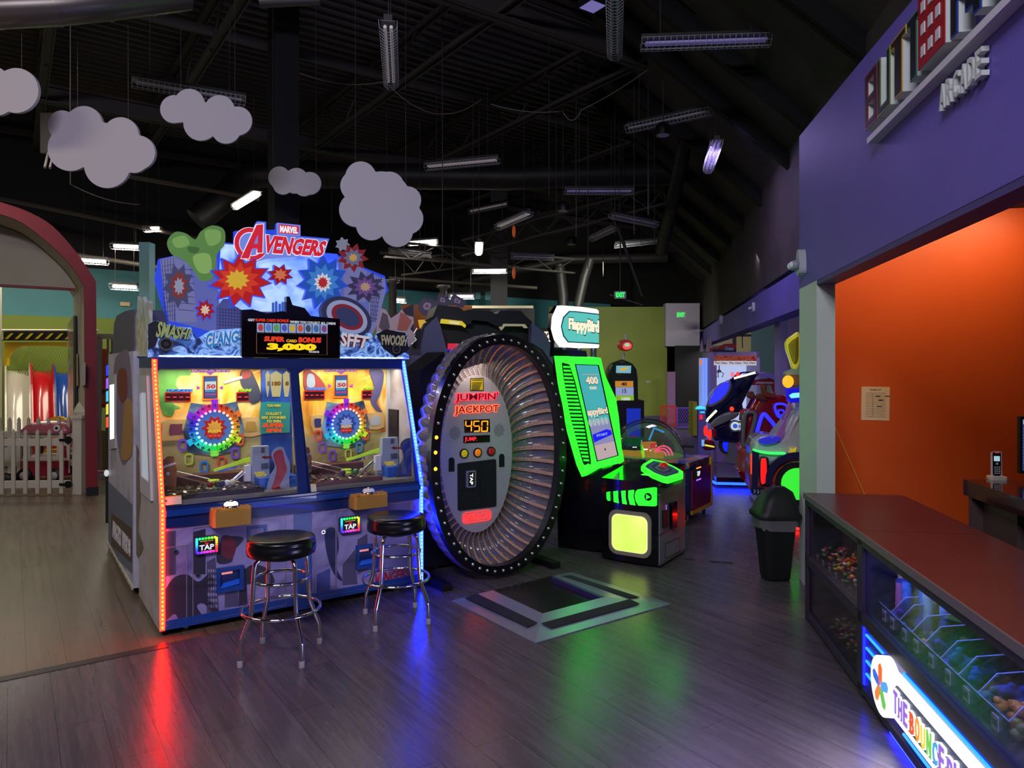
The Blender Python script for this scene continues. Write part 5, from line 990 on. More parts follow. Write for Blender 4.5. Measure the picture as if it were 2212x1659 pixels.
for i, ch in enumerate('THEBOUNCEPLACE'):
    if i in (3, 9): x += .014
    MB(WSG).text(CP, ch, x, x+.046, .172, .262 if i % 2 else .272, .022, .030, .06).m(lit(cols[i], 1.)).text(CP, ch, x+.004, x+.042, .176, .258 if i % 2 else .268, .030, .034, .02).done('sign_letter', so); x += .0525
mb = MB(lit((250, 120, 40), 1.)); c = (1.471, .217)
for i, cc in enumerate(((250, 110, 40), (60, 110, 230), (240, 140, 60), (110, 200, 90), (90, 170, 240))): an = math.radians(90+72*i); mb.m(lit(cc, 1.)).poly(CP, [(c[0]+.02*math.cos(an-1.2), c[1]+.02*math.sin(an-1.2)), (c[0]+.085*math.cos(an-.25), c[1]+.085*math.sin(an-.25)), (c[0]+.098*math.cos(an), c[1]+.098*math.sin(an)), (c[0]+.085*math.cos(an+.25), c[1]+.085*math.sin(an+.25)), (c[0]+.02*math.cos(an+1.2), c[1]+.02*math.sin(an+1.2))], .034, .037)
mb.done('sign_emblem', so)
area(CP.pt(2.1, .2, .06), CP.pt(2.1, 0, 1.2), .9, 12, (.75, .72, 1), .15)
area(CP.pt(2.3, .73, -.05), CP.pt(2.3, .42, -.2), 2.2, 12, (.16, .22, 1), .04)
area(CP.pt(.6, .73, -.05), CP.pt(.6, .4, -.2), .7, 1.2, (1, .9, .8), .06)
# bins with price tags
ACR = glass('clear_acrylic', (235, 240, 250), .10); ACE = mat('acrylic_edge', (170, 185, 215), .2, em=.12, ec=(150, 170, 255))
def toy(m_):
    t = MB(m_).ell((0, 0, .018), .024, .018, .018, 10, 6).ell((.017, 0, .038), .012, .011, .011, 8, 5); t.m(m_).ell((-.02, 0, .022), .008, .010, .006, 6, 4)
    return t
TOYC = [((230, 110, 150), 'pink'), ((90, 200, 150), 'mint green'), ((236, 150, 60), 'orange'), ((170, 110, 220), 'violet'), ((90, 150, 230), 'sky blue'), ((220, 200, 90), 'yellow'), ((200, 80, 80), 'red')]
protos = {}
rnd = random.Random(11)
tagpx = [(595, 618), (655, 685), (745, 712), (833, 833), (948, 940), (1075, 1085), (1213, 1225), (1430, 1400)]
zm = Z(1740, 1180, 3.464); ords = ['', 'second', 'third', 'fourth', 'fifth', 'sixth', 'seventh', 'eighth']
xs = []
for i, q in enumerate(tagpx): xs.append(CP.hit(*zm(*q)[0], -.06)[0])
conts = ['bright foil packets', 'blue foil packets', 'dark sticky figures', 'violet and orange rubber toys', 'mint and violet rubber toys', 'blue plastic gems', 'blue tinsel balls', 'orange rubber toys']
for i, x in enumerate(xs):
    x1 = x+.075; x0 = (xs[i-1]+.075+.006) if i else x-.07; x0 = max(x0, x1-.26)
    b = thing('prize_bin', 'clear acrylic price-tagged bin holding %s on the lit counter shelf' % conts[i], 'bin', CP.pt((x0+x1)/2, .40, -.2), 'clear bins in the long counter')
    mb = MB(ACR).box(CP, x0, x1, .401, .49, -.062, -.058).box(CP, x0, x1, .401, .60, -.40, -.396)
    for xx in (x0, x1-.003): mb.poly(PL(CP.pt(xx, 0, 0), CP.N, UP), [(-.40, .401), (-.06, .401), (-.06, .49), (-.12, .56), (-.40, .60)], 0, .003)
    mb.m(ACE).tube([CP.pt(x1, .49, -.06), CP.pt(x1, .56, -.12), CP.pt(x1, .60, -.40)], .0022, 5).tube([CP.pt(x0, .49, -.06), CP.pt(x1, .49, -.06)], .0022, 5); mb.done('bin_walls', b)
    mb = MB(mat('price_card', (190, 190, 205), .5, em=.05, ec=(160, 170, 255))).rbox(CP, x-.022, x+.022, .425, .475, -.057, -.054, .004).m(BLACK).text(CP, '100', x-.017, x+.017, .437, .463, -.054, -.053, .03); outline(mb, CP, [(0, 0)]*0 or [zm(tagpx[i][0]-1, tagpx[i][1]-1)[0]]*0 or [], .002, 0, 0) if False else None; mb.done('price_tag', b)
    for j in range(9 if i < 7 else 12):
        ci = (3, 4, 0, 2, 1, 4, 4, 2)[i] if j % 3 else (0, 4, 5, 3, 3, 6, 1, 5)[i]
        px_ = x0+.03+rnd.random()*max(x1-x0-.06, .01); nn = -.10-rnd.random()*.24; zz_ = .402+(j//4)*.027
        lbl = '%s soft toy heaped in the prize bin of %s' % (TOYC[ci][1], conts[i])
        if ci not in protos:
            o = toy(mat('rubber_%s' % TOYC[ci][1].replace(' ', '_'), TOYC[ci][0], .45)).done('rubber_toy', None, origin=(0, 0, 0)); tag(o, lbl, 'toy'); protos[ci] = o; 
        else: o = protos[ci].copy(); COL.objects.link(o); o['label'] = lbl
        o['group'] = 'soft toys in the bin of %s, %s' % (conts[i], TOYC[ci][1]); o.location = CP.pt(px_, zz_, nn); o.rotation_euler = (rnd.uniform(-.6, .6), rnd.uniform(-.6, .6), rnd.uniform(0, 6.28)); s_ = rnd.uniform(1., 1.35); o.scale = (s_,)*3
# foam sticks standing at the end of the long unit
for i, (x, n, h, cc, nm) in enumerate(((1.32, -.16, .24, (226, 206, 120), 'cream'), (1.36, -.13, .20, (220, 120, 150), 'pink'), (1.38, -.2, .23, (70, 150, 90), 'green'), (1.43, -.14, .22, (80, 150, 210), 'blue'), (1.47, -.19, .21, (60, 120, 190), 'dark blue'), (1.52, -.2, .255, (190, 206, 170), 'pale green'), (1.58, -.17, .22, (150, 190, 160), 'sea green'), (1.61, -.22, .22, (120, 170, 200), 'pale blue'))):
    b = CP.pt(x-.14, .40, n); tpp = b+UP*h+CD*.02*(i % 3-1)+V((.01, .01, 0)); mb = MB(mat('foam_%s' % nm.replace(' ', '_'), cc, .7)).tube([b, b*.3+tpp*.7, tpp], .019, 12).m(paint((30, 40, 120), .4)).tube([tpp, tpp+UP*.012], [.021, .017], 12); tag(mb.done('foam_stick'), '%s foam stick standing at the post end of the long counter' % nm, 'toy', 'foam sticks')
b = CP.pt(1.95, .50, -.42); mb = MB(mat('green_folded_card', (60, 150, 120), .4)).add([CP.pt(1.70, .60, -.20), CP.pt(1.95, .66, -.24), CP.pt(2.3, .56, -.34), CP.pt(1.85, .60, -.45)]+[CP.pt(1.70, .595, -.20), CP.pt(1.95, .645, -.24), CP.pt(2.3, .555, -.34), CP.pt(1.85, .595, -.45)], [(0, 1, 3), (1, 2, 3), (4, 7, 5), (5, 7, 6), (0, 4, 5, 1), (1, 5, 6, 2), (2, 6, 7, 3), (3, 7, 4, 0)]); tag(mb.done('paper_glider'), 'green folded plane lying over the clear bins in the long counter', 'toy')
# sweets in the short unit
def heap(x0, x1, z, seed, cols, nm, lbl):
    mb = MB(); r_ = random.Random(seed)
    for i in range(300):
        mb.m(mat('sweet_%d_%d' % (seed, i % len(cols)), cols[i % len(cols)], .3, coat=.3)); p = CP.pt(r_.uniform(x0, x1), z+r_.uniform(.005, .085), -r_.uniform(.07, .38)); mb.ell(p, r_.uniform(.008, .018), r_.uniform(.006, .014), r_.uniform(.006, .012), 6, 4, Matrix.Rotation(r_.uniform(0, 3), 3, 'Z'))
    tag(mb.done(nm, kind='stuff'), lbl, 'sweets')
heap(.06, S1-.06, .40, 5, [(200, 60, 70), (220, 170, 60), (90, 170, 60), (210, 110, 50), (190, 190, 190), (120, 40, 60)], 'wrapped_sweets', 'mixed wrapped sweets heaped on the upper shelf of the short counter unit')
heap(.3, S1-.06, .05, 6, [(190, 200, 60), (200, 70, 50), (200, 200, 200), (120, 150, 60)], 'wrapped_sweets', 'mixed wrapped sweets heaped on the lower shelf of the short counter unit')
for i in range(7):
    x = .12+i*.13; mb = MB(paint((180, 180, 186), .5)).rbox(CP, x-.014, x+.014, .405, .44, -.045, -.042, .003).m(BLACK).text(CP, '25', x-.009, x+.009, .413, .431, -.042, -.041, .02)
    o = mb.done('price_tag'); tag(o, 'small white price card standing before the sweets in the short counter', 'price card', 'price cards in the short counter')
# ================================================================ hatch desk, phone, monitor, notes
DO = V((2.64, 4.17, 0)); DP = PL(DO, CD, UP)
dk = thing('desk', 'dark plum desk with a chipped thick top against the orange wall', 'desk', DP.pt(1., 0, -.4))
MB(mat('glossy_plum_top', (48, 26, 34), .16, coat=.5)).box(DP, 0, 2.6, .86, .95, -.95, 0).done('desk_top', dk); mb = MB(paint((86, 66, 66), .5)).box(DP, .02, .06, 0, .86, -.9, -.02).box(DP, 0, .42, .0, .86, -.12, -.08).m(paint((20, 22, 50), .6)).box(DP, .42, 2.5, 0, .86, -.5, -.46); mb.done('desk_panel', dk)
ph = thing('cordless_phone', 'white cordless phone with a lit screen standing in its charger on the dark desk', 'phone', G(2155, 1036, .95))
po_ = G(2155, 1036, .95); PPh = PL(po_, (.97, -.25, 0), UP); MB(paint((208, 200, 186), .35)).rbox(PL(po_, (.97, -.25, 0), (.25, .97, 0)), -.045, .045, -.03, .05, 0, .018, .015).done('charger', ph)
HT = PL(po_+UP*.012+V((0, .005, 0)), (.97, -.25, 0), (.16, .25, 1)); mb = MB(paint((205, 205, 208), .3)).rbox(HT, -.026, .026, 0, .155, -.02, 0, .012).m(GLOSSBLACK).rbox(HT, -.022, .020, .01, .15, 0, .003, .01).m(lit((170, 200, 215), .9)).rbox(HT, -.016, .014, .095, .125, .003, .005, .003).m(lit((230, 50, 50), .8)).box(HT, -.012, .012, .143, .148, .003, .005).m(paint((190, 190, 195), .4))
for i in range(4):
    for j in range(3): mb.box(HT, -.014+j*.011, -.007+j*.011, .02+i*.012, .027+i*.012, .003, .005)
mb.disc(HT, -.001, .08, .007, .003, .006); mb.done('handset', ph)
po_ = V((3.0, 4.12, .95)); mo_ = thing('computer_monitor', 'black computer monitor with a lit text screen at the end of the dark desk', 'monitor', po_); MP = PL(po_, (.995, -.1, 0), UP)
x0 = MP.hit(2204, 900)[0]
MB(BLACK).box(MP, x0, x0+.5, .04, .37, -.03, 0).m(lit((60, 70, 130), .6)).box(MP, x0+.012, x0+.488, .055, .355, 0, .002).m(lit((180, 190, 220), .7)).box(MP, x0+.014, x0+.09, .325, .35, .002, .003).done('display', mo_)
mb = MB(lit((150, 160, 200), .6))
for i in range(12): mb.box(MP, x0+.016, x0+.08, .10+i*.018, .104+i*.018, .002, .003)
mb.done('screen_text', mo_); MB(BLACK).box(MP, x0+.2, x0+.3, 0, .06, -.05, -.02).box(MP, x0+.12, x0+.38, 0, .012, -.12, .08).done('stand', mo_)
kb = PL((2.93, 3.98, .951), CD, -WR*-1); mb = MB(BLACK).box(PL((3.02, 4.02, .951), (.97, -.24, 0), (.24, .97, 0)), -.08, .40, -.16, .0, 0, .02); 
for i in range(4):
    for j in range(12): mb.m(paint((30, 30, 34), .5)).box(PL((3.02, 4.02, .951), (.97, -.24, 0), (.24, .97, 0)), -.07+j*.038, -.036+j*.038, -.15+i*.036, -.118+i*.036, .02, .026)
tag(mb.done('keyboard'), 'black keyboard lying on the dark desk before the monitor', 'keyboard')
q = OW.hits([(1861, 835), (1922, 836), (1921, 909), (1860, 907)]); mb = MB(paint((214, 190, 150), .6)).poly(OW, q, 0, .002).m(paint((90, 70, 60), .6)); xa, xb, yt, yb_ = q[0][0], q[1][0], q[0][1], q[2][1]
mb.text(OW, 'CLOSING LIST', xa+.06, xb-.06, yt-.03, yt-.018, .002, .003)
for i in range(13): y = yt-.05-i*(yt-yb_-.08)/12; mb.box(OW, xa+.03, xb-.03, y, y+.0015, .002, .003)
mb.box(OW, xa+.08, xa+.0815, yb_+.03, yt-.05, .002, .003); mb.text(OW, 'Amy  Roy', xa+.09, xb-.05, yt-.08, yt-.065, .002, .003) if False else None
for x_, y_ in ((.1, .07), (.17, .07), (.11, .15), (.12, .1)): mb.box(OW, xa+x_, xa+x_+.035, yt-y_-.008, yt-y_, .002, .003)
tag(mb.done('paper_notice'), 'cream ruled sheet of paper pinned to the orange wall', 'notice')
a = OW.hit(1794, 905); b = OW.hit(1863, 1066); mb = MB(paint((210, 150, 60), .35)).tube([OW.pt(*a, .02), OW.pt(*b, .05)], .005, 8); tag(mb.done('thin_rod'), 'long thin yellow rod leaning against the orange wall beside the post', 'rod')
a = OW.hit(1789, 1005); b = OW.hit(1800, 1066); mb = MB(paint((220, 190, 150), .35)).tube([OW.pt(*a, .02), OW.pt(*b, .05)], .005, 8); tag(mb.done('thin_rod'), 'short pale rod leaning in the corner of the orange wall behind the post', 'rod')
# ================================================================ wall sign
z8 = Z(1700, 0, 2.592); SGN = thing('wall_sign', 'raised multicoloured letter sign over a white bar on the purple wall', 'sign', NW.pt(2.6, 2.75, .03))
Zb, Zt = 2.80, 3.07; WRT = paint((196, 204, 196), .5)
def sx(px, py=250): return NW.hit(px, py, .06)[0]
x_B = sx(1868); x_end = x_B+2.05
MB(paint((206, 206, 214), .5)).box(NW, x_B, x_end, 2.735, 2.765, .0, .05).done('sign_bar', SGN)
xs_ = [sx(v) for v in (1869, 1896, 1925, 1960, 1991, 2049)]
PIX = {'B': ['1111', '1001', '1001', '1111', '1001', '1001', '1111'], 'U': ['1001', '1001', '1001', '1001', '1001', '1001', '1111'], 'T': ['1111', '0110', '0110', '0110', '0110', '0110', '0110'], 'N': ['1001', '1101', '1101', '1111', '1011', '1011', '1001']}
seq = [('B', (140, 24, 34), xs_[0], xs_[1]-.01), ('U', (104, 140, 60), xs_[1], xs_[2]-.012), ('T', (190, 150, 50), xs_[2], xs_[3]-.012), ('T', (70, 130, 110), xs_[3], xs_[4]-.012)]
w0 = xs_[5]-xs_[4]; nx = xs_[5]+.02; seq += [('N', (40, 70, 150), nx, nx+.24), ('N', (60, 40, 150), nx+.45, nx+.72)]
seq[-1] = ('U', (60, 50, 160), nx+.30, nx+.50)
for ch, cc, xa, xb in seq:
    mb = MB(); g = PIX[ch]; cw = (xb-xa)/4; chh = (Zt-Zb)/7
    for r_ in range(7):
        for c_ in range(4):
            if g[r_][c_] == '1':
                X0 = xa+c_*cw; Y0 = Zb+(6-r_)*chh; mb.m(WRT).box(NW, X0, X0+cw+.0005, Y0, Y0+chh+.0005, 0, .058); mb.m(paint(cc, .4)).box(NW, X0, X0+cw+.0005, Y0, Y0+chh+.0005, .058, .062)
                mb.m(paint(tuple(int(v*.16) for v in cc), .5)).box(NW, X0+(.008 if c_ == 0 or g[r_][c_-1] == '0' else 0), X0+cw-(.008 if c_ == 3 or g[r_][c_+1] == '0' else 0), Y0+(.008 if r_ == 6 or g[r_+1][c_] == '0' else 0), Y0+chh-(.008 if r_ == 0 or g[r_-1][c_] == '0' else 0), .062, .0635)
    mb.done('letter', SGN)
mb = MB(WRT).box(NW, xs_[4], xs_[5], Zb, Zt+.02, 0, .07).m(paint((158, 22, 30), .45)).box(NW, xs_[4], xs_[5], Zb, Zt+.02, .07, .074); mb.m(paint((205, 205, 210), .5)); c = ((xs_[4]+xs_[5])/2, (Zb+Zt)/2+.01); u = w0/14
for dx in (-3, 0, 3):
    for dy in (-3, 0, 3): mb.box(NW, c[0]+dx*u*1.3-u, c[0]+dx*u*1.3+u, c[1]+dy*u*1.6-u*1.2, c[1]+dy*u*1.6+u*1.2, .074, .078)
mb.done('red_square', SGN)
x0 = sx(2010); x1 = NW.hit(2109, 150, .05)[0]; cw = (x1-x0)/6
for i, ch in enumerate('ARCADE'): MB(WRT).text(NW, ch, x0+i*cw, x0+i*cw+cw*.84, 2.60, 2.70, 0.005, .03, .02).done('letter', SGN)
# emergency lights and alarm
def emlight(pl, px, py, s, lbl):
    c = pl.hit(px, py); t = thing('emergency_light', lbl, 'emergency light', pl.pt(c[0], c[1]-.08*s)); MB(paint((176, 186, 186), .4)).poly(pl, smoothpoly([(c[0]-.05*s, c[1]-.07*s), (c[0]+.05*s, c[1]-.07*s), (c[0]+.055*s, c[1]+.02*s), (c[0]+.03*s, c[1]+.10*s), (c[0]-.04*s, c[1]+.08*s)], 4), 0, .05*s).done('housing', t)
    for k in (-1, 1):
        p = pl.pt(c[0]+k*.035*s, c[1]-.01*s, .07*s); MB(paint((150, 160, 165), .3)).ell(p, .035*s, .035*s, .035*s, 12, 8).m(mat('lamp_lens', (225, 235, 240), .1)).ell(p+pl.N*.02*s, .026*s, .026*s, .026*s, 12, 8).done('lamp_head', t)
emlight(NW, 1738, 570, 1.0, 'pale twin-head emergency light at the corner of the purple wall above the post')
emlight(FB, 1630, 665, .8, 'small pale emergency light on the long purple beam')
c = FB.hit(1560, 691); tag(MB(paint((210, 205, 215), .5)).disc(FB, c[0], c[1], .11, 0, .05).done('smoke_alarm'), 'round white alarm disc on the far end of the purple beam', 'alarm')
# ================================================================ helper: rounded-over solid from an outline seen in the photo
def soft(mb, pl, pts, depth, b=.03, n=0., sm=4):
    """solid with a rounded front rim, from picture points on plane pl"""
    q = pl.hits(smoothpoly(pts, sm) if sm else pts, n)
    a = sum(q[i][0]*q[(i+1) % len(q)][1]-q[(i+1) % len(q)][0]*q[i][1] for i in range(len(q)))
    if a < 0: q = q[::-1]
    cx = sum(p[0] for p in q)/len(q); cy = sum(p[1] for p in q)/len(q)
    def shr(d):
        out = []
        for i, (x, y) in enumerate(q):
            x0, y0 = q[i-1]; x1, y1 = q[(i+1) % len(q)]; nx, ny = y1-y0, x0-x1; l = math.hypot(nx, ny) or 1; out.append((x-nx/l*d, y-ny/l*d))
        return out
    rings = [[pl.pt(x, y, nn) for x, y in shr(d)] for d, nn in ((b, n-depth), (0, n-depth+b), (0, n-b), (b*.3, n-b*.3), (b, n))]
    mb.loft(rings); return mb
# ================================================================ hanging tube lamps
GAL = mat('wire_guard', (200, 198, 210), .4, .2); HOUS = paint((40, 40, 44), .5); TOFF = mat('unlit_tube', (168, 164, 176), .3); TON = lit((255, 244, 214), 9.)
def solve_h(a, b, L=1.22, dmax=16.):
    lo, hi = 1.75, 6.2
    def ln(z):
        p = []
        for x, y in (a, b): d = F*(z-H)/max(HZ-y, 4); p.append(V(((x-CX)/F*d, d, z)))
        return p, (p[0]-p[1]).length
    for _ in range(40):
        m = (lo+hi)/2
        if ln(m)[1] < L: lo = m
        else: hi = m
    z = ln(lo)
    if max(z[0][0].y, z[0][1].y) > dmax or lo > 6.0:
        return [P(a[0], a[1], dmax), P(b[0], b[1], dmax)]
    return z[0]
def lamp(a, b, on, label, group=None, L=1.22, guard=True, tube=None):
    p, q = solve_h(a, b, L, 13. if b[0] < 400 else 16.); d = (q-p).normalized(); s = d.cross(UP).normalized(); m_ = (p+q)/2; L_ = (q-p).length
    t = thing('ceiling_light', label, 'ceiling light', m_, group)
    pl = PL(p, d, UP); MB(HOUS).poly(PL(p, s, UP), [(-.035, .04), (.035, .04), (.05, .02), (.05, .0), (-.05, 0), (-.05, .02)], -L_*0, 0) if False else None
    mb = MB(HOUS).box(pl, 0, L_, .01, .06, -.035, .035); mb.m(paint((90, 90, 96), .4)).box(pl, 0, L_, .002, .01, -.06, .06); mb.done('housing', t)
    for k in ((-.025, .025) if L_ > .6 else (0,)): MB(TON if on else (tube or TOFF)).tube([pl.pt(.04, -.025, k*(1.4 if on else 1)), pl.pt(L_-.04, -.025, k*(1.4 if on else 1))], .028 if on else .014, 8).done('tube', t)
    if guard:
        mb = MB(GAL); hp = [(-.075, .01), (-.07, -.05), (-.03, -.085), (.03, -.085), (.07, -.05), (.075, .01)]; r_ = .0022
        for i in range(int(L_/.055)+1): x = min(i*.055, L_); mb.tube([pl.pt(x, y, n_) for n_, y in hp], r_, 4)
        for n_, y in hp: mb.tube([pl.pt(0, y, n_), pl.pt(L_, y, n_)], r_*1.2, 4)
        mb.done('wire_guard', t)
    for x in (.15*L_, L_*.85): MB(IRON).tube([pl.pt(x, .06, 0), pl.pt(x, zc_top-p.z, 0)], .004, 4).done('hanger_cord', t)
    if on:
        c = m_-UP*.06; l = area(c, c-UP, L_*.9, 14, (1, .95, .82), .08); l.rotation_euler = (0, 0, math.atan2(d.y, d.x))
zc_top = 6.5
LAV = mat('lavender_tube', (190, 180, 240), .3, em=.07, ec=(170, 150, 255)); WARMT = mat('unlit_sheen_tube', (230, 220, 226), .3, em=.10, ec=(240, 225, 225))  # switched-off tubes: the faint emission is sheen put into the material
for a, b, on, lb, tb in (((845, 175), (838, 46), 0, 'unlit caged tube lamp pointing at the viewer high above the comic topper', WARMT), ((1328, 112), (1328, -30), 0, 'dark wire-caged tube lamp cut by the top edge of the view', None),
    ((1385, 90), (1665, 80), 0, 'long dark wire-caged lamp high before the sloped rafters', LAV), ((1355, 275), (1537, 235), 0, 'dark caged lamp tilted upward above the round grey duct bend', None), ((1530, 362), (1549, 303), 0, 'lavender tube lamp hanging endways beside the rafters', LAV),
    ((920, 357), (1078, 342), 0, 'grey caged lamp hanging just in front of the long horizontal duct', WARMT), ((1220, 410), (1368, 410), 0, 'level lavender tube lamp hanging below the long duct', LAV), ((1012, 455), (1098, 437), 0, 'caged lamp hanging below the duct, between the largest cloud and the lavender lamp', WARMT),
    ((1076, 487), (1143, 458), 0, 'steeply turned small caged lamp below the duct', WARMT), ((1278, 513), (1330, 488), 0, 'small dark caged lamp turned towards the crossing pole', None), ((1322, 462), (1417, 482), 0, 'dark caged lamp touching the top of the leaning pole', None), ((1328, 528), (1436, 516), 0, 'dark caged lamp hanging lowest before the far rafters', None),
    ((840, 538), (932, 549), 0, 'unlit caged lamp just under the largest cloud', None), ((882, 523), (946, 518), 1, 'lit white lamp peeking out beside the largest cloud', None), ((1034, 542), (1035, 523), 1, 'small warm lit lamp seen endways below the duct', None), ((1104, 551), (1198, 555), 0, 'unlit caged lamp above the thin bent pipe', None),
    ((1020, 583), (1096, 582), 1, 'lit warm level lamp in the middle distance above the black shooter cabinet', None), ((556, 413), (508, 443), 1, 'lit twin-tube lamp hanging at the duct bend over the comic topper', None), ((312, 491), (348, 491), 1, 'brightest lit square lamp above the green printed cloud', None),
    ((242, 528), (302, 531), 1, 'lit lamp above the pale blue post', None), ((172, 559), (232, 563), 1, 'lit lamp at the shoulder of the red arch', None), ((240, 615), (298, 618), 1, 'faint lit lamp in front of the teal wall', None), ((285, 172), (530, 214), 0, 'long dark lamp reflector hanging above the second cloud', None),
    ((970, 638), (1025, 638), 1, 'lit lamp behind the purple topper cutouts', None), ((850, 645), (877, 647), 1, 'small lit lamp behind the shiny pipe post', None)): lamp(a, b, on, lb, None, 1.22 if abs(a[0]-b[0]) > 40 or b[1] < 200 else (.9 if on else 1.22), True, tb)
# lit far lamps need no cords: all hang from the deck
def spot(px, py, d, lb):
    p = P(px, py, d); t = thing('pendant_speaker', lb, 'speaker', p); mb = MB(BLACK).lathe(p, [(.09, 0), (.11, .10), (.06, .16), (.01, .17)], 12).done('housing', t); MB(paint((170, 160, 190), .4)).disc(PL(p-UP*.001, (1, 0, 0), (0, 1, 0)), 0, 0, .085, -.004, 0).done('grille', t); MB(IRON).tube([p+UP*.15, V((p.x, p.y, zc_top))], .006, 5).done('cord', t)
spot(1432, 292, 9.5, 'black pendant speaker under the tilted dark lamp near the rafters'); spot(1216, 456, 12, 'small pendant speaker left of the level lavender lamp'.replace('left of', 'beside')); spot(1234, 528, 15, 'tiny pendant speaker hanging above the thin bent pipe')
p = P(1280, 14, 6.2); mb = MB(BLACK).box(PL(p, U, UP), -.09, .09, 0, .12, -.09, .09).m(lit((150, 140, 220), .5)).box(PL(p-UP*.001, U, W), -.08, .08, -.08, .08, -.003, 0); tag(mb.done('square_downlight'), 'square lavender-lit fitting at the top edge beside the caged lamp', 'ceiling light')
p = P(104, 345, 8); mb = MB(TOFF); mb.tube([P(97, 362, 8), P(104, 330, 8.8)], .014, 6).tube([P(108, 363, 8), P(115, 333, 8.8)], .014, 6).m(HOUS).box(PL(P(104, 330, 8.9), (1, 0, 0)), -.1, .12, .0, .5, -.05, .0); tag(mb.done('ceiling_light'), 'bare pair of unlit tubes half hidden by the biggest low cloud near the arch', 'ceiling light')
# ================================================================ ducts, pipes and cables
DUCT = mat('dark_round_duct', (40, 38, 37), .5, .3, noise=.2, nscale=3)
def duct(pts, r, nm, lb, m_=DUCT, ribs=.35):
    mb = MB(m_); path = []
    for a, b in zip(pts, pts[1:]):
        n_ = max(1, int((b-a).length/ribs)); path += [a+(b-a)*(i/n_) for i in range(n_)]
    path.append(pts[-1]); mb.tube(path, r, 18)
    for i, p_ in enumerate(path[1:-1]):
        t_ = (path[i+2]-path[i]).normalized(); mb.tube([p_-t_*.01, p_+t_*.01], r*1.035, 18)
    return tag(mb.done(nm), lb, 'duct')
duct([P(425, 476, 12.6), P(480, 432, 12.8), P(515, 392, 13.0), P(545, 379, 13.1), P(600, 377, 13.2), P(760, 380, 13.3), P(1100, 383, 13.3), P(1450, 372, 13.4)], .235, 'air_duct', 'large dark round duct bending above the comic topper and running level behind the clouds')
duct([P(1500, 285, 11.0), P(1488, 292, 11.1), P(1480, 310, 11.2), P(1452, 440, 12.6), P(1428, 540, 15)], .12, 'air_duct', 'narrow round duct bending down in front of the rafters')
duct([P(0-60, 22, 6.), P(120, 14, 6.2), P(230, 4, 6.4), P(400, -16, 6.8)], .16, 'air_duct', 'pale silver duct crossing the upper corner above the arch', mat('silver_duct', (110, 104, 98), .35, .7))
duct([P(560, 2, 6.5), P(690, -4, 6.6)], .06, 'air_duct', 'short silver pipe end at the top edge over the steel column', mat('silver_duct', (110, 104, 98), .35, .7))
duct([P(1000, 610, 19.4), P(1110, 585, 19.4), P(1230, 560, 19.4), P(1440, 556, 19.6)], .13, 'air_duct', 'thin bent grey pipe crossing the far dark roof space')
duct([P(1208, 572, 18), P(1216, 640, 18), P(1216, 660, 18)], .14, 'air_duct', 'short vertical duct dropping behind the green wall top'); duct([P(1275, 560, 17.5), P(1262, 600, 17.5), P(1248, 662, 17.5)], .12, 'air_duct', 'slanted grey duct reaching the top of the green wall')
duct([P(1320, 456, 13), P(1345, 520, 13), P(1388, 640, 13)], .03, 'leaning_pole', 'thin leaning pole crossing two caged lamps')
def wire(pts, lb, r=.006, nm='cable', c_=(110, 84, 84)): tag(MB(paint(c_, .5)).tube(pts, r, 5).done(nm), lb, 'cable')
def sag(a, b, s, n_=10): return [a+(b-a)*(i/n_)-UP*s*4*(i/n_)*(1-i/n_) for i in range(n_+1)]
wire(sag(P(648, 158, 8.5), P(832, 176, 8.5), .08), 'thin sagging cable between the steel column and the endways lamp'); wire(sag(P(832, 176, 8.5), P(1040, 215, 9.), .28), 'reddish cable sagging from the endways lamp towards the roof joists')
wire(sag(P(1060, 225, 9), P(1215, 240, 9.3), .05)+sag(P(1215, 240, 9.3), P(1255, 240, 9.3), .12)+sag(P(1255, 238, 9.3), P(1400, 150, 9.6), .03), 'pale looped cable under the roof near the vertical caged lamp', c_=(120, 116, 120)); wire([V((P(152, 398, 8).x, 8, zc_top))]+sag(P(152, 398, 8), P(300, 442, 8.2), .05), 'pale cable hanging above the red arch', c_=(120, 116, 110))
rnd = random.Random(21)
for i in range(26):
    x = rnd.choice((rnd.uniform(650, 1400), rnd.uniform(1080, 1500))); y = rnd.uniform(420, 600); d = rnd.uniform(9, 17); p = P(x, y, d); o = MB(IRON).tube([p, V((p.x, p.y, zc_top))], .006, 4).done('roof_wire')
    tag(o, 'thin black cord hanging loose from the dark roof', 'cord', 'loose roof cords')
for x, y, lb in ((1108, 500, 'upper'), (1108, 590, 'lower')): p = P(x+2, y, 14); tag(MB(lit((214, 90, 40), .35)).ell(p, .035, .035, .12, 10, 8).m(IRON).tube([p+UP*.1, V((p.x, p.y, zc_top))], .004, 4).done('orange_pendant'), '%s small orange drop-shaped pendant under the roof' % lb, 'ornament')
for a_, b_ in ((P(-40, 420, 12.5), P(450, 520, 13.2)), (P(120, 352, 11.5), P(560, 430, 12.8)), (P(130, 545, 13.2), P(420, 590, 13.8)), (P(820, 545, 17), P(1120, 578, 18)), (P(840, 600, 17.5), P(1160, 622, 18))):
    struct(MB(mat('brown_iron_pipe', (70, 62, 54), .5)).tube([a_, b_], .045, 8), 'roof_beam')
for a_, b_ in ((P(830, 520, 15.5), P(1240, 560, 18)), (P(870, 560, 16), P(1060, 540, 18)), (P(1140, 480, 15), P(1440, 400, 13.6)), (P(1000, 520, 16.5), P(1300, 440, 14))): truss(a_, b_, .35, .02, 8)
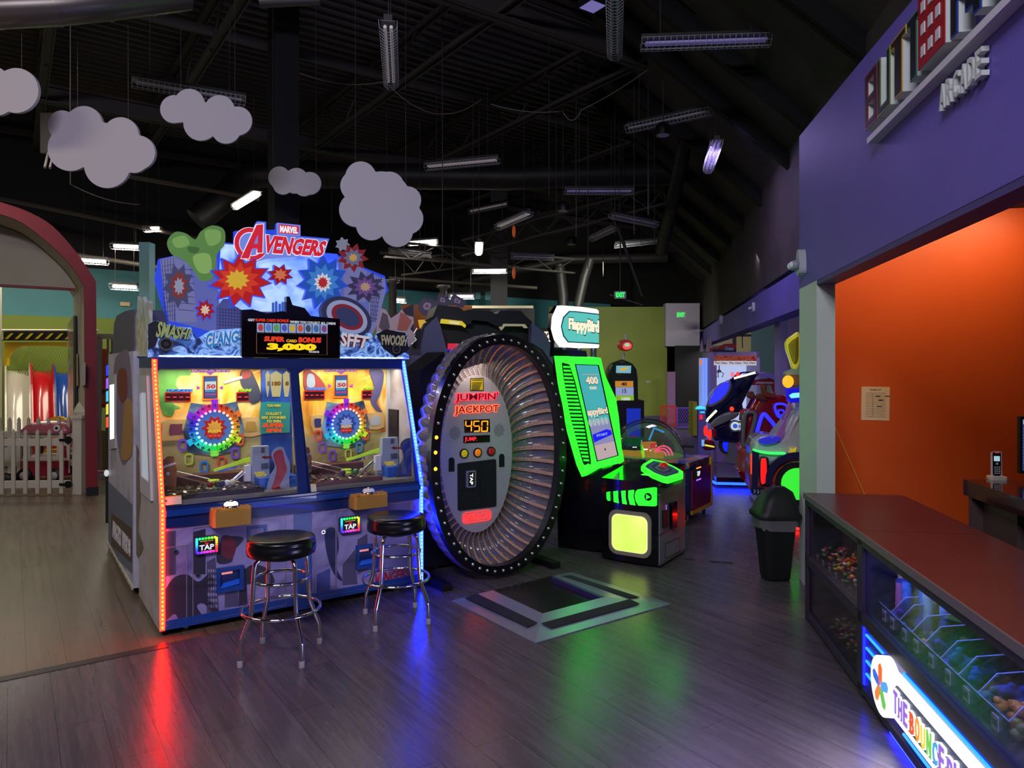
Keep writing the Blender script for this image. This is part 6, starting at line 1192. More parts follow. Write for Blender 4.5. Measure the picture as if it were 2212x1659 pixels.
# ================================================================ white foam clouds
z7 = Z(0, 0, 2.765); z9 = Z(700, 0, 2.593)
FOAM = mat('white_foam_board', (206, 200, 208), .75)
def cloud(lobes, d, lb, ang=0.):
    cs = [(z_(x, y)[0], r_/s_) for z_, s_, x, y, r_ in lobes]; ctr = (sum(c[0][0] for c in cs)/len(cs), sum(c[0][1] for c in cs)/len(cs)); p0 = P(*ctr, d); pl = PL(p0, (math.cos(ang), math.sin(ang), 0), UP); out = []
    for i in range(160):
        a = 2*math.pi*i/160; best = 1.
        dx, dy = math.cos(a), math.sin(a)
        for (c, r_) in cs:
            ox, oy = c[0]-ctr[0], c[1]-ctr[1]; b_ = ox*dx+oy*dy; q = b_*b_-(ox*ox+oy*oy-r_*r_)
            if q > 0: best = max(best, b_+math.sqrt(q))
        out.append((ctr[0]+dx*best, ctr[1]+dy*best))
    t = thing('foam_cloud', lb, 'cloud board', p0, 'hanging cloud boards'); mb = MB(FOAM).poly(pl, pl.hits(out), -.03, 0); mb.done('board', t)
    mb = MB(IRON)
    for k in (-.25, .25): mb.tube([pl.pt(k, .1, -.015), V((pl.pt(k, 0, -.015).x, pl.pt(k, 0).y, zc_top))], .0025, 4)
    mb.done('hanging_lines', t)
q1 = lambda *L: [(z7, 2.765, *l) for l in L]; q2 = lambda *L: [(z9, 2.593, *l) for l in L]
cloud(q2((205, 990, 86), (175, 1040, 84), (365, 1045, 84), (468, 1120, 76), (470, 1225, 86), (180, 1175, 96), (265, 1260, 86), (410, 1295, 88), (320, 1130, 170)), 7.2, 'largest lavender-lit cloud board hanging between comic topper and duct', .15)
cloud(q1((370, 745, 86), (500, 745, 112), (720, 808, 108), (822, 912, 104), (420, 885, 136), (640, 985, 138), (800, 945, 88), (600, 880, 150)), 6.6, 'big white cloud board hanging low over the end of the red arch', -.1)
cloud(q1((1040, 652, 84), (1130, 622, 92), (1310, 660, 92), (1420, 722, 86), (1200, 735, 105), (1350, 770, 88), (1240, 700, 90)), 7., 'middle-sized cloud board hanging under the long dark reflector', .2)
cloud(q1((1668, 1060, 66), (1690, 1100, 62), (1770, 1075, 72), (1850, 1095, 68), (1815, 1112, 60), (1760, 1090, 66)), 8.5, 'smallest cloud board hanging in front of the duct bend', .1)
cloud(q1((95, 540, 134), (-60, 510, 120), (-160, 560, 120), (-20, 580, 110)), 6.2, 'cloud board cut off by the picture edge above the red arch'.replace('picture edge', 'view edge'), -.1)
# ================================================================ exit signs
def exitsign(px, py, d, s, lb, box=True, b_=1.4):
    p = P(px, py, d); pl = PL(p, (1, 0, 0), UP); t = thing('exit_sign', lb, 'exit sign', p)
    if box: MB(paint((150, 160, 160), .4)).rbox(pl, -.17*s, .17*s, -.11*s, .11*s, -.05, 0, .02).done('housing', t)
    MB(lit((40, 255, 90), b_)).text(pl, 'EXIT', -.13*s, .13*s, -.07*s, .07*s, 0, .008, .03).done('letters', t)
exitsign(1340, 637, 13.0, .62, 'green EXIT sign hanging below the roof before the green wall'); exitsign(1471, 680, 19.5, .8, 'green EXIT sign on the white boxed bulkhead'); exitsign(1465, 760, 24.49, .62, 'dim green EXIT sign deep in the dark passage', False, .9)
p = P(1340, 628, 13.0); wire([p+UP*0, V((p.x, p.y, zc_top))], 'thin rod carrying the hanging EXIT sign', .012, 'hanger_rod', (30, 30, 34)); wire([P(1318, 637, 12.95), P(1388, 659, 13.3)], 'pale stick crossing behind the hanging EXIT sign', .012, 'thin_stick', (120, 110, 90))
p = P(1510, 775, 22); 
# ================================================================ black shooter cabinet behind the jump game
zb_ = Z(880, 600, 6.144)
SH = PL(P(1040, 795, 7.4)*1-UP*1.6, (.97, .24, 0), UP); sh = thing('shooter_cabinet', 'tall black angular arcade cabinet with grey-violet wings behind the oval jump game', 'arcade machine', SH.O)
CH = paint((24, 24, 34), .4); WING = paint((88, 84, 128), .45)
mb = MB(CH).px(SH, zb_(400, 360, 690, 390, 750, 440, 820, 420, 1120, 450, 1160, 480, 1200, 475, 1230, 435, 1510, 440, 1560, 500, 1660, 590, 1640, 640, 1180, 640, 1060, 580, 860, 560, 840, 620, 480, 600, 400, 560, 340, 510), -.7, 0).done('header', sh)
mb = MB(paint((12, 12, 20), .5)); a = SH.hits(zb_(430, 560, 1650, 600)); mb.box(SH, a[0][0], a[1][0], 0, a[1][1], -.9, -.12); mb.done('body', sh)
MB(WING).px(SH, zb_(395, 515, 440, 640, 570, 1120, 440, 1230, 260, 1400, 230, 1200, 175, 950, 240, 660), -.05, .04).done('side_wing', sh)
MB(WING).px(SH, zb_(1650, 600, 1760, 680, 1830, 740, 1920, 930, 1935, 1160, 1800, 960, 1640, 860), -.05, .04).done('side_wing', sh)
mb = MB(lit((236, 210, 60), .7)).px(SH, zb_(455, 545, 725, 575, 780, 630, 770, 660, 730, 630, 440, 600), 0, .05).m(lit((250, 240, 200), .7)).px(SH, zb_(560, 575, 690, 590, 690, 620, 560, 600), .05, .054).done('light_bar', sh); mb = MB(lit((190, 180, 150), .5)).px(SH, zb_(1285, 610, 1560, 615, 1600, 665, 1560, 665, 1540, 640, 1300, 640, 1255, 695, 1225, 650, 1270, 645), 0, .05).done('light_bar', sh)
BQ = SH.off(-.1); MB(mat('violet_console', (70, 30, 90), .35)).box(BQ, *[f(SH.hit(*zb_(x, 950)[0])[0] for x in (520, 900)) for f in (min, max)], .7, SH.hit(*zb_(600, 935)[0])[1], -.3, .12).done('console', sh)
a = SH.hit(*zb_(600, 912)[0], .03); MB(lit((220, 40, 70), .8)).box(SH, a[0]-.05, a[0]+.05, a[1]-.03, a[1]+.03, .02, .06).done('gun_holster', sh); MB(lit((30, 30, 200), .8)).box(SH, a[0]-.14, a[0]+.2, a[1]-.045, a[1]-.03, -.1, .03).done('blue_strip', sh)
mb = MB(paint((14, 14, 20), .4)); mb.px(SH, zb_(340, 560, 230, 600, 190, 680, 120, 690, 100, 780, 60, 880, 90, 960, 190, 930, 240, 660), -.2, -.06).m(lit((235, 225, 230), .7)).px(SH, zb_(125, 665, 65, 760, 115, 820, 50, 875, 60, 885, 125, 822, 80, 760, 135, 672), -.06, -.03); mb.done('side_fin', sh)
# machine fragments right behind: taking sign and light posts
pl = PL((0, 9.2, 0), (1, 0, 0)); t = thing('sign_cabinet', 'dark cabinet with a lit white lettered band between the black wings and green video game', 'arcade machine', V((.55, 9.2, 0)))
a = pl.hits([(1150, 708), (1215, 800)]); MB(paint((16, 16, 20), .5)).box(pl, a[0][0], a[1][0]+.2, 0, a[0][1], -.6, -.02).done('body', t); q = pl.hits([(1176, 716), (1197, 738)]); MB(lit((250, 235, 200), 1.)).box(pl, q[0][0], q[1][0], q[1][1], q[0][1], -.02, 0).m(BLACK).text(pl, 'KIL', q[0][0]+.005, q[1][0]-.002, q[1][1]+.02, q[0][1]-.02, 0, .004, .04).done('light_band', t)
# purple cut-out topper cabinet and the pale superhero-poster machine behind the pusher
t = thing('tall_game_cabinet', 'game cabinet with jagged purple topper boards and yellow lit band behind the black header', 'arcade machine', V((-.95, 8.9, 0))); pl = PL((0, 8.9, 0), (1, .1, 0))
for q in ((150, 340, 200, 280, 260, 260, 380, 300, 400, 380, 330, 500, 200, 500, 140, 420), (390, 280, 420, 200, 520, 240, 550, 330, 540, 380, 390, 350), (580, 250, 620, 210, 700, 260, 780, 300, 740, 400, 640, 370, 560, 360)): MB(paint((64, 40, 84), .4)).px(pl, zb_(*q), -.02, 0).m(paint((170, 160, 200), .4)).px(pl, inset(zb_(*q), .42), 0, .006).m(paint((150, 60, 50), .4)).px(pl, inset(zb_(*q), .18), .006, .01).done('topper_board', t)
MB(lit((240, 190, 40), .6)).px(pl, zb_(140, 560, 340, 550, 300, 600, 220, 700, 160, 660), -.02, .01).done('light_band', t); MB(paint((40, 30, 60), .5)).box(pl, *[pl.hit(*zb_(x, 600)[0])[0] for x in (60, 560)], 0, 2.05, -.7, -.05).done('body', t)
for q, c_ in (((0, 520, 60, 510, 80, 570, 60, 640, 30, 700, 60, 900, 0, 920), (200, 170, 190)),): MB(paint(c_, .4)).px(pl, zb_(*q), -.03, .0).done('topper_board', t)
t = thing('second_coin_pusher', 'grey-violet cabinet end with cut-out comic boards just behind the blue-lit pusher edge', 'arcade machine', V((-1.15, 7.3, 0))); pl = PL((0, 7.3, 0), (1, .15, 0)); zt_ = zt
MB(paint((108, 100, 136), .45)).px(pl, [(886, 768), (912, 768), (914, 1120), (886, 1120)], -.3, 0).done('body', t)
for q, c_ in (((1880, 930, 1900, 740, 1960, 760, 2000, 830, 2060, 790, 2090, 755, 2120, 800, 2185, 820, 2190, 870, 2150, 910, 2200, 960, 2190, 1030, 1880, 1000), (206, 170, 176)), ((1900, 900, 1930, 780, 1970, 800, 1990, 900, 1960, 960), (90, 70, 80)), ((2050, 930, 2080, 780, 2120, 800, 2170, 850, 2130, 930), (190, 90, 70))): MB(paint(c_, .4)).px(pl, zt(*q), -.02 if c_[0] == 206 else .0, .0 if c_[0] == 206 else .006).done('topper_board', t)
# ================================================================ football game, lattice gates
t = thing('football_game', 'green arched ball game with a football on a pole before the green wall', 'arcade machine', V((1.9, 12.2, 0))); pl = PL((0, 12., 0), (1, 0, 0)); zf = Z(1180, 630, 3.859); DG = mat('dark_green_shell', (20, 44, 26), .25, coat=.3)
soft(MB(DG), pl, zf(520, 700, 530, 640, 560, 595, 640, 565, 720, 600, 755, 650, 765, 720, 768, 925, 530, 925), .5, .03, 0., 0).done('body', t)
a = pl.hits(zf(590, 915, 805, 1100)); MB(paint((16, 16, 30), .4)).box(pl, a[0][0], a[1][0], 0, a[0][1]+.02, -.5, .12).m(mat('blue_panel_lit', (30, 60, 190), .4, em=.35, ec=(30, 60, 220))).box(pl, a[0][0]+.14, a[1][0]-.06, .3, a[0][1]-.11, .12, .13).done('cabinet', t)
mb = MB(lit((130, 190, 215), .8)).px(pl, zf(585, 617, 708, 617, 705, 680, 583, 678), 0, .02).m(lit((230, 190, 60), .8)).px(pl, zf(610, 640, 690, 628, 670, 650, 625, 664), .02, .022).done('screen', t)
mb = MB(BLACK).px(pl, zf(565, 712, 752, 712, 760, 916, 570, 916), 0, .01).m(lit((220, 150, 50), .7)).px(pl, zf(575, 745, 725, 745, 725, 795, 575, 795), .01, .02).m(lit((150, 165, 215), .8)).px(pl, zf(578, 797, 728, 797, 728, 865, 580, 865), .01, .02).m(lit((150, 200, 50), .7)).px(pl, zf(580, 865, 730, 865, 730, 912, 582, 912), .01, .02)
mb.m(paint((60, 20, 20), .4)).pxtext(pl, '40', zf(625, 785, 672, 785, 672, 755, 625, 755), .02, .024, .04).pxtext(pl, '15', zf(635, 845, 668, 845, 668, 810, 635, 810), .02, .024).m(lit((230, 240, 240), .8)).pxtext(pl, '1000', zf(628, 908, 700, 908, 700, 880, 628, 880), .02, .024, .03); mb.done('score_screens', t)
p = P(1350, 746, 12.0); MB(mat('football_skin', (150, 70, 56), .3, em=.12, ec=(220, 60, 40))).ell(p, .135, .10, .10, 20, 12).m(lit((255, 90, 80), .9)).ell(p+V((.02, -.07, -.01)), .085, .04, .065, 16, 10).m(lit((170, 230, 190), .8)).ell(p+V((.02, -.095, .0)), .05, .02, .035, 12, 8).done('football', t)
MB(paint((190, 190, 180), .4)).tube([P(1347, 776, 12.05), P(1347, 762, 12.05)], .022, 8).tube([P(1352, 735, 12.), P(1352, 722, 12.)], .02, 8).done('pole', t)
for nm, x0, x1, y0, d, c_, lb in (('lattice_gate', 1427, 1461, 876, 19.0, (190, 40, 36), 'red expanded-metal gate at the foot of the green wall'), ('lattice_gate', 1462, 1500, 880, 18.6, (96, 66, 190), 'purple lattice barrier gate beside the red one across the dark passage')):
    pl = PL((0, d, 0), (1, 0, 0)); a = pl.hit(x0, y0); b = pl.hit(x1, y0); t = thing(nm, lb, 'gate', pl.pt((a[0]+b[0])/2, 0)); m_ = paint(c_, .45); w_ = b[0]-a[0]; h_ = a[1]
    MB(m_).ring(pl, [(a[0], .04), (b[0], .04), (b[0], h_), (a[0], h_)], [(a[0]+.03, .07), (b[0]-.03, .07), (b[0]-.03, h_-.03), (a[0]+.03, h_-.03)], -.03, 0).done('gate_frame', t); mb = MB(m_)
    n_ = 9
    for i in range(-n_, n_+1):
        for sgn in (1, -1):
            x_ = i/n_*w_*1.4; pts = []
            for y_ in (.06, h_-.03):
                xx = (a[0]+b[0])/2+x_+sgn*(y_-h_/2)*.7; pts.append((xx, y_))
            (xa, ya), (xb, yb2) = pts
            def clip(x, y, X, Y):
                lo, hi = a[0]+.02, b[0]-.02
                if x < lo: y += (Y-y)*(lo-x)/(X-x); x = lo
                if x > hi: y += (Y-y)*(hi-x)/(X-x); x = hi
                return x, y
            if not ((xa < a[0] and xb < a[0]) or (xa > b[0] and xb > b[0])): (xa, ya), (xb, yb2) = clip(xa, ya, xb, yb2), clip(xb, yb2, xa, ya); mb.tube([pl.pt(xa, ya, -.015), pl.pt(xb, yb2, -.015)], .006, 4)
    mb.done('lattice', t)
# ================================================================ claw machine
zr = Z(1490, 700, 6.38); CLW = V((0, 0, 0)); pl = PL((0, 12.6, 0), (1, -.12, 0)); cl = thing('claw_machine', 'white claw crane machine with bright interior and red header beyond the dark blue ride', 'arcade machine', V((3.75, 12.9, 0)))
LILW = paint((150, 130, 176), .4)
a = pl.hits(zr(330, 385, 965, 660, 300, 1600)); x0, x1, zt1 = a[0][0], a[1][0], a[0][1]
MB(LILW).box(pl, x0-.06, x0+.05, 0, zt1, -.9, 0).box(pl, x1-.05, x1, 0, zt1, -.9, 0).box(pl, x0, x1, zt1-.10, zt1, -.9, 0).box(pl, x0, x1, 0, .62, -.9, 0).box(pl, x0, x1, .62, zt1-.1, -.92, -.88).done('cabinet', cl)
MB(lit((190, 204, 250), 1.0)).box(pl, x0+.05, x1-.05, .64, zt1-.12, -.87, -.85).done('back_light', cl); MB(GLASS).box(pl, x0+.05, x1-.05, .62, zt1-.1, -.01, -.006).done('glass_front', cl)
MB(rampmat('red_pattern_band', [(110, 16, 30), (190, 90, 50), (130, 30, 50)], 12, .4, em=.25)).px(pl, zr(340, 435, 915, 435, 915, 508, 340, 508), 0, .01).m(lit((215, 210, 220), .7)).px(pl, zr(335, 512, 920, 512, 920, 570, 335, 568), 0, .012).m(paint((70, 30, 90), .4)).pxtext(pl, 'The Claw  The Claw  The Claw', zr(345, 548, 910, 548, 910, 524, 345, 522), .012, .015, .03).done('header_band', cl)
MB(paint((140, 24, 30), .4)).px(pl, zr(315, 380, 315, 330, 430, 315, 510, 270, 640, 268, 640, 385), -.3, .0).m(paint((20, 18, 24), .4)).px(pl, zr(315, 380, 315, 350, 640, 345, 640, 385), 0, .01).m(paint((120, 170, 200), .4)).pxtext(pl, 'Crane', zr(480, 360, 600, 365, 610, 310, 490, 310), .01, .014, .04).done('header_sign', cl)
for i, (x, y) in enumerate(((165, 200), (250, 180), (285, 140))): MB(mat('smoky_spike', (170, 150, 150), .3, alpha=.7)).px(pl, zr(x-25, 380, x-20, 300, x, y, x+18, 300, x+25, 380), -.2-.06*i, -.18-.06*i).done('topper_spike', cl)
mb = MB(CHROME); c = pl.hit(*zr(405, 650)[0], -.4); cc = pl.pt(c[0], c[1], -.4); mb.tube([cc+UP*.2, cc], .01, 6).ell(cc, .04, .04, .03, 10, 6)
for k in range(3): d_ = V((math.cos(k*2.1), math.sin(k*2.1), 0)); mb.tube([cc, cc+d_*.08-UP*.04, cc+d_*.05-UP*.11], .008, 6)
mb.done('claw', cl)
pl2 = PL(pl.pt(x0-.06, 0, 0), (-.25, -.97, 0)*1 if False else V((.25, -.97, 0)), UP); mb = MB(mat('glass_side_bars', (150, 180, 220), .2, em=.5, ec=(130, 160, 250))); 
for x in (1515, 1521, 1527): q = pl.hits([(x, 775), (x+2, 1010)]); mb.box(pl, q[0][0], q[1][0], .3, zt1-.1, -.3, -.02)
mb.done('side_lights', cl); MB(lit((255, 120, 50), .9)).px(pl, zr(140, 485, 165, 485, 165, 565, 140, 565), -.02, .0).done('marker_light', cl)
pl3 = PL((0, 11.9, 0), (1, 0, 0)); t = thing('ticket_console', 'pale yellow and turquoise lit game console beside the dark blue ride nose', 'arcade machine', V((3.05, 12, 0))); a = pl3.hits([(1497, 868), (1506, 915)]); MB(paint((170, 164, 60), .4)).box(pl3, a[0][0], a[1][0], a[1][1]-.2, a[0][1], -.3, 0).done('side_board', t); a = pl3.hits([(1500, 880), (1526, 990)]); MB(paint((120, 110, 190), .4)).box(pl3, a[0][0]+.06, a[1][0], 0, a[0][1]-.03, -.4, .02).m(lit((60, 210, 255), 1.2)).box(pl3, a[0][0]+.02, a[1][0], a[0][1]-.03, a[0][1], -.4, .03).m(lit((60, 210, 255), 1.2)).box(pl3, a[0][0]+.09, a[1][0], a[0][1]-.09, a[0][1]-.07, .02, .05).m(lit((235, 50, 60), .9)).box(pl3, a[0][0]+.08, a[0][0]+.13, a[0][1]-.2, a[0][1]-.12, .02, .04).done('console', t)
# ================================================================ dark blue rocking ride
NAVY = mat('glossy_navy_shell', (8, 14, 66), .12, coat=.6); GREYR = mat('satin_grey_trim', (110, 108, 120), .3)
pl = PL((0, 9.9, 0), (1, -.25, 0)); rd = thing('kiddie_ride', 'glossy dark blue rocket-shaped ride with a glowing blue window and red nose lamps', 'coin ride', V((3.1, 10.1, 0)))
soft(MB(NAVY), pl, zr(240, 1120, 300, 960, 420, 840, 560, 770, 700, 670, 900, 655, 960, 680, 930, 720, 790, 820, 720, 930, 715, 1050, 740, 1180, 700, 1220, 560, 1210, 430, 1250, 330, 1330, 250, 1370, 215, 1250), .5, .06).done('canopy', rd)
soft(MB(GREYR), pl, zr(560, 780, 580, 880, 520, 1000, 420, 1090, 300, 1140, 250, 1120, 300, 960, 400, 850, 500, 790), .1, .02, .02).done('window_rim', rd)
soft(MB(mat('blue_glow_window', (40, 50, 240), .1, em=.9, ec=(50, 56, 255), coat=.5)), pl, zr(530, 790, 545, 860, 500, 960, 410, 1050, 310, 1100, 262, 1100, 300, 985, 390, 870, 460, 815), .1, .015, .035).done('window', rd)
soft(MB(GREYR), pl, zr(290, 1370, 400, 1270, 540, 1225, 680, 1225, 640, 1290, 540, 1340, 400, 1400, 320, 1430), .3, .02, .03).done('side_fairing', rd)
soft(MB(NAVY), pl, zr(330, 1420, 480, 1350, 560, 1330, 640, 1420, 760, 1500, 760, 1640, 560, 1640, 360, 1610, 310, 1520), .45, .05, .0).done('nose', rd)
for q in (zr(190, 1480, 205, 1420, 235, 1405, 250, 1480, 240, 1540, 205, 1540), zr(250, 1500, 275, 1460, 300, 1470, 300, 1560, 275, 1600, 250, 1560)): soft(MB(lit((255, 40, 30), 1.2)), pl, q, .1, .012, .06).done('nose_lamp', rd)
MB(lit((230, 235, 200), 1.3)).tube([pl.pt(*pl.hit(*zr(x, y)[0], .06), .06) for x, y in ((235, 1345), (250, 1310), (310, 1250), (370, 1190))], .016, 8).done('white_light', rd); MB(lit((240, 240, 225), 1.4)).tube([pl.pt(*pl.hit(*zr(x, y)[0], .06), .06) for x, y in ((610, 748), (750, 710), (905, 668))], .014, 8).done('white_light', rd)
for x, y, c_ in ((588, 695, (255, 130, 150)), (665, 697, (255, 60, 50))): p = pl.pt(*pl.hit(*zr(x, y)[0], .0), .0); MB(lit(c_, .9)).ell(p, .026, .03, .036, 12, 8).done('beacon', rd)
p = pl.pt(*pl.hit(*zr(580, 1170)[0], .04), .04); MB(lit((255, 60, 30), 1.1)).ell(p, .03, .03, .03, 10, 6).done('beacon', rd)
c = pl.hit(*zr(625, 1405)[0], .06); MB(GREYR).disc(pl, c[0], c[1], .075, 0, .07).m(lit((200, 220, 230), .9)).disc(pl, c[0], c[1], .055, .07, .075).m(lit((60, 90, 200), .9)).disc(pl, c[0], c[1], .03, .075, .08).done('turbine_lamp', rd)
MB(lit((235, 235, 110), 1.)).tube([pl.pt(*pl.hit(*zr(x, y)[0], .05), .05) for x, y in ((670, 1335), (740, 1350), (775, 1420))], .012, 6).done('yellow_light', rd)
zq3 = Z(1440, 900, 4.366)
soft(MB(mat('dark_red_shell', (90, 16, 36), .2, coat=.4)), pl, zq3(330, 230, 430, 230, 460, 300, 420, 320, 350, 310), .25, .02, .02).done('lower_nose', rd); MB(lit((110, 170, 255), 1.)).px(pl, zq3(330, 220, 355, 222, 355, 280, 330, 278), .0, .04).m(lit((235, 235, 90), 1.)).px(pl, zq3(360, 262, 450, 280, 450, 292, 360, 276), .0, .04).done('corner_lights', rd)
c = pl.hit(*zq3(565, 268)[0], -.1); MB(BLACK).disc(pl, c[0], c[1], .10, -.2, -.1, ry=.12).m(mat('blue_hub', (20, 30, 220), .3, em=1., ec=(20, 36, 255))).disc(pl, c[0], c[1], .05, -.1, -.08, ry=.085).done('wheel', rd)
soft(MB(GREYR), pl, zq3(590, 240, 680, 240, 690, 440, 560, 440, 570, 380), .3, .02, -.05).done('pedestal', rd)
a = [G(*p, .0) for p in zq3(360, 365, 700, 440, 700, 520, 440, 500)]
bp_ = PL((0, 0, 0), (1, 0, 0), (0, 1, 0)); MB(GLOSSBLACK).poly(bp_, [(2.75, 9.6), (3.7, 9.45), (4.0, 10.6), (2.9, 10.7)], .06, .13).done('base_plate', rd); MB(mat('blue_base_glow', (10, 30, 220), .4, em=14., ec=(14, 40, 255))).tube([V((2.74, 10.2, .05)), V((2.74, 9.58, .05)), V((3.72, 9.44, .05))], .018, 6).done('base_glow', rd)
# ================================================================ red open ride and its arch
pl = PL((0, 8.7, 0), (1, -.2, 0)); rr_ = thing('kiddie_ride', 'glossy red plane-like ride with brown propeller blades and blue lit trims', 'coin ride', V((3.4, 8.9, 0))); RED = mat('glossy_red_shell', (140, 12, 16), .12, coat=.6); PK = mat('pink_red_shell', (176, 70, 70), .3, coat=.3)
zg = Z(1500, 680, 3.95)
soft(MB(RED), pl, zg(520, 740, 560, 690, 700, 690, 830, 700, 880, 760, 880, 960, 700, 1040, 560, 1060, 520, 1140, 420, 1100, 410, 1060, 430, 830, 480, 810), .5, .05).done('body', rr_)
soft(MB(PK), pl, zg(390, 1150, 430, 1110, 520, 1130, 520, 1400, 480, 1430, 400, 1390, 385, 1330, 395, 1230), .5, .05, .04).done('nose', rr_); soft(MB(RED), pl, zg(385, 1330, 480, 1370, 520, 1400, 510, 1440, 440, 1430, 390, 1380), .5, .03, .06).done('bumper', rr_)
c = pl.hit(*zg(437, 1285)[0], .05); MB(GREYR).disc(pl, c[0], c[1], .045, 0, .06, ry=.06).m(lit((150, 60, 120), .5)).disc(pl, c[0], c[1], .03, .06, .065, ry=.045).done('headlamp', rr_)
for q in (zg(447, 690, 470, 655, 500, 655, 520, 690, 510, 715, 480, 720), zg(520, 700, 550, 670, 600, 690, 625, 735, 590, 735, 540, 725)): soft(MB(mat('brown_blade', (110, 54, 40), .25, coat=.5)), pl, q, .08, .02, .06).done('blade', rr_)
def loop(pts, m_, nm, r_=.02, n_=.07, cl_=True): MB(m_).tube([pl.pt(*pl.hit(*p, n_), n_) for p in smoothpoly(pts, 4)], r_, 8, cl_).done(nm, rr_)
loop(zg(430, 870, 470, 830, 520, 850, 500, 960, 450, 1100, 415, 1100), GREYR, 'side_trim', .024); BLG = mat('blue_trim_light', (40, 40, 230), .3, em=1.2, ec=(50, 50, 255))
loop(zg(520, 1100, 540, 980, 585, 850, 630, 880, 690, 960, 670, 1030, 600, 1050), BLG, 'blue_trim', .022); loop(zg(690, 770, 780, 770, 800, 850, 760, 880, 710, 860), BLG, 'blue_trim', .014); loop(zg(715, 820, 755, 815, 765, 845, 730, 860), BLG, 'blue_trim', .010)
MB(mat('brown_bar', (130, 60, 40), .25, coat=.5)).tube([pl.pt(*pl.hit(*zg(x, y)[0], .03), .03) for x, y in ((590, 600), (600, 680), (690, 690))], .035, 10).done('grab_bar', rr_)
MB(GLOSSBLACK).poly(bp_, [(2.9, 8.35), (3.75, 8.2), (3.95, 9.2), (3.1, 9.3)], .05, .12).m(mat('blue_base_panel', (20, 20, 220), .3, em=1.5, ec=(24, 24, 255))).poly(bp_, [(2.98, 8.55), (3.3, 8.5), (3.34, 8.8), (3.0, 8.85)], .12, .125).done('base_plate', rr_)
MB(mat('dark_floor_board', (40, 30, 36), .5)).poly(bp_, [(2.8, 8.0), (3.4, 7.75), (3.9, 8.6), (3.0, 8.9)], .005, .04).done('floor_board', rr_)
t = thing('race_arch', 'violet-grey arched bay with a red panel behind the red ride', 'arch', V((3.9, 11.4, 0))); pla = PL((0, 11.4, 0), (1, -.1, 0)); ap_ = [pla.hit(*p) for p in zg(545, 505, 620, 490, 690, 515, 750, 570, 790, 640, 800, 760)]; ai_ = [pla.hit(*p) for p in zg(555, 545, 630, 535, 690, 560, 725, 600, 745, 660, 750, 760)]; mb = MB(paint((120, 110, 176), .4)); strip(mb, pla, ap_, ai_, -.3, 0); mb.done('arch_band', t); MB(paint((130, 20, 34), .4)).px(pla, zg(440, 600, 500, 555, 640, 545, 700, 570, 720, 620, 718, 700, 680, 700, 650, 600, 450, 600), -.1, -.05).m(paint((190, 180, 190), .4)).pxtext(pla, 'SPEEDWAY', zg(520, 590, 680, 590, 680, 572, 530, 572), -.05, -.04, .03).done('panel', t)
wire([V((P(1602, 700, 14).x, 14, 3.36)), P(1602, 700, 14), P(1604, 752, 14)], 'black cord with a small arrow hanging over the dark blue ride', .01, 'hanging_cord', (20, 20, 24)); MB(BLACK)
# ================================================================ white and red fire-engine ride behind the post
pl = PL((0, 7.35, 0), (1, -.22, 0)); fr_ = thing('kiddie_ride', 'white and pink-red fire-engine ride with tall red lamp, half hidden behind the post', 'coin ride', V((3.0, 7.6, 0))); WHT = mat('glossy_white_shell', (186, 186, 196), .15, coat=.5)
soft(MB(WHT), pl, zg(500, 1130, 540, 1060, 640, 1035, 740, 1050, 790, 980, 870, 830, 960, 800, 960, 1340, 800, 1300, 560, 1290, 495, 1280), .6, .05).done('upper_body', fr_)
soft(MB(PK), pl, zg(495, 1270, 700, 1275, 960, 1290, 960, 1480, 880, 1530, 520, 1510, 490, 1480), .6, .03, .012).done('lower_body', fr_)
mb = MB(mat('navy_trim', (30, 30, 80), .3)).px(pl, zg(495, 1160, 550, 1165, 555, 1330, 530, 1500, 490, 1500), 0, .03).px(pl, zg(485, 1470, 600, 1480, 620, 1520, 600, 1560, 485, 1520), 0, .05).m(paint((190, 190, 200), .3))
for x, y in ((505, 1490), (535, 1495), (565, 1500)): mb.px(pl, zg(x, y, x+10, y+16, x, y+32, x+7, y+32, x+19, y+16, x+7, y), .05, .054)
mb.done('navy_corner', fr_)
soft(MB(mat('navy_trim', (30, 30, 80), .3)), pl, zg(560, 1240, 580, 1210, 615, 1215, 635, 1240, 632, 1420, 600, 1450, 560, 1440), .05, .01, .05).done('lamp_rim', fr_); soft(MB(lit((255, 26, 24), 1.2)), pl, zg(570, 1250, 590, 1228, 615, 1245, 618, 1420, 600, 1440, 570, 1430), .05, .01, .07).done('red_lamp', fr_)
soft(MB(lit((60, 255, 110), 1.1)), pl, zg(505, 1145, 540, 1155, 640, 1172, 770, 1175, 775, 1190, 740, 1195, 620, 1190, 510, 1165), .04, .006, .06).done('green_strip', fr_); MB(lit((255, 60, 40), 1.2)).px(pl, zg(482, 1190, 492, 1190, 490, 1360, 482, 1360), 0, .03).done('edge_light', fr_)
soft(MB(mat('blue_seat_well', (60, 60, 210), .2, em=.35, ec=(50, 50, 240), coat=.4)), pl, zg(545, 1080, 600, 1045, 700, 1038, 740, 1055, 700, 1090, 600, 1110), .05, .01, .06).done('hood', fr_)
c = pl.hit(*zg(880, 1440)[0], .03); MB(BLACK).disc(pl, c[0], c[1], .20, -.05, .05).m(lit((60, 250, 60), .9)).disc(pl, c[0], c[1], .15, .05, .06).done('wheel', fr_); mb = MB(mat('navy_trim', (30, 30, 80), .3)); strip(mb, pl, [(c[0]+.30*math.cos(a*.2+1.2), c[1]+.30*math.sin(a*.2+1.2)) for a in range(11)], [(c[0]+.24*math.cos(a*.2+1.2), c[1]+.24*math.sin(a*.2+1.2)) for a in range(11)], 0, .07); mb.done('wheel_arch', fr_)
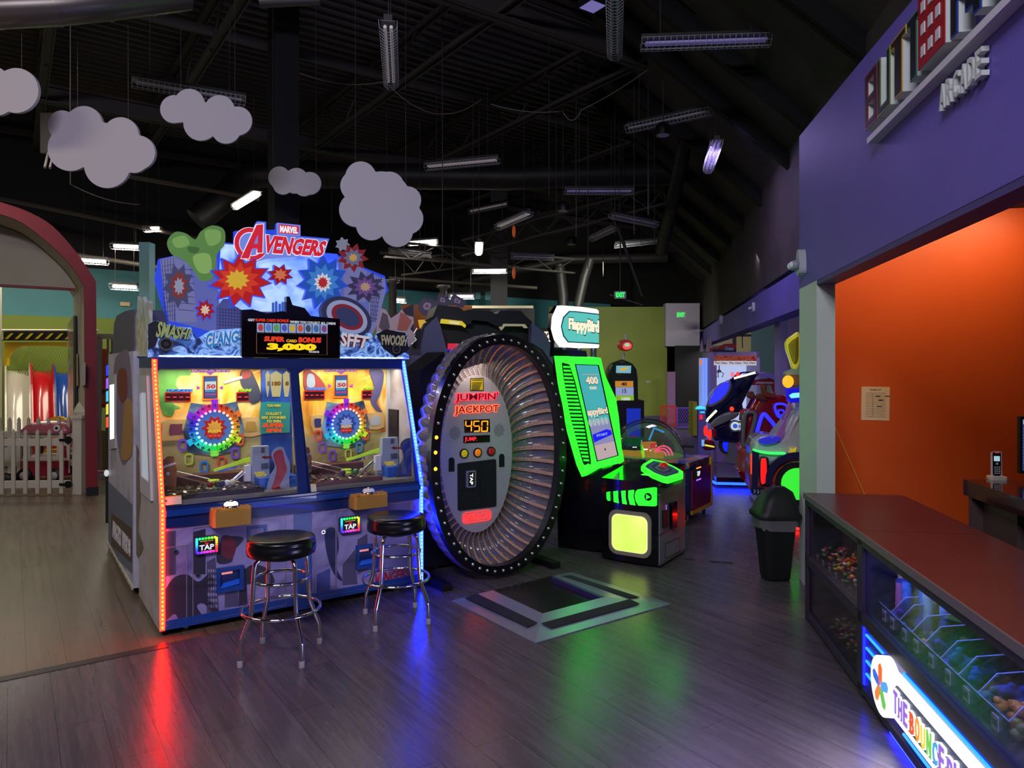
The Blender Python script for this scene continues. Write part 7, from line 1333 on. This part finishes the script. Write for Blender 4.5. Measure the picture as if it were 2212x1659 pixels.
c = pl.hit(*zg(845, 1170)[0], .03); MB(lit((220, 200, 40), .6)).poly(pl, [(c[0]+(.05 if i % 2 else .022)*math.cos(i*math.pi/5+.3), c[1]+(.05 if i % 2 else .022)*math.sin(i*math.pi/5+.3)) for i in range(10)], 0, .03).done('yellow_star', fr_)
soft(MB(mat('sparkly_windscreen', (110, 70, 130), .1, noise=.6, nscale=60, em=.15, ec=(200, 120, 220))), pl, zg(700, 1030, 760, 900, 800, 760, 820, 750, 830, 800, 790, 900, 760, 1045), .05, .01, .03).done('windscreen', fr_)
MB(mat('blue_lamp_housing', (20, 20, 150), .2, em=.6, ec=(20, 24, 230))).px(pl, zg(800, 635, 900, 625, 900, 750, 815, 750), -.2, .0).m(lit((120, 220, 255), 1.3)).px(pl, zg(812, 690, 840, 670, 900, 665, 900, 705, 830, 712), 0, .03).done('blue_lamp', fr_)
MB(mat('amber_box', (150, 110, 70), .3)).px(pl, zg(785, 515, 900, 515, 900, 600, 795, 605), -.2, .0).done('amber_housing', fr_); c = pl.hit(*zg(799, 570)[0], .02); MB(lit((255, 180, 40), 1.2)).ell(pl.pt(c[0], c[1], .02), .055, .03, .06, 14, 8).done('amber_lamp', fr_); MB(mat('pale_green_box', (150, 176, 150), .4)).px(pl, zg(785, 490, 900, 440, 900, 512, 785, 512), -.2, .0).done('lamp_plinth', fr_)
soft(MB(mat('yellow_scoop', (214, 200, 50), .25, em=.25, ec=(230, 220, 60), coat=.3)), pl, zg(785, 270, 795, 215, 840, 175, 900, 160, 900, 420, 850, 460, 820, 380), .15, .03, .03).done('scoop', fr_); soft(MB(mat('yellow_scoop_dark', (180, 160, 40), .3)), pl, zg(805, 280, 820, 230, 870, 195, 890, 200, 890, 380, 850, 420), .05, .02, .045).done('scoop_bowl', fr_)
MB(GLOSSBLACK).poly(bp_, [(2.55, 7.25), (3.6, 7.05), (3.7, 7.9), (2.7, 8.1)], .10, .16).box(PL((2.6, 7.35, 0), (1, 0, 0)), 0, .05, 0, .12, -.05, 0).box(PL((3.5, 7.2, 0), (1, 0, 0)), 0, .05, 0, .12, -.05, 0).m(mat('red_base_light', (220, 20, 20), .4, em=12., ec=(255, 20, 10))).tube([V((2.62, 7.3, .02)), V((2.85, 6.95, .02))], .012, 6).done('base_plate', fr_)
# ================================================================ cabinet back to back with the pusher
SB = PL(F0+W*.86-U*.02, -W, UP); t = thing('grey_game_cabinet', 'pale printed game cabinet with rounded grey top and lit slot window behind the pusher', 'arcade machine', SB.pt(-.5, 0, -.3))
q = SB.hits([(288, 1268), (234, 1205), (236, 765), (290, 758)]); mb = MB(rampmat('grey_blue_print', [(140, 142, 158), (190, 188, 198), (166, 168, 180)], 2.2, .4)).poly(SB, [(q[0][0], .06), (q[1][0], .06), (q[1][0], q[2][1]), (q[0][0], q[3][1])], -.8, 0); mb.done('side_panel', t); XB = q[1][0]
MB(paint((84, 82, 96), .5)).px(SB, [(289, 760), (244, 766), (246, 700), (252, 682), (270, 672), (289, 668)], -.8, -.01).done('rounded_top', t)
MB(mat('violet_art_panel', (122, 108, 128), .5)).px(SB, smoothpoly([(246, 790), (262, 760), (280, 770), (286, 900), (280, 980), (262, 1000), (248, 900)], 4), 0, .002).m(paint((170, 130, 70), .5)).px(SB, smoothpoly([(270, 868), (284, 874), (284, 980), (262, 990), (264, 940)], 4), .002, .004).m(paint((120, 50, 44), .5)).px(SB, smoothpoly([(256, 800), (272, 800), (274, 850), (262, 870), (254, 840)], 4), .002, .004).m(paint((104, 112, 130), .5)).px(SB, [(234, 1040), (286, 1090), (286, 1240), (234, 1190)], 0, .002).m(paint((84, 66, 56), .5)).px(SB, [(240, 1108), (284, 1140), (284, 1216), (240, 1178)], .002, .005).m(paint((206, 200, 200), .5)).pxtext(SB, 'ANGRY BIRDS', [(242, 1160), (281, 1205), (281, 1166), (242, 1122)], .005, .008, .04).done('side_print', t)
sq_ = SB.hits([(239, 812), (252, 808), (252, 968), (240, 970)]); MB(paint((176, 178, 182), .4)).poly(SB, sq_, 0, .012).m(lit((240, 250, 240), 1.1)).poly(SB, inset(sq_, .74), .012, .014).done('slot_window', t)
mb = MB(paint((190, 184, 160), .4)).box(SB, q[1][0], q[0][0], .05, .075, 0, .01); 
for i in range(9): mb.m(BLACK).disc(SB, q[1][0]+(q[0][0]-q[1][0])*(i+.5)/9, .062, .006, .01, .012, k=6)
mb.done('base_trim', t); p = SB.pt(XB, .55, .02)
p = P(230, 1022, 6.2); MB(lit((235, 240, 250), .7)).ell(p, .02, .02, .03, 8, 6).done('door_knob', t)
t = thing('rainbow_game', 'thin slice of a black game with stacked rainbow lights behind the grey cabinet', 'arcade machine', V((-4.3, 7.6, 0))); pl = PL((0, 7.4, 0), (1, .3, 0)); MB(BLACK).px(pl, [(228, 790), (238, 760), (244, 760), (244, 1130), (228, 1130)], -.3, 0).done('body', t)
for i, c_ in enumerate(((40, 60, 240), (150, 90, 255), (60, 200, 230), (230, 220, 80), (255, 90, 50))): y = 790+i*28; mb = MB(lit(c_, 1.1)).px(pl, [(229, y), (236, y-3), (236, y+20), (229, y+22)], 0, .01).done('light_tile', t)
# ================================================================ play hall seen through the arch
def fr(d, ang=0.): return PL((0, d, 0), (math.cos(ang), math.sin(ang), 0), UP)
zl = Z(0, 560, 3.131)
mb = MB(rampmat('play_mat', [(90, 170, 160), (190, 190, 80), (190, 90, 110), (110, 150, 190), (130, 190, 140)], .9, .5, contrast=.12)).poly(PL((-5.2, 8.96, 0), U, W), [(-9, 2.3), (.6, 2.3), (4, 6.5), (-9, 6.5)], .002, .006); struct(mb, 'floor_mat')
# slides
def slide(px0, px1, top, bot, c_, lb):
    d = 12.6; q_ = P((px0+px1)/2, 795, d); pl = PL((q_.x, d, 0), (math.cos(.62), math.sin(.62), 0), UP); a = pl.hit(px0, top); b = pl.hit(px1, top); m_ = mat('slide_%d_%d' % (c_[0], c_[2]), c_, .2, coat=.4); x0, x1, h = a[0], b[0], a[1]
    t = thing('playground_slide', lb, 'slide', pl.pt((x0+x1)/2, 0, 0), 'slides in a row'); n_ = 14; L = lambda i: (h*.92-(h*.92-.10)*(1-math.cos(math.pi*i/n_))/2, 1.35*i/n_)
    mb = MB(m_); rows = []
    w_ = x1-x0
    for i in range(n_+1):
        z_, n0 = L(i); prof = [(0, .16), (.02, .18), (.05, .15), (.07, .02), (.5, -.0), (.93, .02), (.95, .15), (.98, .18), (1, .16)]; rows.append([pl.pt(x0+f_*w_, z_+dz, n0-1.35) for f_, dz in prof])
    k = len(rows[0]); vs = [p for r in rows for p in r]; fs = [(i*k+j, i*k+j+1, (i+1)*k+j+1, (i+1)*k+j) for i in range(n_) for j in range(k-1)]; mb.add(vs, fs, True)
    for r_ in rows[::1]: pass
    mb.done('chute', t); mb = MB(m_)
    for xx in (x0, x1-.03): mb.poly(PL(pl.pt(xx, 0, 0), -pl.N, UP) if False else PL(pl.pt(xx+.03, 0, 0), pl.N, UP), [(-1.36, h*.9), (-1.3, h*1.0), (-1.2, h*.98)]+[(L(i)[1]-1.35, L(i)[0]+.16) for i in range(1, n_+1)]+[(0, 0), (-.12, 0)]+[(L(i)[1]-1.35, max(L(i)[0]-.15, 0)) for i in range(n_-2, 0, -3)], 0, .03)
    mb.done('side_rail', t)
slide(10, 70, 786, 905, (186, 178, 160), 'cream plastic slide nearest the white play post'); slide(70, 124, 786, 902, (176, 22, 26), 'red plastic slide between the cream and the blue one'); slide(124, 172, 790, 902, (24, 60, 130), 'blue plastic slide half hidden by the arch leg')
# play frame: beams, striped bar, yellow arch, post, net
t = thing('play_frame', 'play structure front with black and yellow striped bar over a yellow arch', 'play structure', fr(12.3).pt(-10, 0)); pl = fr(12.2, .05); BG = paint((186, 180, 160), .5)
for y0, y1 in ((714, 720), (733, 739)): a = pl.hits([(4, y0), (158, y1)]); MB(BG).tube([pl.pt(a[0][0]-1, a[0][1]), pl.pt(a[1][0]+.4, a[0][1])], .024, 8).done('beam', t)
a = pl.hits([(10, 720), (150, 733)]); mb = MB(paint((30, 28, 30), .5)).box(pl, a[0][0], a[1][0], a[1][1]-.02, a[0][1]+.02, -.03, .03).m(paint((236, 214, 40), .5)); hh = a[0][1]-a[1][1]
for i in range(7): x = a[0][0]+.02+i*.16; mb.poly(pl, [(x, a[1][1]), (x+.05, a[1][1]), (x+.05+hh, a[0][1]), (x+hh, a[0][1])], .03, .034)
mb.done('striped_bar', t)
o_ = pl.hits(zl(30, 740, 30, 560, 455, 560, 455, 640, 30, 740)); mb = MB(paint((236, 196, 40), .45)); A_ = pl.hits(zl(28, 720, 30, 640, 34, 600, 30, 562, 120, 560, 200, 560, 330, 560, 455, 560)); B_ = pl.hits(zl(42, 720, 46, 670, 70, 620, 110, 596, 160, 586, 220, 584, 330, 584, 455, 592)); strip(mb, pl, A_, B_, -.08, 0); mb.done('yellow_arch', t)
a = pl.hits([(5, 620)]); MB(BG).tube([pl.pt(a[0][0], 0, .1), pl.pt(a[0][0], 3.0, .1)], .05, 10).done('post', t)
plb = fr(13.6); a = plb.hits([(12, 738), (160, 880)]); mb = MB(paint((88, 100, 34), .6))
for i in range(26):
    x = a[0][0]+(a[1][0]-a[0][0])*i/26; mb.tube([plb.pt(x, 1.0), plb.pt(x+.5, a[0][1])], .004, 4); mb.tube([plb.pt(x+.5, 1.0), plb.pt(x, a[0][1])], .004, 4)
mb.done('safety_net', t)
# toddler chairs and toys
def toychair(px, d, c_, lb, s=1.):
    b = G(px, 905); c = P(px, 795, d); c.z = 0; t = thing('toddler_chair', lb, 'chair', c, 'yellow toddler chairs'); m_ = mat('yellow_moulded', c_, .3, coat=.3)
    MB(m_).rbox(PL(c+UP*.30*s, (1, 0, 0), (0, 1, 0)), -.2*s, .2*s, -.18*s, .18*s, 0, .04, .06).done('seat', t); pl_ = PL(c+V((0, .17*s, 0)), (1, 0, 0)); mb = MB(m_); strip(mb, pl_, [(.21*s*math.cos(a*math.pi/12), .45*s+.25*s*math.sin(a*math.pi/12)) for a in range(13)], [(.14*s*math.cos(a*math.pi/12), .45*s+.16*s*math.sin(a*math.pi/12)) for a in range(13)], -.02, .03); mb.box(pl_, -.21*s, -.14*s, .3*s, .46*s, -.02, .03).box(pl_, .14*s, .21*s, .3*s, .46*s, -.02, .03).box(pl_, -.03*s, .03*s, .3*s, .62*s, -.02, .02); mb.done('backrest', t)
    for sx_ in (-1, 1):
        for sy in (-1, 1): MB(m_).tube([c+V((sx_*.17*s, sy*.15*s, .3*s)), c+V((sx_*.2*s, sy*.18*s, 0))], [.035*s, .02*s], 8).done('leg', t)
toychair(110, 11.6, (222, 176, 20), 'yellow moulded toddler chair before the red slide', 1.15); toychair(136, 11.2, (222, 176, 20), 'yellow moulded toddler table stool partly behind the arch leg', 1.0)
c = P(103, 795, 11.3); c.z = 0; tag(MB(paint((190, 60, 50), .5)).rbox(PL(c+UP*.02, (1, 0, 0), (0, 1, 0)), -.22, .22, -.2, .2, 0, .42, .05).done('red_toy_box'), 'small red toy box in front of the yellow toddler chair', 'toy box')
c = P(113, 795, 10.2); c.z = 0; t = thing('toy_car', 'pink roofed toddler ride-on car with a round eye behind the picket fence', 'toy car', c); PKC = mat('pink_plastic', (176, 96, 110), .3, coat=.3); MG = mat('magenta_plastic', (150, 24, 60), .3, coat=.3)
MB(MG).loft([[c+V((x, y, z)) for x, y in rr(-.33, .33, -.24, .24, .08, 4)] for z in (.09, .14, .30)]).done('body', t); MB(paint((206, 200, 196), .4)).loft([[c+V((x, y, z)) for x, y in rr(-.31, .31, -.225, .225, .08, 4)] for z in (.30, .36)]).done('side_band', t)
mb = MB(PKC); mb.loft([[c+V((x+.02, y, z)) for x, y in rr(-r1, r1, -r1*.66, r1*.66, .09, 4)] for r1, z in ((.34, .68), (.36, .72), (.30, .80), (.16, .85))]); mb.done('roof', t)
mb = MB(MG)
for sx_ in (-.28, .28):
    for sy in (-.17, .17): mb = MB(MG if sx_ > 0 else BLACK).tube([c+V((sx_, sy, .34)), c+V((sx_*.95, sy, .70))], .03, 8).done('roof_post', t)
MB(WHITE).disc(PL(c+V((.22, -.23, 0)), (1, 0, 0)), 0, .76, .045, 0, .02).m(BLACK).disc(PL(c+V((.22, -.23, 0)), (1, 0, 0)), 0, .76, .02, .02, .025).done('eye', t)
for sx_ in (-.22, .20): MB(BLACK).lathe(c+V((sx_, -.245, .10)), [(0, -.03), (.10, -.03), (.10, .03), (0, .03)], 18, axis='y', cap=False).m(paint((190, 186, 190), .4)).lathe(c+V((sx_, -.285, .10)), [(0, -.004), (.055, -.004), (.055, .01), (0, .01)], 14, axis='y', cap=False).done('wheel', t)
c = P(24, 795, 10.3); c.z = 0; t = thing('toddler_walker', 'round black and white toddler activity seat behind the picket fence', 'toy', c); MB(BLACK).lathe(c, [(.28, .50), (.30, .56), (.30, .64), (.26, .66), (.2, .64)], 24).done('rim', t); MB(paint((200, 200, 196), .4)).lathe(c, [(.24, .05), (.27, .30), (.24, .5)], 24).done('body', t); MB(BLACK).lathe(c, [(.30, .02), (.31, .10), (.26, .12)], 24).done('base', t)
# ================================================================ white picket fence and gate
WP = paint((196, 190, 176), .5)
def picket(mb, pl, x, z0, z1, w_=.045):
    mb.box(pl, x-w_/2, x+w_/2, z0, z1, -.02, 0); mb.poly(pl, [(x-w_*.32, z1), (x-w_*.5, z1+.03), (x, z1+.07), (x+w_*.5, z1+.03), (x+w_*.32, z1)], -.02, 0)
def fence(pl, xs, z0, z1, rails, nm, lb, hinge=None):
    t = thing(nm, lb, 'fence', pl.pt((xs[0]+xs[-1])/2, 0)); 
    for x in xs: mb = MB(WP); picket(mb, pl, x, z0, z1); mb.done('picket', t)
    for z_ in rails: MB(WP).box(pl, xs[0]-.1, xs[-1]+.09, z_, z_+.09, -.06, -.02).done('rail', t)
    return t
pl = PL(AW.pt(0, 0, -.05), (1, .06, 0), UP); xs_f = [pl.hit(x, 900)[0] for x in (3, 28, 54, 80, 106, 132)]
fg = fence(pl, [xs_f[0]-.33, xs_f[0]-.165]+xs_f, .02, .76, (.09, .62), 'picket_gate', 'white picket gate across the foot of the red arch, nearer of the two fences')
xh = pl.hit(152, 940)[0]
for z_ in (.66, .10): MB(BLACK).box(pl, xh-.13, xh+.02, z_+.02, z_+.05, 0, .015).disc(pl, xh-.02, z_+.035, .045, 0, .02).done('hinge', fg)
pl2_ = PL(pl.O-pl.N*1.1, (1, .06, 0), UP); fence(pl2_, [pl2_.hit(x, 900)[0] for x in (-22, 0, 20, 40, 61, 82, 104, 126, 147)], .12, .84, (.22, .62), 'picket_fence', 'white picket fence standing behind the gate, in front of the toys')
c = pl.pt(pl.hit(163, 940)[0], 0, -.03); t = thing('fence_post', 'white square gate post with a pointed cap beside the red arch leg', 'post', c); q = PL(c, (1, .06, 0), UP); MB(WP).box(q, -.055, .055, 0, .96, -.11, 0).done('shaft', t); MB(WP).box(q, -.07, .07, .96, 1.0, -.125, .015).lathe(c-q.N*.055+UP*1.0, [(.075, 0), (.08, .04), (.04, .12), (.012, .16), (0, .17)], 4, sm=False, cap=False).done('cap', t)
# posters on the arch's inner face
IF = PL(AW.pt(AW.hit(186, 900)[0]-.02, 0, 0), -W, UP)
MB(rampmat('photo_collage_print', [(60, 40, 60), (150, 60, 70), (90, 120, 150), (190, 190, 180)], 9, .25)).px(IF, [(146, 700), (159, 682), (161, 1040), (147, 1045)], 0, .02); tag(MB(rampmat('photo_collage_print', [(60, 40, 60), (150, 60, 70), (90, 120, 150), (190, 190, 180)], 9, .25)).px(IF, [(146, 700), (158, 682), (158, 1040), (147, 1045)], 0, .02).m(BLACK).px(IF, [(158, 682), (161, 682), (161, 1040), (158, 1040)], 0, .025).done('collage_poster'), 'tall dark-edged collage poster on the inner face of the arch leg', 'poster')
tag(MB(rampmat('pale_flyer', [(150, 150, 150), (190, 190, 200), (150, 170, 190)], 12, .5)).px(IF, [(176, 785), (184, 783), (183, 832), (175, 833)], 0, .006).done('flyer'), 'small pale flyer taped inside the red arch leg', 'flyer'); tag(MB(paint((176, 150, 120), .5)).px(IF, [(163, 768), (167, 764), (168, 832), (164, 836)], 0, .006).done('flyer'), 'narrow tan flyer beside the collage poster in the arch', 'flyer')
# soft-play window and yellow wall between arch and cabinets
pl = fr(12.8, .25); a = pl.hits([(212, 728), (246, 735), (246, 925)]); mb = MB(paint((176, 172, 156), .5))
mb.box(pl, a[0][0]-.02, a[1][0]+.3, a[0][1]-.03, a[0][1]+.05, -.05, 0).box(pl, a[0][0]-.02, a[0][0]+.05, 0, a[0][1], -.05, 0).m(paint((140, 136, 120), .6)); 
for i in range(7): mb.box(pl, a[0][0]+.1+i*.06, a[0][0]+.13+i*.06, 1.1, a[0][1], -.1, -.07)
mb.m(paint((210, 90, 40), .4)).box(pl, a[0][0]+.06, a[0][0]+.11, 1.0, 1.9, -.06, 0).m(paint((40, 90, 160), .4)).box(pl, a[0][0]+.05, a[0][0]+.5, 1.2, 1.26, -.06, 0).m(paint((170, 30, 34), .4)).box(pl, a[0][0]+.05, a[0][0]+.5, .98, 1.04, -.06, 0).m(paint((150, 130, 30), .6)).box(pl, a[0][0]-.02, a[1][0]+.4, 0, .62, -.05, .0)
struct(mb, 'wall_play_panel')
p = BK.hit(270, 657); tag(MB(paint((200, 170, 130), .5)).rbox(BK, p[0]-.09, p[0]+.09, p[1]-.04, p[1]+.04, 0, .04, .01).done('emergency_light'), 'tiny beige emergency light on the teal wall', 'emergency light')
for (a_, b_), lb in ((((1490, 1207), (1500, 1209)), 'short black cord end by the green video game'), (((1532, 1213), (1583, 1217)), 'thin black floor scuff strip on the open floor')):
    A_ = G(a_[0]-(18 if a_[0] < 1500 else 0), a_[1]); B_ = G(*b_); tag(MB(BLACK).tube([A_+UP*.004, (A_+B_)/2+UP*.004, B_+UP*.004], .006, 6).done('floor_cord'), lb, 'cord')
